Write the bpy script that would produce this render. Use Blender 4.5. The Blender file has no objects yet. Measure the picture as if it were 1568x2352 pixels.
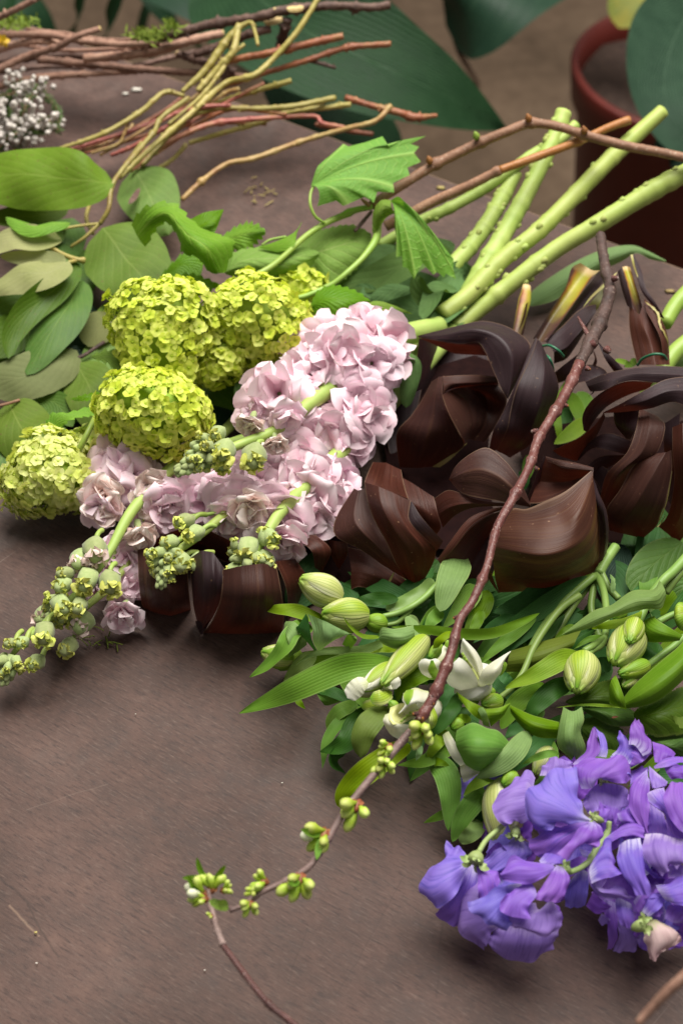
import bpy, math, random
import numpy as np
from mathutils import Vector, Matrix

random.seed(7)
RNG = np.random.default_rng(7)
SC = bpy.context.scene
COL = SC.collection

# ------------------------------------------------------------------ camera
PITCH = math.radians(47)
LENS, SENS = 55.0, 36.0
DIST = 0.96
CAM = np.array([0.0, -DIST * math.cos(PITCH), DIST * math.sin(PITCH)])
FWD = np.array([0, math.cos(PITCH), -math.sin(PITCH)])
UPV = np.array([0, math.sin(PITCH), math.cos(PITCH)])
RGT = np.array([1.0, 0, 0])
cam = bpy.data.cameras.new('camera')
cam.sensor_fit = 'VERTICAL'; cam.sensor_height = SENS; cam.lens = LENS
cam.clip_start = 0.01; cam.clip_end = 60
cam.dof.use_dof = True; cam.dof.focus_distance = 0.85; cam.dof.aperture_fstop = 8.5
camo = bpy.data.objects.new('camera', cam); COL.objects.link(camo)
camo.location = CAM; camo.rotation_euler = (math.pi / 2 - PITCH, 0, 0)
SC.camera = camo

# ------------------------------------------------------------------ light
world = bpy.data.worlds.new('World'); SC.world = world; world.use_nodes = True
bg = world.node_tree.nodes['Background']
bg.inputs[0].default_value = (1.0, 0.98, 0.95, 1); bg.inputs[1].default_value = 0.25
def area(name, loc, target, size, power, col):
    l = bpy.data.lights.new(name, 'AREA'); l.shape = 'RECTANGLE'; l.size, l.size_y = size
    l.energy = power; l.color = col
    o = bpy.data.objects.new(name, l); COL.objects.link(o); o.location = loc
    o.rotation_euler = (Vector(target) - Vector(loc)).to_track_quat('-Z', 'Y').to_euler()
area('roof_light', (0.28, 0.90, 2.25), (0, 0.1, 0), (2.1, 1.7), 152, (1.0, 0.965, 0.90))
vs = SC.view_settings
SC.display_settings.display_device = 'sRGB'
vs.view_transform = 'Standard'; vs.look = 'None'; vs.exposure = 0.0; vs.gamma = 1.0
vs.use_curve_mapping = False
SC.cycles.max_bounces = 7; SC.cycles.transmission_bounces = 5; SC.cycles.diffuse_bounces = 4

# ------------------------------------------------------------------ picture point + height -> place
def P(x, y, h):
    """point at height h (cm above the table top) seen at photo point x, y"""
    d = FWD + RGT * ((x - 784) / 2352 * SENS / LENS) + UPV * ((1176 - y) / 2352 * SENS / LENS)
    t = (h * .01 - CAM[2]) / d[2]
    return CAM + d * t
def mpp(p):
    """metres per photo pixel at a place"""
    return float(np.dot(p - CAM, FWD)) * SENS / LENS / 2352
class Crop:
    def __init__(s, x0, y0, x1):
        s.k = (x1 - x0) / 1568 * .9406; s.x = x0 * .9406; s.y = y0 * .9406
    def __call__(s, pts):
        return np.array([P(s.x + a * s.k, s.y + b * s.k, h) for a, b, h in pts])
    def m(s, px, p): return px * s.k * mpp(p)
D = Crop(0, 0, 1667)
Q1 = Crop(0, 0, 850); Q2 = Crop(817, 0, 1667); Q3 = Crop(0, 500, 850); Q4 = Crop(817, 500, 1667)
Q5 = Crop(0, 1040, 850); Q6 = Crop(817, 1040, 1667); Q7 = Crop(817, 1640, 1667); Q8 = Crop(300, 1900, 1150)
C1 = Crop(850, 760, 1350); C2 = Crop(1267, 600, 1667); C3 = Crop(1267, 880, 1667)
S1 = Crop(580, 740, 1020); V1 = Crop(1167, 1700, 1667); V2 = Crop(1000, 2000, 1667)
A1 = Crop(1267, 1340, 1667); A2 = Crop(780, 1680, 1280); G1 = Crop(480, 480, 1120)
C4 = Crop(780, 1060, 1180); C5 = Crop(580, 1370, 1080); C6 = Crop(1000, 1500, 1400)

# ------------------------------------------------------------------ scene objects
def nrm(v):
    v = np.asarray(v, float); n = np.linalg.norm(v, axis=-1, keepdims=True); return v / np.maximum(n, 1e-12)
def thing(name, label, cat, loc=(0, 0, 0), group=None):
    o = bpy.data.objects.new(name, None); COL.objects.link(o)
    o.location = [float(a) for a in loc]; o.empty_display_size = .01
    o['label'] = label; o['category'] = cat
    if group: o['group'] = group
    return o
def mk(V, F, UV=None, mat=None, smooth=True, name='m'):
    me = bpy.data.meshes.new(name)
    me.from_pydata([tuple(map(float, v)) for v in V], [], [tuple(int(i) for i in f) for f in F])
    if UV is not None:
        l = me.uv_layers.new(name='UVMap')
        idx = np.empty(len(me.loops), int); me.loops.foreach_get('vertex_index', idx)
        l.data.foreach_set('uv', np.asarray(UV, float)[idx].ravel())
    if smooth: me.polygons.foreach_set('use_smooth', np.ones(len(me.polygons), bool))
    if mat: me.materials.append(mat)
    return me
def put(name, me, parent=None, M=None, **kw):
    o = bpy.data.objects.new(name, me); COL.objects.link(o)
    if parent is not None:
        o.parent = parent
        if parent.type == 'EMPTY': o.matrix_parent_inverse = Matrix.Translation(-parent.location)
    if M is not None: o.matrix_basis = M
    for k, v in kw.items(): o[k] = v
    return o
def solo(name, me, label, cat, group=None):
    o = put(name, me); o['label'] = label; o['category'] = cat
    if group: o['group'] = group
    return o
def join(parts):
    V, F, U, n = [], [], [], 0
    for v, f, u in parts:
        V.append(v); U.append(u); F += [tuple(i + n for i in q) for q in f]; n += len(v)
    return np.concatenate(V), F, np.concatenate(U)

# ------------------------------------------------------------------ curves and sheets
def cr(pts, n):
    """Catmull-Rom through pts, n samples spaced evenly by length"""
    p = np.asarray(pts, float)
    if len(p) == 2: 
        t = np.linspace(0, 1, n)[:, None]; return p[0] * (1 - t) + p[1] * t
    q = np.vstack([2 * p[0] - p[1], p, 2 * p[-1] - p[-2]])
    t = np.linspace(0, 1, 14, endpoint=False)[:, None]; out = []
    for i in range(1, len(q) - 2):
        a, b, c, d = q[i - 1], q[i], q[i + 1], q[i + 2]
        out.append(.5 * (2 * b + (c - a) * t + (2 * a - 5 * b + 4 * c - d) * t * t + (3 * b - a - 3 * c + d) * t ** 3))
    out = np.vstack(out + [p[-1:]])
    L = np.concatenate([[0], np.cumsum(np.linalg.norm(np.diff(out[:, :3], axis=0), axis=1))])
    s = np.linspace(0, L[-1], n)
    return np.stack([np.interp(s, L, out[:, k]) for k in range(out.shape[1])], 1)
def tangents(c): return nrm(np.gradient(c, axis=0))
def grid_faces(nv, nu):
    return [(i * nu + j, i * nu + j + 1, (i + 1) * nu + j + 1, (i + 1) * nu + j) for i in range(nv - 1) for j in range(nu - 1)]
def wob(n, k=3, seed=None):
    r = np.random.default_rng(seed if seed is not None else RNG.integers(1 << 30)); t = np.linspace(0, 1, n)
    return sum(r.normal() / (j + 1) * np.sin(2 * math.pi * (j + 1) * t * .9 + r.uniform(0, 6.3)) for j in range(k))
CUPREF = np.array([0, -.45, .9])
def ribbon(sp, hw, a=.55, b=.75, cup=.12, fold=0., roll=0., twist=0., ruf=0., rufn=3., nv=22, nu=9, ser=0., sern=18, ref=None, wavy=.0, base=.02, seed=None, bend=0.):
    """leaf-like sheet: sp = spine points (world), hw = half width (m)"""
    r = np.random.default_rng(seed if seed is not None else RNG.integers(1 << 30))
    c = cr(sp, nv); T = tangents(c); v = np.linspace(0, 1, nv)
    ref = CUPREF if ref is None else np.asarray(ref, float)
    S = nrm(np.cross(T, ref)); N = np.cross(S, T)
    ang = np.radians(roll + twist * v)[:, None]
    S, N = S * np.cos(ang) + N * np.sin(ang), N * np.cos(ang) - S * np.sin(ang)
    vv = np.clip(v, 1e-4, 1)
    w = vv ** a * (1 - vv) ** b; w = w / w.max(); w = np.maximum(w, base * (1 - v))
    if ser: w = w * (1 - ser * ((v * sern) % 1.0))
    ph = r.uniform(0, 6.3, 4)
    u = np.linspace(-1, 1, nu)
    V = np.zeros((nv, nu, 3)); UV = np.zeros((nv, nu, 2))
    for j, uu in enumerate(u):
        side = 0 if uu < 0 else 1
        z = cup * uu * uu + fold * abs(uu)
        rip = ruf * np.sin(2 * math.pi * rufn * v + ph[side]) * abs(uu) ** 1.5 + wavy * np.sin(2 * math.pi * (1.1 * v + .3 * uu) + ph[2]) + wavy * .5 * np.sin(2 * math.pi * (2.3 * v - .4 * uu) + ph[3])
        V[:, j] = c + S * (uu * w * hw)[:, None] + N * ((z * w + rip * (.25 + .75 * w)) * hw)[:, None] + N * (bend * hw * (np.sin(math.pi * v)))[:, None]
        UV[:, j, 0] = .5 + uu * .5; UV[:, j, 1] = v
    return V.reshape(-1, 3), grid_faces(nv, nu), UV.reshape(-1, 2)
def loft(rails, nv=26, nu=13, bulge=0., ripple=0., seed=None, ser=None, pleat=0., edge=0., lin=0.):
    """sheet through edge curves; v runs along the rails"""
    R = np.stack([cr(r, nv) for r in rails])            # rails x nv x 3
    V = np.zeros((nv, nu, 3)); UV = np.zeros((nv, nu, 2))
    for i in range(nv):
        V[i] = cr(R[:, i], nu) if len(rails) > 2 else R[0, i] + (R[1, i] - R[0, i]) * np.linspace(0, 1, nu)[:, None]
        if lin and len(rails) > 2:                       # straight between the rails: flat faces, sharp folds
            k = np.linspace(0, len(rails) - 1, nu); V[i] = V[i] * (1 - lin) + lin * np.stack([np.interp(k, range(len(rails)), R[:, i, c]) for c in range(3)], 1)
        UV[i, :, 0] = np.linspace(0, 1, nu); UV[i, :, 1] = i / (nv - 1)
    if ser:                                             # (depth m, teeth, sides): toothed edges
        saw = ((np.linspace(0, 1, nv) * ser[1]) % 1.0)[:, None] * np.sin(math.pi * np.linspace(0, 1, nv))[:, None] ** .4
        for e, k in ((0, 1), (-1, -2)):
            if (e == 0 and ser[2] in 'ab') or (e == -1 and ser[2] in 'bz'): V[:, e] = V[:, e] + nrm(V[:, e] - V[:, k]) * saw * ser[0]
    if bulge or ripple or pleat or edge:
        du = np.gradient(V, axis=1); dv = np.gradient(V, axis=0); N = nrm(np.cross(dv, du))
        toC = nrm(CAM - V); sg = np.sign((N * toC).sum(-1).mean()) or 1; N = N * sg
        W = np.linalg.norm(V[:, -1] - V[:, 0], axis=1)[:, None]
        uu = np.linspace(0, 1, nu)[None]; vv = np.linspace(0, 1, nv)[:, None]
        r = np.random.default_rng(seed if seed is not None else RNG.integers(1 << 30)); p = r.uniform(0, 6.3, 3)
        V = V + N * (bulge * W * np.sin(math.pi * uu) + ripple * W * (np.sin(7 * uu + 2 * vv + p[0]) * .5 + np.sin(13 * uu - 3 * vv + p[1]) * .25 + .4 * np.sin(5 * vv + 3 * uu + p[2])))[..., None]
        if pleat:                                       # long creases that run with the leaf
            q = r.uniform(0, 6.3, 4); amp = np.sin(math.pi * vv) ** .5
            V = V + N * (pleat * W * amp * (np.sin(17 * uu + q[0] + .8 * vv) * .5 + np.sin(41 * uu + q[1] - .5 * vv) * .3 + np.sin(73 * uu + q[2]) * .15))[..., None]
        if edge:                                        # ruffled rim of a petal
            q = r.uniform(0, 6.3, 6); L = np.linalg.norm(V[-1, nu // 2] - V[0, nu // 2])
            sd = np.abs(2 * uu - 1) ** 4 * np.clip(vv * 1.6, 0, 1); en_ = vv ** 5
            V = V + N * (edge * min(L, W.max()) * (sd * np.sin(10 * vv + np.where(uu < .5, q[0], q[1])) + .45 * sd * np.sin(19 * vv + np.where(uu < .5, q[2], q[3])) + en_ * np.sin(9 * uu + q[4]) * .8 + en_ * np.sin(19 * uu + q[5]) * .35))[..., None]
    return V.reshape(-1, 3), grid_faces(nv, nu), UV.reshape(-1, 2)
def tube(pts, rad, n=None, seg=9, rough=0., nodes=(), seed=None, flat=1., caps=True):
    """rad: number or list along the length; nodes: (v, swell, width) rings"""
    r = np.random.default_rng(seed if seed is not None else RNG.integers(1 << 30))
    pts = np.asarray(pts, float); n = n or max(8, 7 * len(pts))
    c = cr(pts, n); T = tangents(c); v = np.linspace(0, 1, n)
    rr = np.interp(v, np.linspace(0, 1, len(np.atleast_1d(rad))), np.atleast_1d(rad))
    for (a, s, w) in nodes: rr = rr * (1 + s * np.exp(-((v - a) / w) ** 2))
    S = np.zeros_like(c); s0 = nrm(np.cross(T[0], [.3, .2, 1.]))
    for i in range(n):
        s0 = nrm(s0 - T[i] * np.dot(s0, T[i])); S[i] = s0
    B = np.cross(T, S); V, UV = [], []
    for i in range(n):
        for k in range(seg):
            th = 2 * math.pi * k / seg
            q = rr[i] * (1 + rough * r.normal())
            V.append(c[i] + S[i] * math.cos(th) * q + B[i] * math.sin(th) * q * flat); UV.append((k / seg, v[i]))
    F = [(i * seg + k, i * seg + (k + 1) % seg, (i + 1) * seg + (k + 1) % seg, (i + 1) * seg + k) for i in range(n - 1) for k in range(seg)]
    if caps: F += [tuple(range(seg))[::-1], tuple((n - 1) * seg + k for k in range(seg))]
    return np.array(V), F, np.array(UV)
def lathe(base, tip, prof, seg=12, lobes=0, lobe=0., spiral=0., bendv=None, open_=True):
    """body of revolution from base to tip; prof = [(v, radius m)]"""
    base, tip = np.asarray(base, float), np.asarray(tip, float); T = nrm(tip - base)
    S = nrm(np.cross(T, [.31, .17, .93])); B = np.cross(T, S); V, UV = [], []
    for v, rad in prof:
        c = base + (tip - base) * v
        if bendv is not None: c = c + np.asarray(bendv) * math.sin(math.pi * min(max(v, 0), 1))
        for k in range(seg):
            th = 2 * math.pi * k / seg + spiral * v
            q = rad * (1 + lobe * math.cos(lobes * th - lobes * spiral * v)) if lobes else rad
            V.append(c + S * math.cos(th) * q + B * math.sin(th) * q); UV.append((k / seg, v))
    n = len(prof)
    F = [(i * seg + k, i * seg + (k + 1) % seg, (i + 1) * seg + (k + 1) % seg, (i + 1) * seg + k) for i in range(n - 1) for k in range(seg)]
    F += [tuple(range(seg))[::-1], tuple((n - 1) * seg + k for k in range(seg))]
    return np.array(V), F, np.array(UV)
def frame(pos, z, x=None, s=1.0, spin=0.):
    z = nrm(z); x = np.array([1., .13, .2]) if x is None else np.asarray(x, float)
    x = nrm(x - z * np.dot(x, z)); y = np.cross(z, x); c, s_ = math.cos(spin), math.sin(spin)
    x, y = x * c + y * s_, y * c - x * s_
    M = Matrix.Identity(4)
    for i in range(3):
        M[i][0], M[i][1], M[i][2], M[i][3] = float(x[i] * s), float(y[i] * s), float(z[i] * s), float(pos[i])
    return M

# ------------------------------------------------------------------ materials
class NT:
    def __init__(s, name):
        s.m = bpy.data.materials.new(name); s.m.use_nodes = True; s.t = s.m.node_tree; s.t.nodes.clear()
    def n(s, typ, ins=None, **kw):
        q = s.t.nodes.new('ShaderNode' + typ)
        for k, v in kw.items(): setattr(q, k, v)
        for k, v in (ins or {}).items():
            if hasattr(v, 'links') or hasattr(v, 'is_linked'): s.t.links.new(v, q.inputs[k])
            else: q.inputs[k].default_value = v
        return q
    def math(s, op, a, b=0., c=0., clamp=False): return s.n('Math', {0: a, 1: b, 2: c}, operation=op, use_clamp=clamp).outputs[0]
    def mix(s, f, a, b, mode='MIX'):
        q = s.n('Mix', None, data_type='RGBA', blend_type=mode)
        for k, v in ((0, f), (6, a), (7, b)):
            if hasattr(v, 'is_linked'): s.t.links.new(v, q.inputs[k])
            else: q.inputs[k].default_value = (*v, 1) if isinstance(v, tuple) and len(v) == 3 else v
        return q.outputs[2]
    def ramp(s, f, stops):
        q = s.n('ValToRGB', {0: f}); e = q.color_ramp.elements
        while len(e) < len(stops): e.new(.5)
        for i, (p, c) in enumerate(stops): e[i].position = p; e[i].color = (*c, 1) if len(c) == 3 else c
        return q.outputs[0]
    def noise(s, vec, scale, detail=3., rough=.55, dist=0.):
        q = s.n('TexNoise', {'Scale': scale, 'Detail': detail, 'Roughness': rough, 'Distortion': dist})
        if vec is not None: s.t.links.new(vec, q.inputs['Vector'])
        return q.outputs['Fac']
    def scaled(s, vec, sc):
        return s.n('VectorMath', {0: vec, 1: sc}, operation='MULTIPLY').outputs[0]
    def band(s, x, w):           # 1 at x = 0, falling to 0 at w
        return s.math('SUBTRACT', 1., s.math('DIVIDE', s.math('ABSOLUTE', x), w), clamp=True)
    def out(s, col, rough=.5, spec=.5, bump=None, bstr=.3, bdist=.001, transl=0., tcol=None, coat=0., sheen=0.):
        nodes = {}
        p = s.n('BsdfPrincipled', {'Roughness': rough, 'Specular IOR Level': spec, 'Coat Weight': coat, 'Sheen Weight': sheen})
        s.link(col, p.inputs['Base Color'])
        nl = None
        if bump is not None:
            nl = s.n('Bump', {'Strength': bstr, 'Distance': bdist, 'Height': bump}).outputs[0]; s.t.links.new(nl, p.inputs['Normal'])
        sh = p.outputs[0]
        if transl:
            t = s.n('BsdfTranslucent'); s.link(tcol if tcol is not None else col, t.inputs[0])
            if nl: s.t.links.new(nl, t.inputs['Normal'])
            x = s.n('MixShader', {0: transl}); s.t.links.new(sh, x.inputs[1]); s.t.links.new(t.outputs[0], x.inputs[2]); sh = x.outputs[0]
        o = s.n('OutputMaterial'); s.t.links.new(sh, o.inputs[0]); return s.m
    def link(s, v, sock):
        if hasattr(v, 'is_linked'): s.t.links.new(v, sock)
        else: sock.default_value = (*v, 1) if len(v) == 3 else v
def mul(c, k): return tuple(min(1., a * k) for a in c)

def leaf_mat(name, col, col2, vein, style='pinnate', rough=.42, transl=.22, nveins=9., slope=.55, edge=None, vstr=.6, spots=None, bstr=.35, spec=.32, vary=.2):
    t = NT(name); uv = t.n('UVMap').outputs[0]; oc = t.n('TexCoord').outputs['Object']
    sp = t.n('SeparateXYZ', {0: uv}); u, v = sp.outputs[0], sp.outputs[1]
    a = t.math('ABSOLUTE', t.math('MULTIPLY_ADD', u, 2., -1.))
    rnd = t.n('ObjectInfo').outputs['Random']
    n1 = t.noise(oc, 45., 4.); n2 = t.noise(oc, 420., 3.)
    f = t.math('MULTIPLY_ADD', t.math('SUBTRACT', n1, .5), 2.4, .5, clamp=True)
    c = t.mix(f, col, col2)
    c = t.mix(t.math('MULTIPLY', t.math('SUBTRACT', n2, .45, clamp=True), .8, clamp=True), c, mul(col, 1.5))
    mid = t.band(t.math('SUBTRACT', a, 0.), t.math('MULTIPLY_ADD', v, -.03, .05))
    if style == 'pinnate':
        ds = t.math('MULTIPLY', t.math('SUBTRACT', t.noise(oc, 90., 2.), .5), .05)
        fr = t.math('FRACT', t.math('MULTIPLY', t.math('ADD', t.math('SUBTRACT', v, t.math('MULTIPLY', t.math('POWER', a, .85), slope * .5)), ds), nveins))
        side = t.band(t.math('SUBTRACT', fr, .5), t.math('MULTIPLY_ADD', a, -.06, .1))
        net = t.n('TexVoronoi', {'Vector': oc, 'Scale': 330.}, feature='DISTANCE_TO_EDGE').outputs['Distance']
        netm = t.band(net, .09)
        m = t.math('MAXIMUM', mid, t.math('MULTIPLY', side, .62)); m = t.math('MAXIMUM', m, t.math('MULTIPLY', netm, .16))
        q = t.math('SUBTRACT', fr, .5); h = t.math('SUBTRACT', t.math('MULTIPLY', t.math('ABSOLUTE', q), .55), t.math('MULTIPLY', m, .35))
    else:
        cv = t.n('CombineXYZ', {0: t.math('MULTIPLY', u, 26.), 1: t.math('MULTIPLY', v, .7), 2: t.math('MULTIPLY', rnd, 20.)}).outputs[0]
        st = t.noise(cv, 1., 4., .6)
        lines = t.math('POWER', t.math('ABSOLUTE', t.math('SINE', t.math('MULTIPLY', u, 3.1416 * nveins))), 6.)
        m = t.math('MAXIMUM', t.math('MULTIPLY', t.math('SUBTRACT', st, .42, clamp=True), 2.2, clamp=True), t.math('MULTIPLY', lines, .35))
        if style == 'palm':
            fr2 = t.math('FRACT', t.math('MULTIPLY', u, nveins)); main = t.band(t.math('SUBTRACT', fr2, .5), .10)
            ds = t.math('MULTIPLY', t.math('ABSOLUTE', t.math('SUBTRACT', fr2, .5)), .16)
            sd = t.band(t.math('SUBTRACT', t.math('FRACT', t.math('MULTIPLY', t.math('SUBTRACT', v, ds), 11.)), .5), .12)
            m = t.math('MAXIMUM', main, t.math('MULTIPLY', sd, .55)); m = t.math('MAXIMUM', m, t.math('MULTIPLY', t.band(t.n('TexVoronoi', {'Vector': oc, 'Scale': 360.}, feature='DISTANCE_TO_EDGE').outputs['Distance'], .09), .2))
        if style == 'parallel': m = t.math('MAXIMUM', m, t.math('MULTIPLY', mid, .7))
        h = t.math('MULTIPLY', m, -.6) if style == 'palm' else t.math('ADD', t.math('MULTIPLY', st, .6), t.math('MULTIPLY', lines, -.5))
    c = t.mix(t.math('MULTIPLY', m, vstr, clamp=True), c, vein)
    if edge: c = t.mix(t.math('MULTIPLY', t.math('SUBTRACT', a, .9, clamp=True), 8., clamp=True), c, edge)
    if spots:
        sm = t.math('MULTIPLY', t.math('SUBTRACT', t.noise(oc, 700., 1.), .69, clamp=True), 18., clamp=True)
        c = t.mix(sm, c, spots)
    hs = t.n('HueSaturation', {'Hue': t.math('MULTIPLY_ADD', rnd, .03, .485), 'Saturation': t.math('MULTIPLY_ADD', rnd, -.2, 1.1), 'Value': t.math('MULTIPLY_ADD', rnd, vary * 2, 1. - vary), 'Color': c}).outputs[0]
    h = t.math('ADD', h, t.math('MULTIPLY', n2, .35))
    tc = t.mix(1., hs, (1.5, 1.5, .7), 'MULTIPLY')
    return t.out(hs, t.math('MULTIPLY_ADD', n1, .25, rough + .0), spec * .75, h, bstr, .0016, transl, tc)

def bark_mat(name, stops, rough=.6, scale=260., spots=None, stretch=(1, 1, 1), bstr=.6, lent=None):
    t = NT(name); oc = t.n('TexCoord').outputs['Object']; uv = t.n('UVMap').outputs[0]
    rnd = t.n('ObjectInfo').outputs['Random']
    cv = t.scaled(uv, (9., 60., 1.)); st = t.noise(cv, 1., 4.)
    n1 = t.noise(oc, 70., 3.); n2 = t.noise(oc, scale, 4., .65)
    f = t.math('ADD', t.math('MULTIPLY', n1, .55), t.math('ADD', t.math('MULTIPLY', n2, .3), t.math('MULTIPLY', rnd, .15)))
    c = t.ramp(t.math('MULTIPLY_ADD', t.math('SUBTRACT', f, .5), 1.9, .5, clamp=True), stops)
    if lent:
        sm = t.math('MULTIPLY', t.math('SUBTRACT', t.noise(oc, 560., 1.), .66, clamp=True), 14., clamp=True)
        c = t.mix(t.math('MULTIPLY', sm, .7), c, lent)
    c = t.n('HueSaturation', {'Value': t.math('MULTIPLY_ADD', rnd, .4, .8), 'Color': c}).outputs[0]
    return t.out(c, rough, .4, t.math('ADD', n2, t.math('MULTIPLY', st, .6)), bstr, .0008)
def plain_mat(name, col, col2=None, rough=.5, transl=0., scale=180., bstr=.2, spec=.4, vary=.15, tcol=None, grad=None, fuzz=None):
    """mottled colour; grad = colour towards v = 1"""
    t = NT(name); oc = t.n('TexCoord').outputs['Object']; rnd = t.n('ObjectInfo').outputs['Random']
    n1 = t.noise(oc, scale, 4.); n2 = t.noise(oc, scale * 6, 2.)
    c = t.mix(t.math('MULTIPLY_ADD', t.math('SUBTRACT', n1, .5), 2.2, .5, clamp=True), col, col2 or mul(col, .7))
    if grad:
        v = t.n('SeparateXYZ', {0: t.n('UVMap').outputs[0]}).outputs[1]
        lo, hi, gc = grad
        c = t.mix(t.n('MapRange', {0: t.math('MULTIPLY_ADD', n1, .2, t.math('SUBTRACT', v, .1)), 1: lo, 2: hi}).outputs[0], c, gc)
    c = t.n('HueSaturation', {'Hue': t.math('MULTIPLY_ADD', rnd, .02, .49), 'Value': t.math('MULTIPLY_ADD', rnd, vary * 2, 1 - vary), 'Color': c}).outputs[0]
    return t.out(c, rough, spec, t.math('ADD', n1, t.math('MULTIPLY', n2, .4)), bstr, .0006, transl, tcol, sheen=fuzz or 0.)

def leafL(parent, crop, rails, mat, name='leaf', **kw):
    return put(name, mk(*loft([crop(r) for r in rails], **kw), mat), parent)
def leafR(parent, crop, sp, hwpx, mat, name='leaf', **kw):
    w = crop(sp); return put(name, mk(*ribbon(w, crop.m(hwpx, w[len(w) // 2]), **kw), mat), parent)
def stemT(parent, crop, pts, rpx, mat, name='stem', **kw):
    w = crop(pts); rad = [crop.m(r, w[min(len(w) - 1, int(i * len(w) / max(1, len(np.atleast_1d(rpx)))))]) for i, r in enumerate(np.atleast_1d(rpx))]
    return put(name, mk(*tube(w, rad, **kw), mat), parent)

def leafF(parent, crop, base, ends, mat, name='leaf', hump=.6, nv=22, sub=4, ripple=.012):
    """fan-shaped lobed leaf: spreads from its stalk to a toothed outline"""
    b = crop([base])[0]; E = crop(ends); n = (len(E) - 1) * sub + 1
    k = np.linspace(0, len(E) - 1, n); O = np.stack([np.interp(k, range(len(E)), E[:, c]) for c in range(3)], 1)
    ctr = np.stack([np.interp(np.linspace(0, 1, n), np.linspace(0, 1, len(E)), np.convolve(np.pad(E[:, c], 2, 'edge'), np.ones(5) / 5, 'valid')) for c in range(3)], 1)
    V = np.zeros((nv, n, 3)); UV = np.zeros((nv, n, 2)); W = np.linalg.norm(E[0] - E[-1]); p = RNG.uniform(0, 6.3, 3)
    for i in range(nv):
        q = i / (nv - 1); t = q ** 3
        tgt = ctr * (1 - t) + O * t                      # teeth only near the rim
        up = np.array([0, 0, 1.]) * (hump * .01 * math.sin(math.pi * q) + ripple * W * np.sin(4 * q + p[0])) 
        V[i] = b + (tgt - b) * q + up + np.outer(np.sin(np.linspace(0, 11, n) + p[1]) * ripple * W * q, [0, -.3, 1.])
        UV[i, :, 0] = np.linspace(0, 1, n); UV[i, :, 1] = q
    return put(name, mk(V.reshape(-1, 3), grid_faces(nv, n), UV.reshape(-1, 2), mat), parent)

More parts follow.
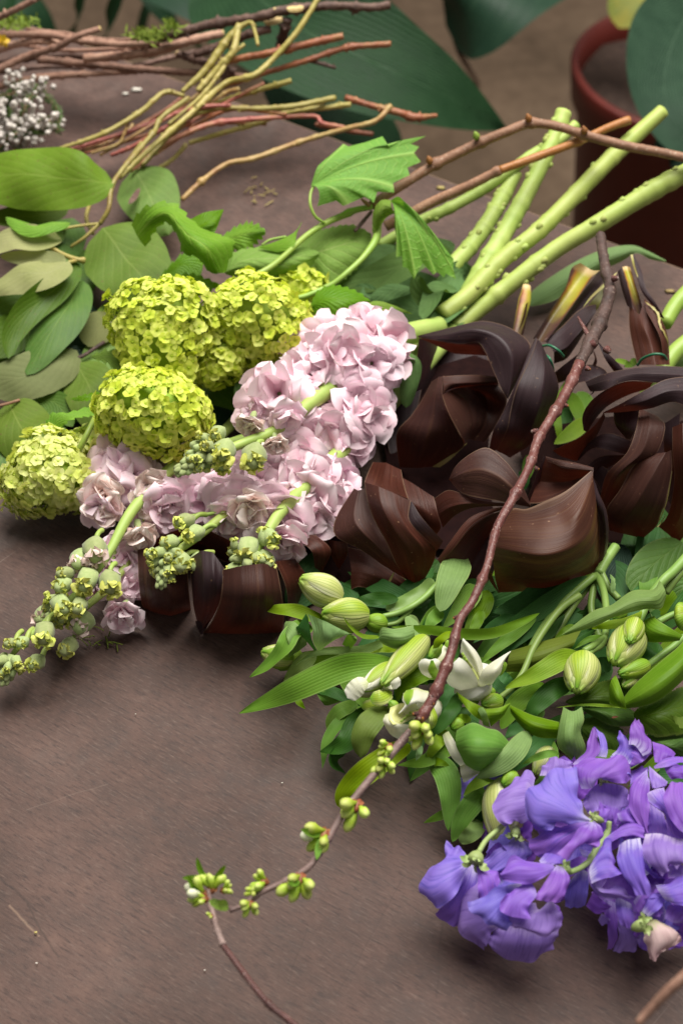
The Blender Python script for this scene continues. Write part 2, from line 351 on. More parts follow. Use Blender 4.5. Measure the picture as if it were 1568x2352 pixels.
# ------------------------------------------------------------------ table top, floor
def table_mat():
    t = NT('phenolic_plywood'); oc = t.n('TexCoord').outputs['Object']
    rot = t.n('VectorRotate', {'Vector': oc, 'Axis': (0, 0, 1), 'Angle': math.radians(32)}).outputs[0]
    fib = t.noise(t.scaled(rot, (110., 620., 100.)), 1., 4., .7)
    fib2 = t.noise(t.scaled(rot, (130., 850., 100.)), 1., 2., .7)
    blot = t.noise(oc, 9., 5., .6, .4); mott = t.noise(oc, 60., 4., .6); grain = t.noise(oc, 620., 4., .8)
    f = t.math('ADD', t.math('MULTIPLY', blot, .55), t.math('MULTIPLY', mott, .45))
    c = t.ramp(t.math('MULTIPLY_ADD', t.math('SUBTRACT', f, .5), 2.0, 1.*.5, clamp=True), [(0., (.030, .017, .014)), (.4, (.068, .039, .031)), (.65, (.098, .057, .046)), (1., (.150, .091, .072))])
    c = t.mix(t.math('MULTIPLY', t.math('SUBTRACT', .50, fib, clamp=True), 4.6, clamp=True), c, (.034, .021, .019))
    c = t.mix(t.math('MULTIPLY', t.math('SUBTRACT', fib2, .54, clamp=True), 2.0, clamp=True), c, (.17, .12, .098))
    c = t.mix(t.math('MULTIPLY', t.math('SUBTRACT', grain, .56, clamp=True), .9, clamp=True), c, (.20, .14, .115))
    c = t.mix(t.math('MULTIPLY', t.math('SUBTRACT', .44, grain, clamp=True), 2.6, clamp=True), c, (.04, .027, .024))
    # grey wear and black rub marks
    wear = t.math('MULTIPLY', t.math('SUBTRACT', t.noise(oc, 5., 6., .65, .8), .54, clamp=True), 3.2, clamp=True)
    c = t.mix(t.math('MULTIPLY', wear, .75), c, (.125, .108, .098))
    sm = t.math('MULTIPLY', t.math('SUBTRACT', t.noise(oc, 16., 5., .7, 1.2), .60, clamp=True), 4., clamp=True)
    c = t.mix(t.math('MULTIPLY', sm, .75), c, (.038, .027, .025))
    # hairline scratches
    r2 = t.n('VectorRotate', {'Vector': oc, 'Axis': (0, 0, 1), 'Angle': math.radians(-47)}).outputs[0]
    for (vec, sc, th, col) in ((rot, (3., 210., 1.), .735, (.045, .03, .027)), (r2, (4., 260., 1.), .75, (.24, .19, .16))):
        s = t.noise(t.scaled(vec, sc), 1., 2., .5)
        c = t.mix(t.math('MULTIPLY', t.math('SUBTRACT', s, th, clamp=True), 14., clamp=True), c, col)
    for (px0, py0, px1, py1, wd, st_, col) in ((-10, 2005, 85, 2095, .0011, .8, (.03, .02, .018)), (60, 2075, 135, 2200, .0008, .8, (.035, .024, .02)), (20, 2080, 92, 2150, .0009, .7, (.30, .2, .14)), (705, 2130, 660, 2260, .0006, .55, (.035, .024, .02)), (1015, 2120, 1000, 2290, .0008, .5, (.035, .024, .02)), (930, 2010, 770, 2290, .0005, .45, (.03, .02, .018)), (20, 2210, 190, 2330, .0006, .4, (.04, .03, .026)), (250, 1800, 60, 1860, .0005, .35, (.2, .15, .12))):
        a_, b_ = P(px0, py0, 0), P(px1, py1, 0); d_ = nrm(b_ - a_); L_ = float(np.linalg.norm(b_ - a_)); n_ = (-d_[1], d_[0], 0.)
        rel = t.n('VectorMath', {0: oc, 1: tuple(-float(x) for x in a_)}, operation='ADD').outputs[0]
        al = t.n('VectorMath', {0: rel, 1: tuple(float(x) for x in d_)}, operation='DOT_PRODUCT').outputs['Value']; ac = t.n('VectorMath', {0: rel, 1: tuple(float(x) for x in n_)}, operation='DOT_PRODUCT').outputs['Value']
        ac = t.math('ADD', ac, t.math('MULTIPLY', t.math('SUBTRACT', t.noise(oc, 55., 3.), .5), .004))
        inn = t.math('MULTIPLY', t.math('GREATER_THAN', al, 0.), t.math('LESS_THAN', al, L_))
        c = t.mix(t.math('MULTIPLY', t.math('MULTIPLY', t.band(ac, wd), inn), t.math('MULTIPLY', t.math('ADD', grain, .2), st_), clamp=True), c, col)
    dust = t.math('MULTIPLY', t.math('SUBTRACT', t.noise(oc, 300., 1.), .86, clamp=True), 20., clamp=True)
    c = t.mix(dust, c, (.42, .36, .3))
    h = t.math('ADD', t.math('MULTIPLY', fib, .8), t.math('ADD', t.math('MULTIPLY', grain, .5), t.math('MULTIPLY', fib2, .4)))
    return t.out(c, t.math('MULTIPLY_ADD', mott, .3, .48), .26, h, .4, .0006)
E0, E1 = P(680, 285, 0), P(1530, 603, 0)
ed = nrm(E1 - E0); en = np.array([ed[1], -ed[0], 0.])           # en points towards the camera side
if en[1] > 0: en = -en
A = E0 - ed * .75; B = E1 + ed * .45
def slab(ring_top, z1, inset=0.0018):
    n = len(ring_top); R = np.array(ring_top); ctr = R.mean(0)
    dirs = nrm(R - ctr); V = []
    V += list(R - dirs * inset); V += list(R + [0, 0, -inset]); V += list(R + [0, 0, z1])
    F = [tuple(range(n))]
    for k in range(2):
        F += [(k * n + i, (k + 1) * n + i, (k + 1) * n + (i + 1) % n, k * n + (i + 1) % n) for i in range(n)]
    F += [tuple(2 * n + i for i in range(n))[::-1]]
    return V, F
ring = [A, B, B + en * 1.35, A + en * 1.35]
V, F = slab(ring, -.021)
tt = put('table_top', mk(V, F, None, table_mat(), False)); tt['kind'] = 'structure'
def ply_mat():
    t = NT('worn_ply_edge'); oc = t.n('TexCoord').outputs['Object']
    z = t.n('SeparateXYZ', {0: oc}).outputs[2]
    st = t.math('SINE', t.math('MULTIPLY', z, 2400.)); n = t.noise(oc, 120., 4.)
    c = t.mix(t.math('MULTIPLY_ADD', st, .3, n), (.20, .12, .075), (.33, .22, .14))
    return t.out(c, .7, .3, n, .4, .001)
me = mk(*slab([A - en * .0012 + [0, 0, -.0016], B - en * .0012 + [0, 0, -.0016], B + en * .001 + [0, 0, -.0016], A + en * .001 + [0, 0, -.0016]], -.0185, .0008), None, ply_mat(), False)
put('edge_veneer', me, tt)
def floor_mat():
    t = NT('dusty_floor'); oc = t.n('TexCoord').outputs['Object']
    n = t.noise(oc, 3.5, 6., .65); m = t.noise(oc, 40., 4., .6)
    c = t.ramp(t.math('ADD', t.math('MULTIPLY', n, .7), t.math('MULTIPLY', m, .3)), [(.3, (.055, .036, .022)), (.5, (.105, .070, .045)), (.7, (.16, .11, .072))])
    return t.out(c, .85, .2, m, .3, .004)
fl = put('floor', mk([(-6, -4, -.78), (6, -4, -.78), (6, 9, -.78), (-6, 9, -.78)], [(0, 1, 2, 3)], None, floor_mat(), False)); fl['kind'] = 'structure'

# ------------------------------------------------------------------ background plants
M_bigleaf = leaf_mat('big_dark_leaf', (.010, .034, .014), (.018, .050, .022), (.042, .085, .045), 'pinnate', .45, .08, 11., 2.2, vstr=.6, vary=.1, bstr=.8, spec=.25)
M_darkleaf = leaf_mat('very_dark_leaf', (.008, .03, .015), (.014, .042, .02), (.03, .07, .035), 'pinnate', .4, .1, 9., 1.2, vstr=.4, vary=.15)
M_strap = leaf_mat('dark_strap_leaf', (.008, .035, .013), (.015, .05, .02), (.03, .08, .03), 'parallel', .4, .12, 5.)
M_yel = leaf_mat('yellowing_leaf', (.13, .16, .014), (.24, .19, .015), (.3, .25, .03), 'pinnate', .45, .25)
M_pot = plain_mat('red_clay_plastic', (.115, .016, .008), (.09, .011, .006), .5, 0., 30., .05, vary=0.)
M_soil = plain_mat('potting_soil', (.022, .013, .009), (.055, .034, .023), .95, 0., 160., 1.0, vary=0.)
M_bgstem = plain_mat('dim_stem', (.06, .09, .03), (.04, .06, .02), .5)

pc = P(1592, 150, -34); pr = .150
pot = thing('potted_plant', 'dark leaved plant in a red plastic pot standing behind the table', 'potted plant', (pc[0], pc[1], -.78))
def rev(c, prof, seg=48):
    V = [(c[0] + r * math.cos(2 * math.pi * k / seg), c[1] + r * math.sin(2 * math.pi * k / seg), z) for z, r in prof for k in range(seg)]
    n = len(prof); F = [(i * seg + k, i * seg + (k + 1) % seg, (i + 1) * seg + (k + 1) % seg, (i + 1) * seg + k) for i in range(n - 1) for k in range(seg)]
    UV = [(k / seg, i / n) for i in range(n) for k in range(seg)]
    return V, F, UV
zt = pc[2]
pm = put('pot', mk(*rev(pc, [(-.78, .0), (-.78, .108), (zt - .05, pr - .012), (zt - .048, pr - .003), (zt - .004, pr + .002), (zt, pr), (zt, pr - .007), (zt - .03, pr - .010), (zt - .06, pr - .016)]), M_pot), pot)
sv, sf, su = rev(pc, [(zt - .035, 0.0005)] + [(zt - .035 + .004 * math.sin(i * 2.1), (pr - .0115) * i / 9) for i in range(1, 10)], 40)
sv = np.array(sv); sv[:, 2] += RNG.normal(0, .0025, len(sv))
put('soil', mk(sv, sf, su, M_soil), pot)
def bleaf(parent, crop, sp, hwpx, mat, name='leaf', **kw):
    w = crop(sp); hw = crop.m(hwpx, w[len(w) // 2])
    return put(name, mk(*ribbon(w, hw, **kw), mat), parent)
bleaf(pot, D, [(1600, -10, -12), (1535, 120, -11), (1535, 260, -12), (1640, 420, -16)], 112, M_bigleaf, a=.45, b=.7, cup=.15, nv=28, nu=13, wavy=.04, roll=12)
bleaf(pot, D, [(1520, -60, -24), (1450, 10, -26), (1420, 65, -28)], 62, M_yel, a=.5, b=.6, cup=.2)
bleaf(pot, D, [(1560, 330, -18), (1530, 345, -20), (1620, 380, -22)], 40, M_darkleaf)
put('stem', mk(*tube([pc + [0, 0, -.05], pc + [-.02, .03, .1], P(1600, -10, -12)], [.007, .005, .004]), M_bgstem), pot)
put('stem', mk(*tube([pc + [-.02, .02, -.05], P(1530, -50, -24)], [.006, .004]), M_bgstem), pot)

bp = P(560, -90, -60)
bpl = thing('large_leaf_plant', 'plant with big dark veined leaves drooping behind the table edge', 'plant', (bp[0], bp[1], -.78))
bleaf(bpl, D, [(500, -75, -8), (680, 50, -7), (850, 140, -9), (1010, 215, -12), (1165, 298, -17)], 178, M_bigleaf, a=.42, b=.95, cup=.16, nv=36, nu=17, wavy=.05, roll=-6)
bleaf(bpl, D, [(1330, -230, -20), (1190, -100, -21), (1095, 0, -23), (1045, 105, -30)], 168, M_darkleaf, a=.5, b=.6, cup=.18, nv=30, nu=13, wavy=.03)
bleaf(bpl, D, [(620, 150, -16), (740, 230, -16), (830, 275, -18), (925, 330, -22)], 90, M_bigleaf, a=.5, b=.7, cup=.1, nv=24, wavy=.04, roll=-10)
bleaf(bpl, D, [(300, -120, -20), (500, -40, -19), (620, 40, -22), (700, 120, -26)], 130, M_darkleaf, a=.5, b=.7, cup=.1, nv=24, wavy=.04)
for e in (P(500, -75, -8), P(1330, -230, -20), P(620, 150, -16), P(300, -120, -20)):
    put('stem', mk(*tube([np.array([bp[0], bp[1], -.78]), (bp + e) / 2 + [0, .08, .0], e], [.010, .007, .004]), M_bgstem), bpl)
put('stem', mk(*tube([P(1046, 95, -30), P(1060, 130, -34), P(1095, 190, -78)], [.004, .004, .004]), bark_mat('dim_brown_stem', [(0, (.05, .03, .02)), (1, (.12, .07, .04))])), bpl)
sb = P(260, -120, -60)
spl = thing('strap_leaf_plant', 'plant with narrow dark strap leaves behind the brown branches', 'plant', (sb[0], sb[1], -.78))
for pts, w in (([(150, 130, -40), (175, 50, -30), (195, -40, -24)], 20), ([(215, 150, -40), (245, 70, -30), (290, -50, -22)], 26), ([(470, 130, -40), (390, 40, -30), (310, -40, -26)], 34),
               ([(20, 130, -40), (-5, 60, -34), (30, -40, -30)], 34), ([(110, 120, -45), (75, 40, -40), (20, -40, -36)], 40), ([(520, 110, -40), (455, 30, -34), (380, -40, -30)], 24), ([(350, 140, -45), (330, 60, -38), (370, -50, -30)], 18)):
    bleaf(spl, D, pts, w, M_strap, a=.3, b=.35, cup=.25, nv=14, nu=5)

# ------------------------------------------------------------------ plant materials
M_salal = leaf_mat('broad_leaf', (.115, .225, .022), (.155, .275, .036), (.28, .40, .09), 'pinnate', .5, .2, 7., 1.1, vstr=.55, spots=(.16, .11, .04), bstr=.2)
M_salal_dk = leaf_mat('broad_leaf_dark', (.048, .108, .007), (.080, .150, .012), (.19, .27, .045), 'pinnate', .4, .2, 7., 1.1, vstr=.5, bstr=.2, spots=(.10, .09, .02))
M_salal_gr = leaf_mat('broad_leaf_greyish', (.095, .165, .022), (.13, .205, .034), (.26, .33, .09), 'pinnate', .55, .2, 7., 1.1, vstr=.55, bstr=.2, spots=(.14, .10, .04))
M_salal_un = leaf_mat('broad_leaf_underside', (.32, .36, .15), (.40, .42, .21), (.42, .46, .26), 'pinnate', .6, .25, 7., 1.1, vstr=.4, bstr=.25)
M_salal_ol = leaf_mat('broad_leaf_olive_underside', (.15, .175, .062), (.19, .21, .085), (.24, .25, .11), 'pinnate', .6, .25, 7., 1.1, vstr=.4, bstr=.2)
M_vib = leaf_mat('lobed_leaf', (.12, .265, .012), (.175, .33, .02), (.36, .50, .09), 'pinnate', .42, .3, 7., .9, vstr=.7, bstr=.6)
M_vibf = leaf_mat('lobed_leaf_palmate', (.115, .265, .012), (.165, .33, .02), (.36, .50, .09), 'palm', .42, .3, 5., vstr=.6, bstr=.5)
M_vib_dk = leaf_mat('lobed_leaf_glossy', (.085, .225, .010), (.125, .28, .016), (.22, .38, .05), 'pinnate', .34, .28, 9., .9, vstr=.5, bstr=.6)
M_vib_un = leaf_mat('lobed_leaf_underside', (.16, .28, .04), (.20, .33, .06), (.38, .48, .15), 'pinnate', .55, .3, 6., .9, vstr=.8, bstr=.8)
M_stockleaf = leaf_mat('downy_leaf', (.075, .15, .042), (.105, .19, .058), (.18, .26, .10), 'pinnate', .7, .2, 5., .8, vstr=.3)
M_brown = bark_mat('brown_twig_bark', [(0, (.11, .055, .038)), (.5, (.30, .16, .11)), (1, (.48, .30, .215))], .7, lent=(.4, .28, .2))
M_darkbark = bark_mat('dark_twig_bark', [(0, (.03, .017, .014)), (.5, (.085, .045, .034)), (1, (.2, .115, .085))], .65, lent=(.25, .16, .12))
M_redtwig = bark_mat('red_stem', [(0, (.16, .05, .025)), (.5, (.30, .10, .045)), (1, (.37, .26, .09))], .45, 120.)
M_crimson = bark_mat('crimson_stem', [(0, (.15, .03, .025)), (.5, (.32, .09, .07)), (1, (.38, .24, .10))], .42, 120.)
M_olive = bark_mat('olive_stem', [(0, (.22, .10, .025)), (.4, (.33, .28, .065)), (1, (.46, .38, .14))], .45, 110., lent=(.30, .10, .04))
M_yelred = bark_mat('yellow_red_stem', [(0, (.24, .07, .05)), (.45, (.40, .25, .09)), (1, (.48, .38, .16))], .42, 70.)
M_cut = plain_mat('fresh_cut_wood', (.62, .47, .22), (.5, .34, .13), .6, 0., 400., .3)
M_vibstem = plain_mat('green_shoot', (.24, .38, .055), (.33, .45, .09), .42, .05, 60., .15, vary=.08)
M_vibbark = bark_mat('tan_twig_bark', [(0, (.14, .065, .035)), (.5, (.30, .155, .09)), (1, (.42, .26, .17))], .6, 200., lent=(.5, .38, .28))
M_orangebark = bark_mat('orange_brown_bark', [(0, (.16, .055, .014)), (.5, (.30, .12, .03)), (1, (.38, .2, .09))], .45, 120.)
M_moss = plain_mat('moss', (.12, .2, .02), (.22, .27, .03), .8, .2, 300., .3)

# ------------------------------------------------------------------ bare brown branches, top left
GB = 'bare brown branches in the far left corner'
def branch(name, label, crop, pts, r, mat, cat='branch', group=None, end=None, nn=3, rough=.05, tail=None):
    w = crop(pts); o = thing(name, label, cat, w[0], group); r = [x * (1.12 if group == GB else .9) for x in r]; nn += 2; rough += .03
    nodes = [(RNG.uniform(.08, .95), RNG.uniform(.12, .4), .012) for _ in range(nn)]
    stemT(o, crop, pts, r, mat, 'stem', nodes=nodes, rough=rough, n=12 * len(pts))
    for i in range(nn):
        k = cr(w, 60)[int(nodes[i][0] * 59)]; d = nrm(RNG.normal(0, 1, 3) + [0, 0, .6])
        rr = crop.m(np.atleast_1d(r).mean(), k)
        put('leaf_scar', mk(*lathe(k, k + d * rr * 1.9, [(0, rr * .7), (.5, rr * .55), (.85, rr * .3), (1, rr * .1)], 7), mat), o)
    if end is not None:
        e, f = (w[-1], w[-2]) if end > 0 else (w[0], w[1]); T = nrm(e - f); rr = crop.m(np.atleast_1d(r)[-1 if end > 0 else 0], e)
        put('cut_end', mk(*lathe(e - T * rr * .2, e + T * rr * .35, [(0, rr * 1.0), (.6, rr * .97), (1, rr * .8)], 9), M_cut), o)
    return o
branch('bare_branch', 'long pinkish brown branch running straight across the top left corner', Q1, [(-60, 160, 7), (200, 155, 7), (360, 182, 7), (560, 200, 6.5), (720, 195, 6.5)], [13, 15, 15, 14, 12], M_brown, group=GB)
branch('bare_branch', 'pale brown branch bending up at the left edge above the white heather', Q1, [(-60, 245, 5.5), (60, 205, 6), (180, 185, 6.5), (300, 200, 6)], [15, 14, 12], M_brown, group=GB)
branch('bare_branch', 'forked brown branch rising from the left edge to a short stub', Q1, [(-50, 335, 5), (120, 255, 6), (250, 215, 7), (345, 165, 8), (450, 130, 8.2)], [17, 15, 13, 12], M_brown, group=GB, end=1)
branch('bare_branch', 'straight brown branch lying lowest above the bare table, tapering right', Q1, [(170, 268, 4.5), (400, 290, 4.2), (700, 318, 4), (900, 330, 4), (1120, 348, 4)], [16, 15, 14, 13], M_brown, group=GB, end=1)
branch('bare_branch', 'brown branch at the left edge just above the white heather flowers', Q1, [(-50, 395, 4), (200, 348, 4), (420, 333, 4), (620, 325, 3.5)], [16, 15, 12, 9], M_brown, group=GB)
branch('bare_branch', 'grey brown branch rising to the right between two mossy twigs', Q1, [(380, 262, 5), (560, 250, 5.5), (720, 225, 6), (850, 185, 6.2), (1000, 150, 6.2)], [17, 18, 18, 17], M_brown, group=GB, end=1)
b7 = branch('bare_branch', 'thick dark branch with pale knife cuts reaching over the dark leaf', Q1, [(720, 170, 7), (950, 112, 8), (1150, 80, 9), (1290, 45, 9.5), (1500, 27, 9.5), (1665, 33, 9.5), (1755, 22, 9.5)], [18, 20, 20, 19, 17, 16], M_darkbark, group=GB, rough=.08)
for (x, y, h, a, b) in ((1330, 34, 9.9, 40, 17), (1245, 36, 9.8, 14, 8)):
    w = Q1([(x - a, y + 3, h), (x, y, h), (x + a, y - 4, h)]); put('knife_cut', mk(*ribbon(w, Q1.m(b, w[1]), a=.3, b=.3, cup=-.6, nv=10, nu=5), M_cut), b7)
b8 = branch('bare_branch', 'dark stub with a pale knife cut pointing at the dark leaf', Q1, [(880, 245, 6), (1020, 195, 7), (1130, 150, 8), (1215, 130, 8)], [17, 18, 17], M_darkbark, group=GB)
w = Q1([(1185, 95, 8.6), (1225, 90, 8.7), (1280, 78, 8.6)]); put('knife_cut', mk(*ribbon(w, Q1.m(21, w[1]), a=.3, b=.5, cup=-.5, nv=10, nu=5), M_cut), b8)
branch('bare_branch', 'thin brown branch slanting out of the top left corner', Q1, [(-40, 95, 8), (60, 48, 9), (190, -20, 10)], [13, 12], M_brown, group=GB)
branch('bare_branch', 'dark branch with a yellow cut start lying under the green stems', Q1, [(800, 243, 5), (870, 265, 5), (960, 292, 5), (1060, 325, 4.5)], [14, 17, 15], M_darkbark, group=GB, end=-1)
branch('bare_branch', 'short dark upright stub standing against the dark leaf', Q1, [(1262, 215, 6), (1280, 140, 8), (1295, 85, 9)], [17, 20], M_darkbark, group=GB, end=None)
branch('bare_branch', 'mottled mossy branch between the long branch and the low branch', Q1, [(-40, 280, 3.5), (240, 250, 4), (480, 248, 4.2), (650, 235, 4)], [14, 17, 16, 13], M_darkbark, group=GB)
branch('bare_branch', 'thin shaded branch slanting down behind the green stems', Q1, [(600, 300, 3), (760, 262, 3.2), (900, 228, 3.5)], [11, 11, 9], M_darkbark, group=GB)
branch('bare_branch', 'thin bare brown twig in the shade under the other branches', Q1, [(-40, 330, 2.5), (200, 300, 2.5), (380, 308, 2.5)], [10, 11, 8], M_darkbark, group=GB)
def moss(label, crop, c, spread, n, h):
    parts = []
    for _ in range(n):
        x, y = c[0] + RNG.normal(0, spread[0]), c[1] + RNG.normal(0, spread[1])
        p = crop([(x, y, h)])[0]; d = nrm(RNG.normal(0, 1, 3) + [0, -.1, .9]) * RNG.uniform(.004, .010)
        parts.append(ribbon([p, p + d * .6, p + d], RNG.uniform(.0006, .0012), nv=4, nu=3))
    o = solo('moss_tuft', mk(*join(parts), M_moss), label, 'moss', 'tufts of moss on the branches'); return o
moss('tuft of bright moss on the branch in front of dark strap leaves', Q1, (670, 165), (40, 12), 160, 7.5)
moss('tuft of moss at the far left end of the branches', Q1, (60, 105), (60, 18), 140, 5.5)
moss('small crumb of moss above the grey brown branch', Q1, (770, 130), (20, 8), 50, 8)
w = D([(-8, 96, 8), (6, 95, 8.3)]); yb = thing('yellow_flower', 'tiny yellow flower at the left edge among the branches', 'flower', w[0])
for k in range(6):
    p = w[1]; d = nrm([math.cos(k * 1.05), .2, math.sin(k * 1.05)]) * .006; put('petal', mk(*ribbon([p, p + d * .5, p + d], .0024, nv=6, nu=5), plain_mat('yellow_petal', (.75, .48, .01), None, .5, .2)), yb)

# ------------------------------------------------------------------ white heather
M_heather = plain_mat('white_bells', (.74, .70, .65), (.55, .48, .43), .6, .2, 500., .2)
M_needle = plain_mat('heather_needles', (.07, .13, .03), (.12, .17, .05), .6, .15)
def bell_mesh():
    pr = [(0, .0004), (.15, .0016), (.5, .0022), (.8, .0018), (1., .0021)]
    return mk(*lathe((0, 0, 0), (0, 0, .0042), pr, 8, 4, .12), M_heather)
BELL = bell_mesh()
hs = [([(-10, 560, 1.5), (30, 470, 3), (60, 400, 4), (110, 375, 4.5)], 0), ([(20, 640, 1), (90, 560, 3), (120, 470, 4.5), (190, 370, 5)], 1), ([(60, 680, 1), (140, 590, 3), (210, 540, 3.6), (265, 590, 3)], 2), ([(-20, 690, 1), (40, 620, 2.5), (100, 600, 3), (200, 590, 3)], 3), ([(-30, 430, 3), (30, 430, 4), (150, 400, 4.5), (250, 480, 3.5), (265, 560, 3)], 4), ([(-30, 600, 2), (10, 530, 3), (40, 510, 3.4)], 5)]
hl = ['sprig of white heather bells at the upper left against the lowest branch', 'white heather sprig with the tallest tip under the brown branches', 'white heather sprig reaching furthest right onto the bare table', 'white heather sprig low down beside the big green leaf', 'bare looping green end of the heather over the white bells', 'white heather sprig cut off by the left edge']
for (pts, k) in hs:
    w = Q1(pts); o = thing('heather_sprig', hl[k], 'heather', w[0], 'white heather sprigs at the left edge')
    put('stem', mk(*tube(w, [.0011, .0007]), M_brown), o); c = cr(w, 40); T = tangents(c)
    if k != 4:
        for i in range(40):
            q = int(40 - 30 * RNG.random() ** 1.3) - 1; d = nrm(np.cross(T[q], RNG.normal(0, 1, 3)) + [0, -.2, .35]); l = RNG.uniform(.002, .010)
            put('bell_flower', BELL, o, frame(c[q] + d * l, d + RNG.normal(0, .4, 3), s=RNG.uniform(.7, 1.15)))
    nd = []
    for i in range(320 if k != 4 else 420):
        q = RNG.integers(2, 40); d = nrm(np.cross(T[q], RNG.normal(0, 1, 3)) + T[q] * .8) * RNG.uniform(.003, .006); nd.append(ribbon([c[q], c[q] + d * .5, c[q] + d], .0005, nv=4, nu=3))
    put('needles', mk(*join(nd), M_needle), o, kind='stuff')

# ------------------------------------------------------------------ broad-leaved branches with green and red stems
GS = 'cut green and red stems of the broad leaved foliage'
branch('leafy_branch', 'olive stem with an orange elbow, leftmost of the stem bundle', Q1, [(240, 680, 3), (460, 605, 4), (640, 500, 4.6), (690, 455, 5), (750, 415, 5.2), (830, 432, 5)], [10, 12, 12, 14, 11], M_olive, 'foliage branch', GS)
branch('leafy_branch', 'crimson stem lying just below the stem with the orange elbow', Q1, [(270, 685, 2.6), (430, 640, 3), (560, 600, 3.4), (700, 545, 3.6), (860, 480, 4.4)], [9, 11, 11, 10], M_crimson, 'foliage branch', GS)
branch('leafy_branch', 'short pink stem coming out over the tip of the biggest leaf', Q1, [(330, 690, 2.4), (470, 650, 2.6), (575, 590, 3), (600, 560, 3.2)], [9, 9, 8], M_yelred, 'foliage branch', GS)
m4 = branch('leafy_branch', 'olive stem with a kinked joint carrying the biggest left leaf', Q1, [(452, 1010, 4.2), (490, 940, 5), (505, 840, 5.6), (560, 755, 5.8), (690, 600, 6), (728, 530, 6.3), (850, 440, 6.5)], [11, 13, 13, 13, 12, 12], M_olive, 'foliage branch', GS, nn=4)
branch('leafy_branch', 'longest olive stem, running up across the brown branches to a red tip', Q1, [(540, 800, 4), (700, 650, 5), (850, 520, 5.6), (1010, 378, 6.2), (1140, 340, 7), (1230, 265, 7.6), (1340, 140, 9), (1435, -10, 10.5)], [13, 14, 14, 15, 15, 14, 13], M_olive, 'foliage branch', GS, nn=5)
branch('leafy_branch', 'crimson stem running right to a dark broken end over the dark leaf', Q1, [(590, 770, 3.4), (720, 665, 4), (840, 600, 4.4), (950, 560, 4.6), (1100, 540, 4.6), (1400, 522, 4.2), (1450, 555, 4), (1550, 575, 4)], [12, 13, 14, 14, 12, 11, 12], M_crimson, 'foliage branch', GS, nn=4)
branch('leafy_branch', 'olive stem whose end lies flat on the table edge, second from below', Q1, [(640, 745, 3.6), (830, 545, 5), (980, 490, 5.2), (1150, 490, 5), (1320, 480, 5), (1510, 440, 5)], [11, 12, 13, 16, 15], M_olive, 'foliage branch', GS, nn=4)
branch('leafy_branch', 'pale green stem crossing the table edge to a red tip with dark bud', Q1, [(850, 645, 2.5), (1000, 600, 3), (1150, 558, 3.6), (1300, 505, 4), (1460, 485, 4.4), (1580, 470, 4.6)], [12, 13, 14, 14], M_olive, 'foliage branch', GS)
branch('leafy_branch', 'red twig with a dark bud end hanging past the pale green stem', Q2, [(50, 440, 4.6), (180, 480, 4.6), (300, 510, 4.4), (360, 530, 4.4), (460, 520, 4.3)], [17, 15, 17, 22, 9], M_redtwig, 'foliage branch', GS)
branch('leafy_branch', 'lone yellow and red stem lying apart on the table below the bundle', Q1, [(820, 900, 1.5), (900, 825, 2), (1020, 740, 2.4), (1150, 712, 2.6), (1350, 640, 3), (1560, 580, 4), (1690, 545, 4.6), (1760, 475, 5.2)], [13, 13, 14, 13, 13, 14], M_yelred, 'foliage branch', GS, nn=5)
branch('leafy_branch', 'thick olive stem ending in a dark bent leaf stalk under the dark branch', Q1, [(820, 415, 6), (930, 310, 7), (1040, 160, 8.5), (1125, 102, 9.2), (1150, 150, 9), (1162, 205, 8.8)], [12, 17, 20, 17, 10, 8], M_olive, 'foliage branch', GS)
branch('leafy_branch', 'olive stem beside the thick one, ending in a brown stub', Q1, [(890, 410, 6), (980, 310, 7), (1050, 230, 8), (1075, 110, 9)], [14, 17, 18, 15], M_olive, 'foliage branch', GS)
branch('leafy_branch', 'red brown stem with a black tip pointing right over the dark leaf', Q1, [(900, 420, 5.5), (960, 350, 6.2), (1020, 280, 7), (1220, 238, 7.6), (1400, 195, 8), (1545, 163, 8.4)], [15, 16, 18, 19, 19], M_redtwig, 'foliage branch', GS)
branch('leafy_branch', 'dark red forked stem reaching furthest right below the black tipped stem', Q1, [(1000, 390, 5), (1190, 330, 6), (1390, 270, 7), (1560, 215, 7.6), (1760, 198, 8)], [13, 14, 15, 15], M_redtwig, 'foliage branch', GS)
branch('leafy_branch', 'short dark side twig below the forked red stem', Q1, [(1380, 270, 6.8), (1440, 285, 6.8), (1510, 305, 6.8)], [11, 10, 9], M_darkbark, 'foliage branch', GS, nn=1)
branch('leafy_branch', 'bright green stem stub pointing right above the flat olive stem', Q1, [(880, 500, 4), (1050, 440, 4.8), (1180, 400, 5.4), (1312, 364, 6)], [12, 13, 14, 14], M_olive, 'foliage branch', GS, nn=1)
branch('leafy_branch', 'pinkish stem in the middle of the bundle with a pale knot', Q1, [(700, 560, 5), (800, 510, 5.4), (930, 480, 5.6), (1040, 475, 5.6)], [9, 10, 11, 10], M_crimson, 'foliage branch', GS)
branch('leafy_branch', 'short olive stem appearing below the crimson stem near the table', Q1, [(700, 770, 2), (780, 715, 2.4), (840, 650, 2.8)], [10, 11, 11], M_olive, 'foliage branch', GS, nn=1)
branch('leafy_branch', 'brown twig standing steeply between the olive stems', Q1, [(960, 470, 4), (1000, 380, 5.2), (1030, 300, 6.2)], [11, 11, 10], M_darkbark, 'foliage branch', GS, nn=1)
branch('leafy_branch', 'dark twig end showing under the pale green stem at the table edge', Q1, [(1420, 560, 2.6), (1580, 590, 2.6), (1680, 605, 2.6)], [11, 13, 12], M_redtwig, 'foliage branch', GS, nn=1)

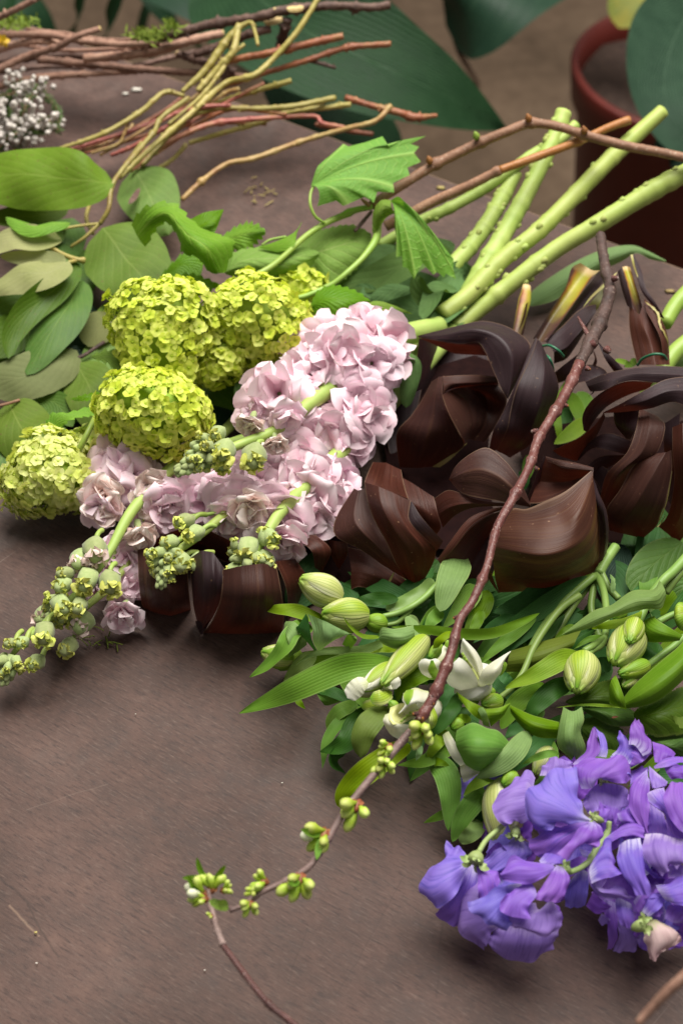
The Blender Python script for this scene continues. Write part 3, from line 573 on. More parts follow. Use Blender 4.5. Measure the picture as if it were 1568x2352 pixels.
XS = ((Q1, [(300, 690, 2), (520, 625, 2.6), (640, 560, 3.2), (740, 500, 3.6), (820, 440, 4)], [9, 10, 10, 9], M_redtwig, 'red brown stem half hidden between the crimson and the olive stems'),
 (Q1, [(620, 770, 3), (740, 640, 4), (830, 560, 4.6), (900, 500, 5), (1010, 420, 5.6), (1080, 400, 6)], [10, 11, 11, 11], M_yelred, 'yellowish stem running beside the longest olive stem'),
 (Q1, [(500, 700, 3), (600, 660, 3.6), (700, 600, 4.4), (780, 560, 4.8), (860, 545, 5)], [10, 11, 12, 10], M_crimson, 'thick dark red stem with a knot crossing the bundle low down'),
 (Q1, [(690, 700, 3), (850, 590, 3.8), (960, 520, 4.4), (1060, 490, 4.8), (1180, 500, 4.8), (1290, 515, 4.6)], [10, 11, 12, 11], M_redtwig, 'brown red stem between the flat olive stem and the pale green stem'),
 (Q1, [(410, 690, 2.6), (530, 650, 3), (560, 600, 3.6), (575, 560, 4)], [7, 8, 8], M_yelred, 'short yellow side shoot standing up from the crimson stem'),
 (Q1, [(980, 300, 6.4), (1060, 270, 6.8), (1180, 250, 7), (1260, 225, 7.2)], [12, 13, 13], M_darkbark, 'dark knobbly twig behind the red brown stem with the black tip'))
XS += ((Q1, [(450, 700, 2.4), (640, 590, 3.4), (800, 490, 4.2), (900, 420, 5), (960, 350, 5.8)], [8, 9, 10, 9], M_yelred, 'thin straight yellow stem rising through the middle of the bundle'),
 (Q1, [(560, 740, 2.6), (760, 610, 3.6), (950, 500, 4.6), (1080, 430, 5.4), (1190, 375, 6)], [8, 9, 9, 9], M_crimson, 'thin straight crimson stem pointing at the bright green stub'),
 (Q1, [(380, 690, 2), (560, 640, 2.4), (760, 580, 2.8), (980, 555, 3.2), (1200, 560, 3.4)], [8, 9, 9, 8], M_redtwig, 'lowest thin red stem lying almost level on the table'),
 (Q1, [(760, 560, 5), (900, 440, 6), (990, 330, 7), (1040, 250, 7.6), (1100, 200, 8)], [9, 10, 10, 9], M_olive, 'thin olive stem leaning against the thick olive stem'),
 (Q1, [(30, 190, 5), (260, 225, 5), (520, 220, 5), (760, 205, 5)], [9, 10, 9], M_brown, 'thin pale twig half buried between the brown branches'),
 (Q1, [(120, 130, 7), (300, 150, 6.6), (480, 178, 6.4), (640, 172, 6.2)], [8, 8, 7], M_brown, 'thin twig just above the long pinkish brown branch'))
for cp, pts, r, mt, lab in XS: branch('leafy_branch', lab, cp, pts, r, mt, 'foliage branch', GS, nn=2)
# leaves of the kinked stem and of the stems hidden below
leafR(m4, D, [(262, 420, 5.8), (190, 412, 6.6), (90, 405, 6.2), (-90, 402, 5)], 78, M_salal, a=.5, b=.55, cup=-.14, nv=30, nu=13, wavy=.10, roll=6)
leafR(m4, Q3, [(465, 105, 4.3), (550, 215, 4.4), (640, 330, 4), (700, 455, 3)], 190, M_salal_gr, a=.42, b=.6, cup=-.16, nv=30, nu=13, wavy=.08, ser=.02, sern=24)
stemT(m4, Q3, [(452, 85, 4.2), (360, 95, 4.2), (270, 110, 4.4)], [7, 6], M_olive, 'leaf_stalk')
stemT(m4, Q3, [(450, 85, 4.2), (380, 150, 3.6), (320, 190, 3)], [9, 7], M_olive, 'leaf_stalk')
o = thing('leafy_branch', 'grey green broad leaf with a brown mark behind the kinked stem', 'foliage branch', D([(300, 360, 2)])[0], GS)
leafR(o, Q1, [(600, 765, 2.8), (650, 830, 3.2), (690, 920, 3), (760, 1060, 2)], 140, M_salal_gr, a=.4, b=.6, cup=-.16, nv=26, nu=11, wavy=.09)
leafR(o, Q1, [(580, 920, 3.6), (605, 890, 3.6), (630, 845, 3.4)], 14, M_darkbark, 'dry_patch', a=.4, b=.6, nv=8, nu=5)
stemT(o, Q1, [(595, 770, 2.6), (570, 740, 3), (640, 640, 4)], [6, 8], M_olive)
o = thing('leafy_branch', 'branch with pale curled leaf undersides at the left edge', 'foliage branch', D([(0, 600, 2)])[0], GS)
leafR(o, Q3, [(275, 150, 5.2), (180, 160, 5.6), (60, 160, 5.4), (-90, 230, 4.6)], 72, M_salal_un, a=.4, b=.5, cup=.25, nv=26, nu=11, wavy=.08, roll=-14)
leafR(o, Q3, [(312, 255, 5.4), (210, 300, 5.6), (90, 320, 5.2), (-70, 390, 4)], 98, M_salal_un, a=.45, b=.6, cup=-.2, nv=26, nu=11, wavy=.08, roll=-22)
leafR(o, Q3, [(300, 250, 5.2), (210, 245, 5), (120, 240, 4.8), (0, 230, 4.5)], 40, M_salal_un, a=.4, b=.6, cup=.1, roll=10)
leafR(o, Q3, [(318, 82, 6.2), (240, 92, 6.4), (140, 108, 6.2), (28, 55, 5.8)], 42, M_vib, a=.5, b=.6, cup=-.3, nv=24, nu=9, roll=-20, wavy=.06)
stemT(o, Q3, [(385, 252, 4.6), (340, 245, 4.8), (300, 230, 5), (225, 190, 5.3)], [10, 13, 9, 11], M_olive, nodes=[(.05, .6, .06)])
stemT(o, Q3, [(350, 250, 4.7), (310, 260, 5)], [8, 9], M_olive, 'leaf_stalk')
o = thing('leafy_branch', 'branch of dark green leaves hanging at the left below the pale undersides', 'foliage branch', D([(150, 620, 2)])[0], GS)
leafR(o, Q3, [(355, 265, 4.4), (260, 370, 4.6), (130, 480, 4.4), (55, 590, 3.8), (40, 695, 3.2)], 70, M_salal_dk, a=.5, b=.6, cup=.35, nv=28, nu=11, roll=22, wavy=.04)
leafR(o, Q3, [(370, 340, 3.6), (300, 470, 3.8), (210, 610, 3.4), (122, 768, 2.6)], 108, M_salal_dk, a=.55, b=.65, cup=-.18, nv=28, nu=11, roll=-8, wavy=.04)
leafR(o, Q3, [(330, 250, 3), (210, 380, 3), (60, 470, 2.8), (-60, 560, 2.6)], 120, M_salal_dk, a=.5, b=.6, cup=.1, nv=24)
leafR(o, Q3, [(310, 20, 3.2), (160, 50, 3.2), (-60, 60, 3)], 60, M_salal_dk, a=.5, b=.6, nv=20)
leafR(o, Q3, [(120, 500, 2.2), (60, 580, 2.2), (-40, 690, 2)], 90, M_salal_dk, nv=20, roll=20)
stemT(o, Q3, [(470, 620, 1.8), (350, 690, 2), (300, 640, 2.4)], [9, 9], M_darkbark)
o = thing('leafy_branch', 'broad leaves with olive undersides fanned below the dark ones', 'foliage branch', D([(100, 850, 1)])[0], GS)
leafR(o, Q3, [(350, 660, 2.2), (240, 720, 2.6), (110, 770, 2.6), (-80, 810, 2)], 122, M_salal_ol, a=.5, b=.55, cup=-.16, nv=28, nu=11, wavy=.06, ser=.03, sern=16)
leafR(o, Q3, [(345, 715, 1.8), (395, 800, 2.2), (430, 900, 2), (480, 1040, 1.6)], 120, M_salal_gr, a=.42, b=.6, cup=-.16, nv=26, nu=11, wavy=.09)
leafR(o, Q3, [(40, 890, 1.8), (95, 1000, 2), (150, 1080, 1.8), (230, 1200, 1.2)], 140, M_salal_gr, a=.4, b=.6, cup=-.16, nv=26, nu=11, wavy=.09)
leafR(o, Q3, [(180, 870, 1.4), (260, 900, 1.4), (330, 1000, 1.2)], 60, M_salal_dk, nv=18)
leafR(o, Q3, [(520, 500, 1.8), (440, 560, 2), (400, 640, 1.6)], 90, M_salal_ol, a=.45, b=.6, nv=20, cup=-.1)
for sp, w_, mt in (([(330, 60, 2), (250, 200, 2.2), (180, 330, 2)], 110, M_salal_dk), ([(420, 200, 1.6), (330, 330, 1.8), (260, 470, 1.6)], 110, M_salal_dk), ([(140, 560, 1.2), (40, 700, 1.2), (-60, 800, 1)], 130, M_salal_dk), ([(300, 120, 3), (200, 130, 3.2), (60, 90, 3)], 60, M_salal_dk), ([(520, 560, 1.2), (470, 700, 1.4), (420, 820, 1.2)], 110, M_salal_gr), ([(600, 820, 1.6), (500, 900, 1.8), (380, 960, 1.4)], 100, M_salal_dk), ([(110, 780, 1), (190, 900, 1.2), (260, 1040, 1)], 120, M_salal_dk), ([(640, 420, 1.6), (560, 500, 1.8), (440, 600, 1.4)], 120, M_salal_gr)):
    leafR(o, Q3, sp, w_, mt, a=.5, b=.6, nv=20, nu=9, wavy=.08, cup=-.12)
leafR(o, Q3, [(330, 560, 1), (260, 700, .8), (100, 800, .6)], 160, M_darkleaf, nv=14)
leafR(o, Q3, [(480, 640, .8), (380, 800, .6), (300, 1000, .5)], 170, M_darkleaf, nv=14)
leafR(o, Q3, [(400, 440, 1), (320, 560, .9), (200, 760, .6)], 140, M_darkleaf, nv=14)
leafR(o, Q3, [(60, 1040, 1), (20, 1120, 1), (-40, 1250, .6)], 120, M_salal_dk, nv=14)
stemT(o, Q3, [(90, 880, 2), (40, 895, 2.1), (-20, 910, 2.2)], [7, 7], M_vibbark)
stemT(o, Q3, [(420, 130, 3), (390, 60, 3), (410, -20, 3)], [9, 10], M_olive)

leafR(m4, D, [(420, 830, 2.6), (490, 870, 3.2), (560, 900, 3), (640, 960, 2.4)], 60, M_salal_dk, a=.5, b=.6, nv=20)
leafR(m4, D, [(480, 800, 1.6), (520, 900, 1.8), (480, 1010, 1.4)], 70, M_darkleaf, nv=16)

# ------------------------------------------------------------------ green snowball flowers
def floret_mat(name, col, col2, centre):
    t = NT(name); uv = t.n('UVMap').outputs[0]; v = t.n('SeparateXYZ', {0: uv}).outputs[1]
    rnd = t.n('ObjectInfo').outputs['Random']; oc = t.n('TexCoord').outputs['Object']
    c = t.mix(t.math('POWER', rnd, 1.2), col, col2)
    c = t.mix(t.n('MapRange', {0: v, 1: .42, 2: .05}).outputs[0], c, centre)
    n = t.noise(oc, 900., 2.)
    return t.out(c, .5, .35, n, .25, .0004, .3, t.mix(1., c, (1.25, 1.2, .7), 'MULTIPLY'))
M_fl = floret_mat('lime_floret', (.58, .68, .055), (.78, .83, .20), (.42, .55, .025))
M_fl2 = floret_mat('pale_lime_floret', (.64, .71, .16), (.82, .85, .36), (.50, .61, .09))
M_core = plain_mat('flower_head_core', (.20, .32, .02), (.27, .39, .03), .7, .1)
def floret_mesh(seed, mat, cup):
    r = np.random.default_rng(seed); parts = []
    R = .0049
    for k in range(5):
        th = 2 * math.pi * k / 5 + r.normal(0, .08); e = r.normal(0, .14) + cup; w = .52 * r.uniform(.92, 1.08)
        d = np.array([math.cos(th), math.sin(th), 0]); s = np.array([-math.sin(th), math.cos(th), 0]); V, U = [], []
        nv, nu = 6, 5
        for i in range(nv):
            q = i / (nv - 1)
            ww = w * (.25 + .75 * min(1, q / .55)) * (1 if q < .55 else max(.2, 1 - ((q - .55) / .47) ** 2) ** .5)
            for j in range(nu):
                u = -1 + 2 * j / (nu - 1); rad = .06 + q * (.98 - .10 * u * u * (q ** 2))
                z = math.sin(e) * rad + .14 * u * u * ww + .16 * q * q * (cup < .2) * -.6
                V.append((d * rad * math.cos(e) + s * u * ww + np.array([0, 0, z + .03 * (k % 2)])) * R); U.append((j / 4, q))
        parts.append((np.array(V), grid_faces(nv, nu), np.array(U)))
    a, f, u = lathe((0, 0, -R * .9), (0, 0, R * .12), [(0, R * .10), (.7, R * .12), (1, R * .16)], 5); parts.append((a, f, u * [1, 0]))
    return mk(*join(parts), mat)
FL = [floret_mesh(i, M_fl, c) for i, c in enumerate((.0, .1, .2, -.08, .3))]
FLP = [floret_mesh(i + 9, M_fl2, c) for i, c in enumerate((.0, .1, .22, -.05))]
def snowball(parent, x, y, h, rx, ry, N, meshes, keep=-.4, size=1., jit=.3, seed=1, holes=.0):
    r = np.random.default_rng(seed); c = P(x, y, h); m = mpp(c); ax, ay = rx * m, ry * m; az = (ax + ay) * .47
    tc = nrm(CAM - c); rg = RGT; up = np.cross(tc, rg)
    ph = r.uniform(0, 6.3, 6)
    def lump(n): return 1 + .10 * math.sin(3 * n[0] + ph[0] + 2 * n[1]) + .08 * math.sin(4 * n[1] + ph[1] - 2 * n[2]) + .04 * math.sin(7 * n[2] + ph[2] + 5 * n[0])
    V, F = [], []
    head = None
    nl, ns = 10, 16
    for i in range(nl + 1):
        for k in range(ns):
            a, b = math.pi * i / nl, 2 * math.pi * k / ns; n = np.array([math.sin(a) * math.cos(b), math.sin(a) * math.sin(b), math.cos(a)])
            V.append(c + (rg * n[0] * ax + up * n[1] * ay + tc * n[2] * az) * lump(n) * .80)
    F = [(i * ns + k, i * ns + (k + 1) % ns, (i + 1) * ns + (k + 1) % ns, (i + 1) * ns + k) for i in range(nl) for k in range(ns)]
    head = put('flower_head', mk(V, F, [(0, 0)] * len(V), M_core), parent)
    g = math.pi * (3 - math.sqrt(5))
    for i in range(N):
        z = 1 - 2 * (i + .5) / N; q = math.sqrt(1 - z * z); n = np.array([q * math.cos(g * i), q * math.sin(g * i), z])
        n = nrm(n + r.normal(0, .06, 3))
        if n[2] < keep or r.random() < holes: continue
        d = nrm(rg * n[0] / ax + up * n[1] / ay + tc * n[2] / az)
        p = c + (rg * n[0] * ax + up * n[1] * ay + tc * n[2] * az) * lump(n) * r.uniform(.90, 1.06)
        put('floret', meshes[r.integers(len(meshes))], head, frame(p, d + r.normal(0, jit, 3) + np.array([0, 0, .12]), s=size * r.uniform(.72, 1.16), spin=r.uniform(0, 6.3)))
    return head
GV = 'green snowball flower stems'
v1 = thing('snowball_stem', 'tan twig with lime snowball flowers running out over the table corner', 'snowball flower', P(1568, 365, 7), GV)
stemT(v1, Q2, [(1620, 722, 10), (1480, 690, 10), (1300, 655, 10), (1130, 610, 10), (1010, 572, 10), (880, 556, 10), (770, 595, 9.6), (660, 640, 9), (550, 692, 8.4), (440, 748, 7.8), (300, 835, 7.2), (165, 925, 7)], [21, 22, 22, 21, 23, 24, 23, 21], M_vibbark, 'twig', nodes=[(.32, .35, .01), (.47, .3, .01), (.62, .3, .01), (.76, .35, .01)], rough=.03, n=110)
for k, (x, y, h) in enumerate(((875, 545, 10.3), (640, 625, 9.4), (430, 735, 8.2), (668, 655, 8.8), (1125, 600, 10.3))):
    p = Q2([(x, y, h)])[0]; put('bud', mk(*lathe(p, p + nrm([-.3, .1, .9]) * .006, [(0, .002), (.4, .0026), (.8, .0012), (1, .0002)], 8), M_vibstem if k % 2 else M_orangebark), v1)
stemT(v1, G1, [(1050, 62, 7), (950, 80, 7), (870, 115, 7), (770, 160, 7), (650, 240, 7), (530, 350, 7), (430, 430, 7), (300, 500, 6.8), (180, 570, 6.5)], [17, 22, 18, 18, 17, 18, 20, 20], M_vibstem, 'stem', nodes=[(.13, .25, .02)])
stemT(v1, G1, [(1045, 90, 6.8), (990, 155, 6.6), (945, 208, 6.4)], [10, 12, 11], M_darkbark, 'dead_stub')
stemT(v1, G1, [(1035, 55, 7.2), (1000, 28, 7.6), (985, 15, 7.8)], [9, 13, 6], M_vibbark, 'bud_scale')
stemT(v1, G1, [(765, 158, 7.2), (710, 120, 7.8), (680, 50, 8.4), (682, -20, 8.8), (700, -60, 9)], [8, 9, 9, 8], M_vibstem, 'leaf_stalk')
leafF(v1, D, (714, 428, 9), [(728, 475, 8.2), (772, 462, 8.4), (788, 474, 8.2), (838, 452, 8.6), (858, 466, 8.4), (866, 440, 8.7), (905, 442, 8.6), (902, 420, 8.9), (940, 402, 9), (935, 385, 9.2), (966, 372, 9.2), (950, 352, 9.6), (962, 338, 9.7), (942, 332, 9.9), (978, 313, 10), (925, 322, 10.2), (892, 336, 10.3), (878, 313, 10.3), (840, 326, 10.2), (800, 336, 10), (788, 330, 9.9), (752, 362, 9.6), (728, 390, 9.3)], M_vibf)
snowball(v1, 378, 762, 7.2, 122, 132, 620, FL, seed=1, size=.8)
snowball(v1, 352, 948, 6.4, 136, 108, 600, FL, seed=2, size=.8)
v2 = thing('snowball_stem', 'orange brown twig with a green shoot and drooping lobed leaf', 'snowball flower', P(1440, 275, 9), GV)
stemT(v2, Q2, [(1325, 540, 9.4), (1230, 575, 9.3), (1100, 635, 9.2), (900, 710, 9), (740, 768, 8.6)], [20, 18, 19, 20, 19], M_orangebark, 'twig', nodes=[(.42, .3, .02)], rough=.02, n=50)
stemT(v2, Q2, [(745, 765, 8.6), (600, 838, 7.6), (450, 905, 6.6), (330, 968, 5.8), (230, 1020, 5)], [21, 23, 24, 24], M_vibbark, 'twig', nodes=[(.03, .25, .02)], rough=.03, n=50)
stemT(v2, G1, [(1090, 100, 6.6), (1080, 180, 6.6), (1070, 260, 6.5), (1000, 360, 6.3), (900, 455, 6), (820, 520, 5.6), (760, 548, 5.4)], [20, 26, 24, 18, 18, 18], M_vibstem, 'stem')
stemT(v2, G1, [(760, 548, 5.4), (650, 595, 5.4), (540, 615, 5.6), (440, 640, 5.8)], [14, 15, 15, 13], M_vibstem, 'stem')
leafF(v2, G1, (1160, 24, 8.5), [(1185, 200, 7.4), (1200, 270, 7.2), (1192, 360, 6.8), (1228, 355, 6.8), (1232, 420, 6.4), (1262, 430, 6.3), (1300, 495, 6), (1325, 440, 6.4), (1352, 400, 6.6), (1378, 430, 6.4), (1415, 468, 6.2), (1435, 450, 6.3), (1478, 482, 6.1), (1490, 460, 6.3), (1550, 494, 6), (1532, 430, 6.5), (1536, 375, 6.9), (1490, 345, 7.2), (1450, 300, 7.5), (1390, 258, 7.8), (1300, 175, 8), (1240, 110, 8.2)], M_vibf, hump=1.)
leafL(v2, G1, [[(1050, 215, 6.8), (1056, 90, 7.8), (1100, 24, 8.5), (1162, 20, 8.5)], [(1078, 210, 6.8), (1090, 120, 8), (1125, 60, 8.6), (1165, 60, 8.6)], [(1110, 160, 6.4), (1130, 130, 7.4), (1160, 110, 8), (1185, 100, 8)]], M_vib_un, nv=24)
snowball(v2, 588, 745, 6.6, 124, 116, 600, FL, seed=3, size=.76)
snowball(v2, 500, 830, 5.4, 62, 58, 130, FL, seed=13, size=.8)
v3 = thing('snowball_stem', 'paler snowball flower head lying on the bare table at the left', 'snowball flower', P(110, 1140, 0), GV)
snowball(v3, 112, 1092, 3.0, 104, 100, 400, FLP, seed=4, size=.9, holes=.05)
snowball(v3, 178, 1030, 3.0, 50, 44, 80, FLP, seed=14, size=1., holes=.2)
stemT(v3, Q3, [(335, 1140, 3.8), (370, 1080, 4.8), (410, 1000, 5.2), (450, 920, 4.5)], [14, 14, 14], M_vibstem, 'stem')
leafL(v3, Q3, [[(205, 1012, 4.4), (238, 945, 5), (320, 938, 5.2), (430, 905, 5)], [(265, 1020, 4.4), (300, 975, 5.2), (350, 955, 5.4), (432, 945, 5)]], M_vib, nv=30, ser=(.003, 6, 'b'))
leafL(v3, Q3, [[(318, 876, 4.8), (390, 858, 5.2), (470, 845, 5)], [(340, 884, 4.9), (400, 878, 5.4), (470, 880, 5)]], M_vib_dk, nv=30, ser=(.003, 6, 'b'))
v4 = thing('snowball_stem', 'small loose snowball flower head behind the others', 'snowball flower', P(700, 720, 2), GV)
snowball(v4, 690, 668, 4.6, 58, 46, 110, FL, seed=5, size=.95, holes=.2, jit=.45)
snowball(v4, 672, 715, 4.2, 46, 30, 70, FL, seed=6, size=.9, holes=.1, jit=.45)
stemT(v4, G1, [(640, 640, 4), (720, 600, 4.4), (800, 640, 4), (900, 660, 3.5)], [8, 8], M_vibstem, 'stem')
# more lobed leaves on the first twig
leafL(v1, Q3, [[(592, 90, 7.4), (650, 25, 8.6), (735, -2, 9), (800, 12, 9), (860, 75, 8.8), (960, 130, 8.6), (1045, 170, 8.2), (1012, 308, 7)], [(625, 150, 6.8), (690, 62, 8.4), (760, 45, 9), (830, 120, 9.2), (905, 200, 9), (980, 308, 7.2)], [(655, 190, 6.2), (690, 120, 7.2), (750, 72, 8.2), (808, 150, 8), (822, 210, 7.6), (890, 240, 7.4), (940, 300, 7), (985, 312, 7)]], M_vib, nv=60, nu=15, bulge=.03, ripple=.03, ser=(.0045, 11, 'b'))
leafL(v1, Q3, [[(846, 72, 8.4), (920, 35, 9), (1008, 20, 9)], [(880, 110, 8.6), (950, 85, 9), (1007, 24, 9)], [(960, 135, 8.4), (975, 110, 8.6), (1006, 28, 9)]], M_vib_dk, nv=24)
leafL(v1, G1, [[(155, 240, 6), (260, 182, 6.6), (340, 175, 7), (412, 205, 7)], [(170, 270, 6), (270, 230, 6.6), (412, 207, 7)], [(190, 310, 5.6), (280, 305, 6), (350, 265, 6.2), (412, 210, 7)]], M_vib, nv=40, ser=(.005, 7, 'b'), ripple=.04)
leafL(v1, G1, [[(168, 455, 5.6), (220, 340, 6), (400, 300, 6.2), (560, 285, 6.4), (728, 330, 6)], [(170, 455, 5.6), (300, 408, 6.4), (500, 402, 6.6), (732, 345, 6)], [(175, 465, 5.4), (330, 490, 5.4), (500, 500, 5.2), (650, 445, 5.4), (732, 350, 5.8)]], M_vib_un, nv=44, nu=15, ripple=.03, ser=(.003, 12, 'b'))
leafL(v1, G1, [[(372, 302, 6.4), (490, 262, 7), (585, 212, 7.4), (632, 148, 7.6)], [(375, 308, 6.4), (490, 330, 6.8), (580, 300, 7.2), (600, 220, 7.4), (630, 155, 7.6)]], M_vib, nv=26, bulge=.1)
stemT(v1, G1, [(390, 292, 6), (440, 260, 6.2), (535, 240, 6.4)], [8, 8], M_vibstem, 'leaf_stalk')
leafL(v2, G1, [[(600, 270, 4.8), (760, 205, 5.4), (930, 175, 5.6), (1045, 225, 5.4)], [(640, 340, 5), (800, 318, 5.8), (1045, 300, 5.4)], [(620, 470, 4.2), (780, 520, 4.4), (930, 440, 4.6), (1045, 320, 5.2)]], M_vib_un, nv=44, nu=15, ripple=.03, ser=(.003, 12, 'b'))
leafL(v2, G1, [[(684, 645, 6.4), (730, 570, 6.8), (830, 536, 7), (940, 566, 7), (1038, 624, 6.6)], [(688, 655, 6.4), (790, 628, 7.2), (900, 626, 7.2), (1038, 628, 6.6)], [(690, 672, 6.2), (745, 715, 6.4), (845, 740, 6.4), (930, 695, 6.4), (1038, 634, 6.4)]], M_vib_dk, nv=44, ripple=.03, ser=(.004, 9, 'b'))
leafL(v2, G1, [[(925, 705, 6.6), (1000, 650, 7), (1080, 624, 7.2), (1190, 655, 7), (1288, 700, 6.6)], [(930, 712, 6.5), (1050, 690, 7), (1190, 690, 6.8), (1287, 702, 6.5)]], M_vib_un, nv=26, bulge=.1)
leafL(v1, Q3, [[(410, 683, 4.6), (490, 662, 5.2), (548, 690, 5.4), (600, 750, 5)], [(420, 692, 4.6), (500, 715, 5.2), (525, 778, 5), (605, 795, 4.6)]], M_vib_un, nv=30, ser=(.004, 6, 'b'))
leafL(v1, Q3, [[(720, 330, 4.2), (790, 255, 4.8), (850, 215, 5), (910, 260, 4.8), (905, 320, 4.4)], [(730, 350, 4), (800, 320, 4.4), (870, 335, 4.2), (905, 330, 4.2)]], M_vib_dk, nv=36, ser=(.004, 7, 'b'))
leafL(v1, Q3, [[(740, 350, 4.6), (840, 318, 5.2), (920, 335, 5.2), (990, 360, 5)], [(760, 380, 4.4), (850, 395, 4.6), (920, 390, 4.6), (990, 365, 4.8)]], M_vib_dk, nv=30, ser=(.003, 7, 'b'))

# ------------------------------------------------------------------ pink stock
def petal_mat(name, base, mid, edge, rough=.55, transl=.3, streak=None, noise2=None, sheen=.0):
    """petal: base colour at v=0, mid, edge at v=1, fine streaks along the petal"""
    t = NT(name); uv = t.n('UVMap').outputs[0]; sp = t.n('SeparateXYZ', {0: uv}); u, v = sp.outputs[0], sp.outputs[1]
    rnd = t.n('ObjectInfo').outputs['Random']; oc = t.n('TexCoord').outputs['Object']
    st = t.noise(t.n('CombineXYZ', {0: t.math('MULTIPLY', u, 22.), 1: t.math('MULTIPLY', v, 1.6), 2: t.math('MULTIPLY', rnd, 9.)}).outputs[0], 1., 3.)
    n = t.noise(oc, 130., 3.)
    vv = t.math('ADD', v, t.math('ADD', t.math('MULTIPLY', t.math('SUBTRACT', st, .5), .35), t.math('MULTIPLY', t.math('SUBTRACT', n, .5), .3)))
    c = t.ramp(vv, [(0., base), (.28, mid), (.6, mid), (1., edge)])
    if noise2: c = t.mix(t.math('MULTIPLY_ADD', t.math('SUBTRACT', t.math('ADD', t.math('MULTIPLY', n, .6), t.math('MULTIPLY', rnd, .45)), .5), 2.6, .5, clamp=True), c, t.mix(.75, c, noise2))
    if streak: c = t.mix(t.math('MULTIPLY', t.math('SUBTRACT', st, .5, clamp=True), 4.2, clamp=True), c, streak)
    c = t.n('HueSaturation', {'Value': t.math('MULTIPLY_ADD', rnd, .14, .93), 'Color': c}).outputs[0]
    return t.out(c, rough, .3, t.math('ADD', st, t.math('MULTIPLY', n, .5)), .22, .0007, transl, c, sheen=sheen)
M_pink = petal_mat('pink_petal', (.80, .34, .48), (.89, .60, .685), (.965, .85, .87), .55, .22, noise2=(.87, .68, .76))
M_pinkdk = petal_mat('mauve_petal', (.74, .38, .54), (.83, .53, .66), (.92, .78, .83), .55, .22)
M_pale = petal_mat('cream_pink_petal', (.66, .62, .25), (.84, .66, .60), (.93, .84, .80), .55, .2, streak=(.6, .35, .3))
M_budgreen = plain_mat('downy_sepal', (.29, .37, .13), (.40, .46, .20), .8, .1, 500., .4, fuzz=.2)
M_budyel = plain_mat('yellow_green_bud_petal', (.58, .64, .08), (.70, .70, .22), .55, .2, 500., .3)
M_stocks = plain_mat('stock_stem_green', (.30, .42, .085), (.40, .50, .13), .5, .05, 70., .25, vary=.06)
M_stocks_pale = plain_mat('pale_stock_stem', (.33, .44, .085), (.42, .50, .13), .5, .05, 60., .35, vary=.05)
M_cutg = plain_mat('wet_cut_face', (.52, .56, .24), (.60, .60, .32), .35, .1, 300., .4)
M_scar = plain_mat('stem_scar', (.30, .40, .075), (.38, .42, .12), .6)
def petal_pts(L, W, az, e0, curl, A, f, ph, r0=.05, nv=11, nu=13, notch=.07, cup=.0, twist=0., roll=0.):
    d = np.array([math.cos(az), math.sin(az), 0]); s = np.array([-math.sin(az), math.cos(az), 0]); zz = np.array([0, 0, 1.])
    p = d * r0; V, U = [], []
    for i in range(nv):
        q = i / (nv - 1); e = e0 + curl * q - roll * max(0., q - .66) / .34
        if i: p = p + (d * math.cos(e) + zz * math.sin(e)) * L / (nv - 1)
        n = zz * math.cos(e) - d * math.sin(e); T = d * math.cos(e) + zz * math.sin(e)
        w = W * (.16 + .84 * math.sin(min(1., q / .62) * math.pi * .5) ** 1.2) * (1 if q < .62 else max(.03, 1 - ((q - .62) / .39) ** 2) ** .5)
        ca, sa = math.cos(twist * q), math.sin(twist * q); s2 = s * ca + n * sa; n2 = n * ca - s * sa
        for j in range(nu):
            u = -1 + 2 * j / (nu - 1)
            rip = A * q ** 1.3 * (math.sin(f * u + ph) + .28 * math.sin(2.1 * f * u + 2 * ph + 2 * q)) + cup * u * u * q
            V.append(p + s2 * u * w + n2 * rip - T * (L * (.10 * u * u * q * q + notch * math.exp(-(u / .22) ** 2) * q ** 4))); U.append((j / (nu - 1), q))
    return np.array(V), grid_faces(nv, nu), np.array(U)
def stock_mesh(seed, mat, tight=0.):
    r = np.random.default_rng(seed); parts = []
    rings = [(5, .98, .66, .05, -.55, .13), (5, .88, .62, .5, -.95, .20), (4, .72, .58, .95, -1.0, .22), (4, .52, .46, 1.3, -.9, .2)]
    for k, (n, L, W, e, cu, A) in enumerate(rings):
        o = r.uniform(0, 6.3)
        for i in range(n):
            parts.append(petal_pts(L * r.uniform(.85, 1.12), W * r.uniform(.85, 1.15), o + 2 * math.pi * i / n + r.normal(0, .2), e + tight + r.normal(0, .16), cu * r.uniform(.6, 1.5) * (1 - tight * .4), A * r.uniform(.7, 1.4), r.uniform(1.9, 3.1), r.uniform(0, 6.3), twist=r.normal(0, .22), cup=r.normal(.05, .14), roll=r.uniform(.5, 1.5), nv=13, nu=15))
    V, F, U = join(parts)
    return mk(V * .02, F, U, mat)
ST = [stock_mesh(i, M_pink) for i in range(6)]; STT = [stock_mesh(20 + i, M_pink, .45) for i in range(3)]
STD = [stock_mesh(40 + i, M_pinkdk, .35) for i in range(2)]; STP = [stock_mesh(60 + i, M_pale, .75) for i in range(3)]
def stock_floret(parent, crop, x, y, h, rpx, kind=0, dx=0., dy=0., i=None):
    p = crop([(x, y, h)])[0]; m = crop.m(rpx, p); n = nrm(CAM - p) + RGT * dx + UPV * dy
    ms = (ST, STT, STD, STP)[kind]; i = RNG.integers(len(ms)) if i is None else i
    n = n + RNG.normal(0, .14, 3)
    f = put('floret', ms[i % len(ms)], parent, frame(p - nrm(n) * m * .45, n, s=m / .0162, spin=RNG.uniform(0, 6.3)))
    b = (0, 0, -.014); put('calyx', CALYX, f, None)
    return f
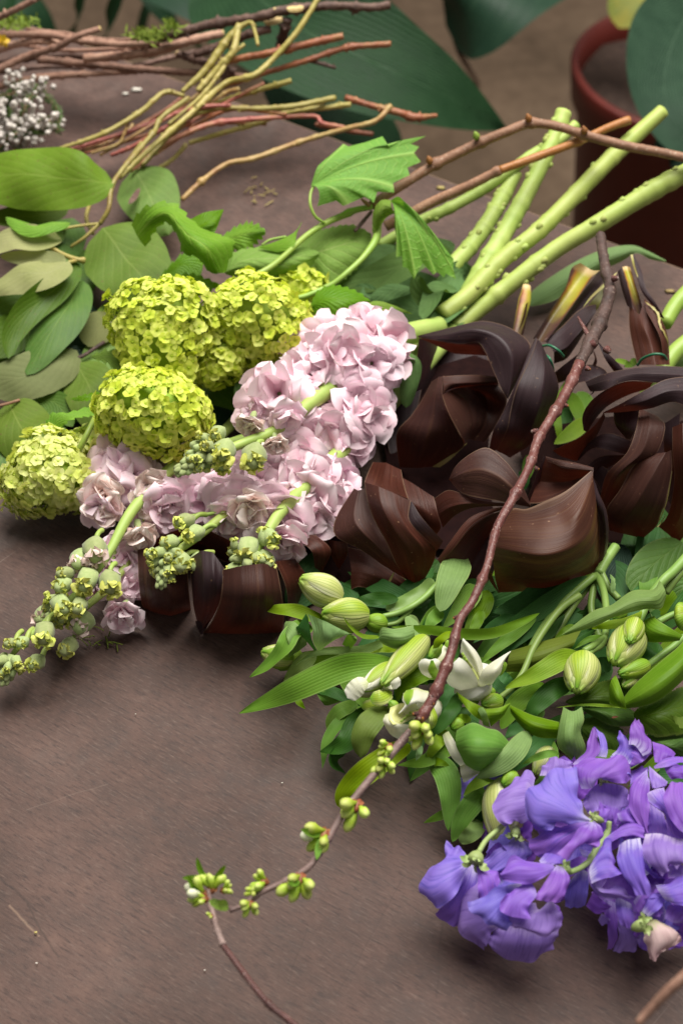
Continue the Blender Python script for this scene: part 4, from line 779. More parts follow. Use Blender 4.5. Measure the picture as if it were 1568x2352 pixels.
CALYX = mk(*lathe((0, 0, -.015), (0, 0, -.001), [(0, .0012), (.15, .003), (.5, .0036), (.8, .003), (1, .0022)], 8, 4, .1), M_budgreen)
def bud_mesh(seed, tip=.35, L=.012, R=.0042):
    r = np.random.default_rng(seed)
    a = lathe((0, 0, 0), (0, 0, L), [(0, R * .25), (.08, R * .7), (.3, R), (.6, R * .95), (.85, R * .66), (1, R * .3)], 12, 4, .10)
    t = None
    if tip:
        ps = []
        for k in range(6):
            V, F, U = petal_pts(L * .40 * r.uniform(.8, 1.2), R * .8, k * 1.05 + r.normal(0, .2), 1.62 + r.normal(0, .12), -.45 * r.uniform(.2, 1.3), R * .3, 3., r.uniform(0, 6), r0=R * .5, nv=6, nu=7)
            ps.append((V + [0, 0, L * (.98 - tip)], F, U))
        t = join(ps)
    return mk(*a, M_budgreen), (mk(*t, M_budyel) if t else None)
BUDS = [bud_mesh(1, .35), bud_mesh(2, .45), bud_mesh(3, .25)]; BUD0 = [bud_mesh(4, 0., .0085, .0032), bud_mesh(5, 0., .010, .0038)]
BUDP = [(b[0], mk(*[x for x in (lambda q: (np.array([v.co for v in q.vertices]), [tuple(f.vertices) for f in q.polygons], np.zeros((len(q.vertices), 2)) + .5))(b[1])], M_pale)) for b in BUDS[:2]]
def stock_bud(parent, p, d, s=1., kind='y', axis=None):
    ms = {'y': BUDS, 'g': BUD0, 'p': BUDP}[kind]; b = ms[RNG.integers(len(ms))]
    o = put('bud', b[0], parent, frame(p, d, s=s, spin=RNG.uniform(0, 6)))
    if b[1]: put('bud_petals', b[1], o)
    return o
def budpx(parent, crop, x0, y0, x1, y1, h, s=1., kind='y', stalk=None, dh=.6):
    w = crop([(x0, y0, h), (x1, y1, h + dh)]); L = np.linalg.norm(w[1] - w[0])
    stock_bud(parent, w[0], w[1] - w[0], .95 * s * L / .0125, kind)
    if stalk is not None:
        q = crop([stalk])[0]; put('flower_stalk', mk(*tube([q, (q + w[0]) / 2 + [0, 0, .002], w[0]], [.0016, .0014, .0016]), M_stocks), parent)
def tip_cluster(parent, crop, x0, y0, x1, y1, h0, h1, rpx, n=26, big=1., seed=0):
    a, b = crop([(x0, y0, h0), (x1, y1, h1)]); T = nrm(b - a); S = nrm(np.cross(T, [0, 0, 1.])); N = np.cross(S, T); R = crop.m(rpx, a)
    put('spike_tip', mk(*lathe(a, b, [(0, R * .5), (.5, R * .5), (.9, R * .3), (1, R * .1)], 9), M_budgreen), parent)
    for i in range(n):
        q = (i + .5) / n; th = i * 2.4; rad = R * (1 - .75 * q ** 1.5); d = S * math.cos(th) + N * math.sin(th)
        s = .86 * big * (1.0 - .45 * q) * RNG.uniform(.85, 1.1)
        o = stock_bud(parent, a + (b - a) * q + d * rad * .42, nrm(d * (1.1 - .8 * q) + T * (.55 + q)), s, 'y' if (q < .6 and RNG.random() < .65) else 'g')
GK = 'pink stock flower stems'
def scars(parent, crop, pts, rpx, n):
    w = cr(crop(pts), 80); T = tangents(w)
    for i in range(n):
        k = RNG.integers(3, 76); d = nrm(np.cross(T[k], RNG.normal(0, 1, 3)) + nrm(CAM - w[k]) * .5); R = crop.m(rpx, w[k])
        a = w[k] + d * R * .8
        put('leaf_scar', mk(*lathe(a + T[k] * R * .5, a + (d * .22 - T[k] * .5) * R * RNG.uniform(.7, 1.3), [(0, R * .1), (.4, R * .34), (.8, R * .36), (.95, R * .26), (1, R * .08)], 8), M_scar), parent)
def stalk(label, top, rpx, low, rlow, n=9):
    w = Q2(top); o = thing('stock_stem', label, 'stock flower', w[0], GK); rpx = [x * .84 for x in rpx]; n = n + 5
    T = nrm(w[0] - w[1]); R = Q2.m(rpx[0], w[0]); put('cut_end', mk(*lathe(w[0] - T * R * .1, w[0] + T * R * .12, [(0, R * .98), (.5, R * .9), (1, R * .55)], 12), M_cutg), o)
    stemT(o, Q2, top, rpx, M_stocks_pale, 'stem', seg=12, n=70, nodes=[(RNG.uniform(.05, .9), .1, .012) for _ in range(8)], rough=.012)
    scars(o, Q2, top, np.mean(rpx), n)
    if low: stemT(o, D, low, rlow, M_stocks, 'stem', seg=12, n=60)
    return o
k1 = stalk('stock stem with the biggest pink flowers and the upper bud tip', [(1475, 500, 9), (1360, 605, 8.2), (1230, 725, 7.4), (1060, 900, 6.2), (900, 1055, 5.2), (740, 1180, 4.4), (600, 1330, 3.6), (480, 1420, 3.2)], [38, 44, 46, 45, 46, 48, 50], [(1010, 750, 3.2), (905, 780, 4.4), (800, 860, 6), (720, 920, 6.8), (640, 985, 7.2), (560, 1018, 7.4), (470, 1052, 7.6)], [24, 27, 27, 26, 16, 13, 9], 14)
k2 = stalk('stock stem with the lowest green bud tip over the folded brown leaf', [(1640, 748, 9), (1480, 830, 8), (1320, 925, 7), (1150, 1030, 6), (1000, 1120, 5), (840, 1240, 4), (640, 1400, 2.6), (540, 1480, 2.2)], [50, 50, 50, 48, 48, 48, 46], [(1040, 760, 2.2), (900, 920, 3), (760, 1060, 4.6), (650, 1170, 5.6), (610, 1230, 5.6), (570, 1290, 5.4)], [20, 22, 22, 20, 16, 10], 12)
k3 = stalk('stock stem with a small grey green bud tip left of the lowest one', [(1030, 505, 8.5), (1000, 590, 7.8), (950, 700, 7), (870, 860, 6), (780, 1020, 5), (680, 1190, 4), (600, 1330, 3)], [44, 42, 44, 46, 48, 52, 54], [(1020, 740, 1.6), (800, 980, 2.4), (600, 1120, 4.4), (520, 1180, 5), (450, 1235, 5.2), (400, 1270, 5)], [20, 20, 18, 16, 13, 9], 12)
k4 = stalk('long stock spike of yellow buds stretching to the left edge', [(815, 780, 5.8), (760, 880, 5.2), (690, 1000, 4.6), (610, 1110, 4), (520, 1210, 3.4)], [34, 42, 45, 46, 48], [(900, 860, 1.4), (600, 1000, 2.6), (420, 1060, 4.2), (310, 1165, 4.6), (250, 1270, 4.2), (190, 1350, 3.6), (110, 1425, 2.8), (40, 1490, 2.2), (10, 1535, 2)], [18, 18, 20, 20, 16, 14, 11, 8, 6], 8)
k5 = stalk('short stock stem with mauve flowers hanging near the bare table', [(1085, 560, 8), (1000, 640, 7.4), (900, 692, 6.8), (760, 790, 6), (640, 870, 5.2), (500, 945, 4.6), (380, 1000, 4), (200, 1110, 3)], [28, 32, 30, 30, 30, 30, 30], [(800, 640, 2), (600, 900, 1.2), (430, 1080, 2), (360, 1190, 2.4), (290, 1300, 2.4), (220, 1375, 2.2), (165, 1415, 2)], [14, 14, 14, 13, 10, 8], 10)
# flowers of the upper stem (zoomed coordinates)
for x, y, h, r, kd, dx, dy in ((1330, 300, 7.4, 290, 0, .55, .3), (1080, 180, 7.6, 220, 0, .1, .9), (860, 200, 7.8, 230, 0, -.1, .9), (560, 330, 7.6, 260, 0, -.5, .7), (900, 420, 8.4, 260, 0, 0, .2), (700, 440, 8, 210, 0, -.2, .3), (1180, 520, 7.6, 250, 0, .3, -.1),
                             (330, 760, 7.6, 290, 0, -.5, .1), (640, 600, 7.6, 190, 0, -.3, .2), (1080, 830, 6.6, 250, 0, .4, -.1), (1180, 1000, 5.8, 230, 0, .7, -.2), (880, 760, 6.4, 170, 0, 0, -.2), (1250, 760, 5.4, 200, 2, .9, .1), (80, 900, 6.6, 190, 0, -.9, .2), (430, 560, 7.2, 180, 0, -.8, .5), (1400, 520, 6.2, 180, 0, .9, -.2), (700, 900, 5.4, 200, 2, 0, 0)):
    stock_floret(k1, S1, x, y, h, r, kd, dx, dy)
stock_floret(k1, S1, 430, 1020, 7.8, 150, 1, .1, -.9); stock_floret(k1, S1, 110, 1060, 7.8, 130, 3, -.4, -.8); stock_floret(k1, S1, 330, 1230, 7.4, 110, 3, .1, -.8)
budpx(k1, Q5, 1020, 80, 1000, 150, 7.8); budpx(k1, Q5, 1000, 20, 960, 50, 8); budpx(k1, Q5, 1150, 100, 1140, 185, 7.6, 1., 'y', (1180, 70, 7.4)); budpx(k1, Q5, 1010, 140, 1000, 195, 7)
tip_cluster(k1, Q5, 985, 90, 810, 205, 7.6, 7.4, 78, 34, 1.05)
# flowers of the lower stem
for x, y, h, r, kd, dx, dy in ((810, 1110, 5.4, 270, 0, .1, .1), (770, 1150, 5.6, 200, 0, 0, .0), (1000, 1230, 4.6, 240, 0, .6, -.1)): stock_floret(k2, S1, x, y, h, r, kd, dx, dy)
for x, y, h, r, kd, dx, dy in ((1340, 160, 6, 130, 0, -.1, .2), (1200, 240, 5.6, 160, 0, -.3, .1), (1440, 210, 5.2, 140, 0, .5, 0), (1500, 330, 4.4, 120, 0, .8, -.1), (1400, 320, 5, 150, 0, .3, -.2), (1280, 330, 5.2, 130, 0, 0, -.2), (1110, 250, 5, 130, 0, -.4, 0), (1420, 430, 3.8, 110, 0, .5, -.5), (1250, 430, 4.6, 140, 1, .1, -.5), (1270, 540, 4, 120, 1, .3, -.7), (1060, 360, 5, 120, 1, -.4, -.2), (1120, 380, 5.6, 95, 3, -.1, -.9), (1030, 430, 4.8, 90, 1, -.4, -.5), (1540, 250, 4, 110, 2, .9, 0), (1350, 240, 5.6, 130, 0, .1, 0)): stock_floret(k2, Q5, x, y, h, r, kd, dx, dy)
for a in ((1060, 560, 1050, 500, 5.6), (1200, 540, 1180, 450, 5.8), (1190, 480, 1240, 520, 5.8), (1130, 520, 1100, 600, 5.4), (1180, 580, 1210, 640, 5), (1150, 590, 1190, 610, 5.4), (1080, 560, 1030, 570, 5)): budpx(k2, Q5, *a)
tip_cluster(k2, Q5, 1115, 590, 1080, 770, 5.4, 4.8, 76, 32, 1.0)
# third tip
for x, y, h, r, kd, dx, dy in ((920, 320, 4.4, 110, 2, -.3, 0), (990, 300, 4.6, 120, 0, -.2, -.2), (860, 280, 3.6, 110, 2, -.4, .2), (790, 250, 3, 100, 2, 0, .3)): stock_floret(k3, Q5, x, y, h, r, kd, dx, dy)
stemT(k3, Q5, [(980, 390, 5), (920, 400, 5.2), (860, 405, 5.3)], [9, 8], M_stocks, 'flower_stalk')
for a in ((870, 420, 790, 440, 5.4), (910, 470, 840, 500, 5.4), (800, 520, 720, 530, 5.2), (830, 590, 810, 650, 4.8), (900, 590, 880, 650, 4.6), (700, 570, 660, 580, 5)): budpx(k3, Q5, *a, 1.0, 'y', (a[0] + 60, a[1] - 20, a[4] - .3))
tip_cluster(k3, Q5, 770, 560, 725, 710, 5, 4.4, 66, 30, .95)
# long spike
for x, y, h, r, kd, dx, dy in ((500, 180, 4.4, 140, 0, -.4, .3), (610, 190, 4.8, 150, 0, .1, .2), (480, 130, 4, 110, 0, -.6, .5), (720, 170, 3.6, 130, 0, .3, .1), (760, 400, 3.4, 130, 0, .4, -.3), (820, 340, 3, 120, 0, .5, 0), (680, 130, 3.6, 120, 0, .2, .4), (690, 300, 4.6, 100, 3, .2, -.3), (760, 360, 4.2, 110, 1, .3, -.5), (460, 340, 4.2, 105, 3, -.5, -.1), (440, 390, 3.8, 80, 1, -.5, -.7), (630, 500, 3.8, 85, 3, .1, -.9)): stock_floret(k4, Q5, x, y, h, r, kd, dx, dy)
for a, kd in (((430, 520, 430, 610, 5), 'p'), ((380, 570, 340, 640, 4.6), 'p'), ((330, 660, 250, 670, 4.6), 'y'), ((310, 700, 250, 740, 4.4), 'y'), ((410, 660, 370, 740, 4.6), 'y'), ((490, 670, 500, 750, 4.4), 'y'), ((260, 780, 300, 840, 4), 'y'), ((370, 790, 340, 840, 4), 'y'), ((210, 900, 190, 980, 3.4), 'y'), ((70, 975, 20, 985, 2.6), 'y'), ((120, 965, 80, 990, 2.6), 'y'), ((190, 1045, 135, 1090, 2), 'y'), ((330, 970, 280, 1030, 1.4), 'y')): budpx(k4, Q5, *a, 1.0, kd, (a[0] + 30, a[1] - 50, a[4] - .3))
tip_cluster(k4, Q5, 60, 1035, 20, 1150, 2.4, 1.8, 52, 20, .85)
# short mauve stem
for x, y, h, r, kd, dx, dy in ((570, 640, 2.4, 110, 0, .2, -.3), (600, 720, 1.8, 90, 0, .4, -.4), (540, 590, 2.8, 90, 0, .1, 0), (430, 740, 2, 60, 2, 0, -.3), (555, 860, 1.6, 82, 1, 0, -.8), (610, 580, 2.6, 90, 2, .4, 0)): stock_floret(k5, Q5, x, y, h, r, kd, dx, dy)
stemT(k5, Q5, [(640, 470, 3), (650, 400, 3.6), (645, 330, 4)], [9, 9], M_stocks, 'flower_stalk')
stemT(k5, Q5, [(500, 650, 2.6), (520, 560, 3), (560, 450, 3.4)], [9, 12], M_stocks, 'flower_stalk')
stemT(k5, Q5, [(300, 900, 1.8), (390, 820, 2), (490, 740, 2.2)], [10, 13], M_stocks, 'flower_stalk')
for a, kd in (((400, 860, 350, 920, 1.6), 'p'), ((210, 830, 180, 880, 1.6), 'p'), ((370, 800, 345, 830, 2.4), 'y'), ((270, 790, 290, 760, 2.6), 'y')): budpx(k5, Q5, *a, 1.15, kd)
tip_cluster(k5, Q5, 310, 800, 215, 890, 2.4, 2.2, 62, 26, .95)
# downy leaves
def sleaf(o, crop, sp, hw, **kw): leafR(o, crop, sp, hw, M_stockleaf, a=.55, b=.45, nv=24, nu=9, wavy=.08, **kw)
sleaf(k1, C1, [(440, 300, 5), (500, 400, 5.4), (470, 560, 4.8), (440, 740, 3.6)], 75, cup=-.3, roll=16)
sleaf(k1, G1, [(1550, 380, 3), (1400, 330, 4.4), (1100, 480, 4.2), (860, 548, 3.6)], 95, cup=.2)
sleaf(k1, G1, [(1500, 700, 2.8), (1360, 600, 4), (1320, 500, 4.8), (1330, 470, 5)], 60, cup=.4, roll=25)
sleaf(k2, G1, [(1560, 560, 3.2), (1440, 560, 4.2), (1400, 640, 4.4), (1350, 735, 4)], 70, cup=.3, roll=-25)
sleaf(k2, G1, [(1290, 560, 3.6), (1180, 560, 4), (1040, 610, 3.6)], 50, cup=-.2)
sleaf(k3, G1, [(1100, 620, 3.4), (1010, 560, 3.8), (940, 570, 3.6)], 40, cup=.3)
sleaf(k3, Q4, [(620, 330, 2.4), (560, 300, 3.4), (480, 400, 3.4), (420, 520, 2.4)], 60, cup=.3, roll=30)
sleaf(k3, Q4, [(700, 390, 2), (600, 420, 3), (500, 500, 3.2), (400, 580, 3)], 55, cup=.3, roll=-20)
sleaf(k4, Q4, [(680, 430, 1.6), (560, 480, 2.6), (480, 560, 2.6), (380, 560, 2)], 60, cup=.2)
sleaf(k4, Q4, [(560, 330, 2), (500, 340, 3), (420, 420, 3.2), (400, 510, 3)], 45, cup=.5, roll=40)
sleaf(k5, Q4, [(540, 180, 2.2), (480, 190, 2.6), (380, 200, 3), (250, 250, 2.6)], 60, cup=.1)
sleaf(k5, Q4, [(350, 190, 2.4), (240, 220, 3.4), (120, 300, 3.4), (10, 360, 2.8)], 70, cup=-.2)
sleaf(k5, Q4, [(580, 520, 1.4), (450, 420, 2), (330, 380, 2), (150, 420, 2)], 90, cup=.1)
sleaf(k2, Q4, [(520, 560, 1.6), (380, 480, 1.8), (220, 440, 1.6)], 90, cup=.1)
sleaf(k4, S1, [(0, 860, 4), (60, 700, 4.6), (130, 590, 4.6), (200, 560, 4)], 90, cup=.2)

# ------------------------------------------------------------------ folded dark leaves tied in rolls
def cord_mat(name, dark, mid, gold, gstr, rough=.33, freq=9.):
    t = NT(name); uv = t.n('UVMap').outputs[0]; sp = t.n('SeparateXYZ', {0: uv}); u, v = sp.outputs[0], sp.outputs[1]
    rnd = t.n('ObjectInfo').outputs['Random']; oc = t.n('TexCoord').outputs['Object']
    off = t.math('MULTIPLY', rnd, 17.)
    st = t.noise(t.n('CombineXYZ', {0: t.math('MULTIPLY_ADD', u, freq, off), 1: t.math('MULTIPLY', v, .5), 2: off}).outputs[0], 1., 2.5, .5)
    fine = t.noise(t.n('CombineXYZ', {0: t.math('MULTIPLY_ADD', u, 90., off), 1: t.math('MULTIPLY', v, 1.2), 2: off}).outputs[0], 1., 2., .5)
    n = t.noise(oc, 28., 3.)
    c = t.mix(t.math('MULTIPLY_ADD', t.math('SUBTRACT', t.math('ADD', t.math('MULTIPLY', st, .6), t.math('MULTIPLY', n, .4)), .5), 2.0, .5, clamp=True), dark, mid)
    c = t.mix(t.math('MULTIPLY', t.math('SUBTRACT', st, .60, clamp=True), gstr, clamp=True), c, gold)
    c = t.mix(t.math('MULTIPLY', t.math('SUBTRACT', fine, .50, clamp=True), .6, clamp=True), c, mul(gold, .8))
    a = t.math('ABSOLUTE', t.math('MULTIPLY_ADD', u, 2., -1.))
    c = t.mix(t.math('MULTIPLY', t.math('SUBTRACT', a, .955, clamp=True), 24., clamp=True), c, (.17, .10, .062))
    sm = t.math('MULTIPLY', t.math('SUBTRACT', t.noise(oc, 460., 1.), .74, clamp=True), 16., clamp=True)
    c = t.mix(t.math('MULTIPLY', sm, .6), c, (.3, .17, .1))
    h = t.math('ADD', t.math('MULTIPLY', fine, .9), t.math('MULTIPLY', st, .9))
    return t.out(c, t.math('MULTIPLY_ADD', n, .22, rough - .11), .24, h, .32, .0010, .08, (.22, .03, .01))
M_cp = cord_mat('dark_purple_leaf', (.016, .007, .009), (.044, .025, .029), (.072, .045, .047), 1.2, .47)
M_cb = cord_mat('brown_striped_leaf', (.026, .009, .007), (.068, .026, .019), (.13, .062, .026), 2.6, .47)
M_cg = cord_mat('gold_banded_leaf', (.030, .009, .006), (.10, .036, .020), (.24, .13, .03), 4.0, .47, 4.5)
M_cr = cord_mat('red_brown_leaf', (.034, .009, .005), (.080, .023, .014), (.11, .040, .020), 3., .45)
M_cd = plain_mat('gap_shade_fill', (.012, .006, .006), (.020, .009, .008), .9, spec=.02)  # near-black colour stands in for deep shade between the rolls
M_rim = plain_mat('pale_leaf_edge', (.30, .30, .07), (.36, .26, .10), .5)
M_wire = plain_mat('green_tie_wire', (.02, .13, .06), (.03, .16, .08), .35, vary=0.)
M_petio = None
def petiole_mat():
    t = NT('cut_petiole'); uv = t.n('UVMap').outputs[0]; sp = t.n('SeparateXYZ', {0: uv}); u, v = sp.outputs[0], sp.outputs[1]
    n = t.noise(t.n('TexCoord').outputs['Object'], 120., 3.)
    a = t.math('ADD', t.math('ABSOLUTE', t.math('MULTIPLY_ADD', u, 2., -1.)), t.math('MULTIPLY', t.math('SUBTRACT', n, .5), .5))
    c = t.ramp(a, [(0, (.34, .34, .03)), (.45, (.36, .30, .03)), (.68, (.34, .13, .03)), (.9, (.075, .032, .028))])
    c2 = t.ramp(a, [(0, (.10, .06, .03)), (.6, (.07, .03, .028)), (1., (.05, .024, .024))])
    c = t.mix(t.n('MapRange', {0: t.math('MULTIPLY_ADD', n, .3, v), 1: .45, 2: .95}).outputs[0], c, c2)
    c = t.mix(t.n('MapRange', {0: v, 1: .11, 2: .04}).outputs[0], c, (.62, .46, .22))
    return t.out(c, .45, .4, n, .3, .001)
M_petio = petiole_mat()
GC = 'dark brown leaves folded into rolls'
def roll(label, x, y): return thing('folded_leaf', label, 'folded leaf', P(x, y, 0), GC)
def blade(o, crop, rails, mat, bulge=.04, ripple=.012, pleat=.004, **kw): return leafL(o, crop, rails, mat, 'leaf_blade', nv=34, nu=41, bulge=bulge, ripple=ripple * .6, pleat=pleat, lin=.9, **kw)
# --- uppermost roll beside the pink flowers
f1 = roll('dark purple folded leaf touching the biggest pink flowers', 1080, 1050)
blade(f1, C1, [[(535, 188, 6.6), (700, 145, 7.6), (880, 100, 8.2), (1010, 74, 8.4), (1130, 88, 8.4), (1260, 140, 8.2), (1392, 258, 7.8), (1340, 430, 7.4), (1222, 672, 6.6)], [(535, 195, 6.5), (750, 190, 8.1), (950, 150, 8.9), (1130, 200, 9), (1240, 330, 8.6), (1250, 480, 7.8), (1220, 670, 6.7)], [(537, 202, 6.4), (700, 228, 7.6), (860, 252, 8), (985, 236, 8.3), (1045, 310, 8.2), (1105, 450, 7.6), (1165, 580, 7.1), (1216, 668, 6.6)]], M_cp)
blade(f1, C1, [[(550, 203, 6.3), (700, 228, 7.5), (860, 252, 7.9), (985, 238, 8.2), (1050, 318, 8.1)], [(560, 212, 6), (780, 312, 5.6), (850, 328, 5.4), (960, 332, 5.4), (1062, 340, 6.4)]], M_cp, bulge=-.08)
blade(f1, C1, [[(1432, 198, 8.6), (1380, 310, 8.6), (1300, 510, 8.2), (1180, 780, 6.8), (1112, 905, 6), (1075, 1060, 4.4)], [(1446, 215, 8.7), (1400, 340, 8.7), (1295, 560, 8.3), (1240, 760, 7), (1215, 900, 6.1), (1140, 1065, 4.4)]], M_cp, bulge=.12)
blade(f1, C1, [[(1446, 215, 8.6), (1400, 345, 8.6), (1295, 565, 8.2), (1240, 765, 6.9), (1210, 905, 6), (1135, 1070, 4.2)], [(1475, 250, 8.3), (1490, 480, 8.4), (1440, 720, 7.4), (1350, 940, 5.2), (1200, 1095, 3)], [(1500, 300, 7.6), (1590, 500, 6.6), (1600, 640, 5.6), (1500, 850, 4), (1420, 1000, 2.6), (1240, 1125, 1.4)]], M_cp, bulge=.02)
blade(f1, C1, [[(640, 535, 6.2), (560, 680, 5.4), (480, 800, 4.8), (370, 940, 3.6), (390, 1195, 1)], [(690, 505, 6.8), (670, 640, 6.6), (640, 800, 5.6), (600, 960, 4.6), (520, 1200, 1.8)], [(735, 494, 7), (718, 640, 7.2), (770, 790, 6.6), (850, 940, 5), (880, 1040, 3.6), (660, 1190, 1.8)]], M_cb, bulge=.0)
blade(f1, C1, [[(722, 640, 7.2), (775, 800, 6.5), (850, 940, 5), (890, 1020, 3.8)], [(790, 600, 6.2), (920, 700, 4.8), (960, 850, 4.2), (930, 980, 3.4)], [(900, 575, 5.6), (1060, 660, 4), (1060, 840, 3.6), (960, 990, 3)], [(1150, 560, 5), (1215, 680, 4.6), (1150, 840, 3.6), (1050, 1000, 2.6)]], M_cb, bulge=.0)
blade(f1, C1, [[(722, 498, 7), (860, 490, 7), (1000, 488, 6.6), (1130, 500, 6)], [(728, 560, 7.2), (800, 555, 7), (1000, 545, 6.4), (1140, 535, 5.8)], [(722, 640, 7.1), (775, 598, 6.4), (900, 582, 5.6), (1150, 560, 5)]], M_cb, bulge=.03)
blade(f1, C1, [[(540, 205, 6), (520, 400, 4.4), (500, 650, 2.4), (480, 760, 1.4)], [(690, 260, 2.6), (675, 400, 1.8), (640, 520, 1.4), (540, 690, 1)]], M_cp)
blade(f1, C1, [[(690, 270, 1.2), (660, 500, .6), (700, 560, .4)], [(1060, 330, 1.6), (1110, 480, 1), (1190, 650, .6)]], M_cp)
blade(f1, C1, [[(330, 700, 2.6), (300, 1000, 1.2), (380, 1250, .4)], [(560, 600, 2.4), (480, 1000, 1.2), (500, 1250, .4)]], M_cp)
leafL(f1, C1, [[(640, 1192, 1.9), (740, 1130, 2.6), (840, 1065, 3.2), (905, 1010, 3.9)], [(700, 1195, 2), (770, 1145, 2.6), (850, 1070, 3.3), (908, 1012, 3.9)]], M_rim, 'leaf_edge', nv=14, nu=4)
# --- middle lower roll
f2 = roll('reddish brown folded leaf below the lowest pink flower on the right', 900, 1330)
blade(f2, C4, [[(428, 462, 6.4), (455, 620, 6), (520, 820, 5.2), (620, 1000, 4.6), (720, 1225, 3.6), (800, 1340, 2.6), (915, 1495, 1)], [(560, 500, 7), (600, 700, 6.8), (720, 920, 6), (850, 1120, 4.8), (900, 1350, 2.8), (920, 1498, 1)], [(700, 560, 7), (760, 740, 6.6), (850, 920, 6), (980, 1100, 4.8), (980, 1330, 2.6), (925, 1500, 1)], [(872, 640, 6.6), (850, 790, 6.2), (900, 890, 5.9), (1030, 1020, 5), (1112, 1120, 4), (1060, 1290, 2.4), (930, 1502, .9)]], M_cr, bulge=0.)
blade(f2, C4, [[(872, 645, 6.6), (852, 790, 6.2), (905, 890, 5.9), (1030, 1020, 5), (1112, 1122, 4)], [(885, 650, 6.6), (960, 775, 6.4), (1070, 905, 5.8), (1182, 1022, 4.8)]], M_cp, bulge=.08)
blade(f2, C4, [[(330, 520, 5), (160, 800, 4.2), (155, 975, 4), (390, 1105, 3.6), (620, 1265, 2.8), (840, 1400, 1.9)], [(370, 540, 5.4), (330, 780, 5.2), (400, 920, 5), (560, 1080, 4.2), (700, 1230, 3.4), (850, 1400, 2.2)], [(430, 520, 5.6), (480, 720, 5.2), (560, 900, 4.7), (640, 1040, 4.3), (730, 1240, 3.4), (858, 1402, 2.2)]], M_cb, bulge=0.)
blade(f2, C4, [[(270, 1080, 2.8), (420, 1120, 2.8), (600, 1240, 2.4), (830, 1400, 1.8), (930, 1500, 1)], [(310, 1300, 2.2), (480, 1340, 2.4), (680, 1420, 1.8), (900, 1550, .8)], [(300, 1490, 1.4), (380, 1462, 1.8), (520, 1490, 1.4), (700, 1560, .8), (870, 1592, .4)]], M_cr, bulge=.05, ripple=.03)
leafR(f2, C4, [(715, 1318, 2.5), (655, 1440, 1.9), (615, 1570, 1)], 12, M_rim, 'leaf_edge', nv=10, nu=3)
blade(f2, C4, [[(510, 268, 5.6), (450, 400, 6.2), (430, 462, 6.3)], [(640, 275, 4.6), (600, 430, 5), (560, 510, 6.8)], [(780, 340, 4), (810, 500, 4.4), (850, 620, 6.2)]], M_cr, bulge=0.)
blade(f2, C4, [[(790, 420, 3.2), (840, 600, 3.6), (880, 700, 3.4), (1000, 900, 2.6)], [(1090, 600, 4), (1130, 740, 3.8), (1160, 880, 3.2), (1120, 960, 2.4)]], M_cr)
blade(f2, C4, [[(60, 1000, 2.4), (100, 1140, 2), (180, 1290, .8)], [(260, 1030, 3), (270, 1140, 2.4), (190, 1295, .7)]], M_cr, bulge=.15)
blade(f2, C4, [[(-80, 1000, 2), (-40, 1150, 1.6), (0, 1300, .6)], [(70, 1000, 2.4), (40, 1180, 1.6), (40, 1320, .5)]], M_cr, bulge=.15)
# --- big striped roll in front
f3 = roll('largest folded leaf with golden stripes, under the long budding branch', 1200, 1350)
blade(f3, Q6, [[(735, 420, 6.6), (800, 372, 7.2), (860, 374, 7.6), (940, 340, 8), (1040, 290, 8.4), (1165, 192, 8.8)], [(722, 470, 6.8), (830, 470, 7.6), (940, 460, 8), (1030, 450, 8.2), (1100, 390, 8.6), (1162, 230, 8.6)], [(716, 540, 6.4), (820, 565, 7.4), (950, 580, 7.8), (1070, 540, 7.8), (1140, 470, 7.6), (1170, 330, 7.8)], [(712, 600, 5.6), (830, 630, 6.2), (950, 640, 6.4), (1080, 600, 6.4), (1160, 530, 6.2), (1185, 430, 6)], [(722, 690, 3.6), (830, 705, 4.2), (950, 705, 4.2), (1080, 665, 4.2), (1160, 610, 4.2), (1190, 540, 4.2)], [(738, 752, 1.8), (850, 748, 1.8), (935, 746, 1.6), (1040, 712, 1.8), (1130, 678, 2), (1186, 648, 2.2)]], M_cg, bulge=0., ripple=.012)
blade(f3, Q6, [[(1158, 225, 8.5), (1168, 330, 7.7), (1186, 430, 5.9), (1190, 545, 4.1), (1186, 650, 2.1)], [(1175, 270, 8), (1205, 370, 7.2), (1218, 470, 5.6), (1212, 560, 3.8), (1190, 655, 1.8)], [(1168, 262, 7.6), (1222, 380, 6), (1232, 490, 4.4), (1222, 570, 2.8), (1195, 660, 1.4)]], M_cp, bulge=.02)
blade(f3, Q6, [[(512, 242, 6.4), (545, 180, 7.4), (610, 125, 8.2), (685, 97, 8.5), (760, 150, 8.4), (830, 240, 8), (882, 355, 7.2)], [(515, 243, 6.4), (580, 215, 7.8), (660, 200, 8.4), (740, 230, 8.4), (810, 290, 8), (880, 358, 7.2)], [(516, 245, 6.3), (570, 300, 6.8), (640, 322, 7.2), (720, 335, 7.2), (790, 350, 7.2), (878, 366, 7.1)]], M_cb, bulge=.02)
blade(f3, Q6, [[(448, 326, 5.4), (505, 290, 6.2), (560, 300, 6.6), (650, 335, 6.8), (780, 350, 7)], [(465, 400, 4.8), (530, 365, 6), (600, 350, 6.6), (700, 352, 6.8), (785, 356, 6.9)], [(486, 460, 4.2), (540, 405, 5.4), (610, 372, 6.2), (700, 362, 6.6), (785, 362, 6.8)]], M_cr, bulge=.0)
blade(f3, Q6, [[(775, 362, 6.9), (690, 378, 6.6), (600, 420, 6.2), (520, 520, 5.4), (462, 602, 4.6)], [(765, 376, 6.6), (690, 400, 6.4), (612, 452, 6), (540, 545, 5.2), (475, 622, 4.3)]], M_cr, bulge=.1)
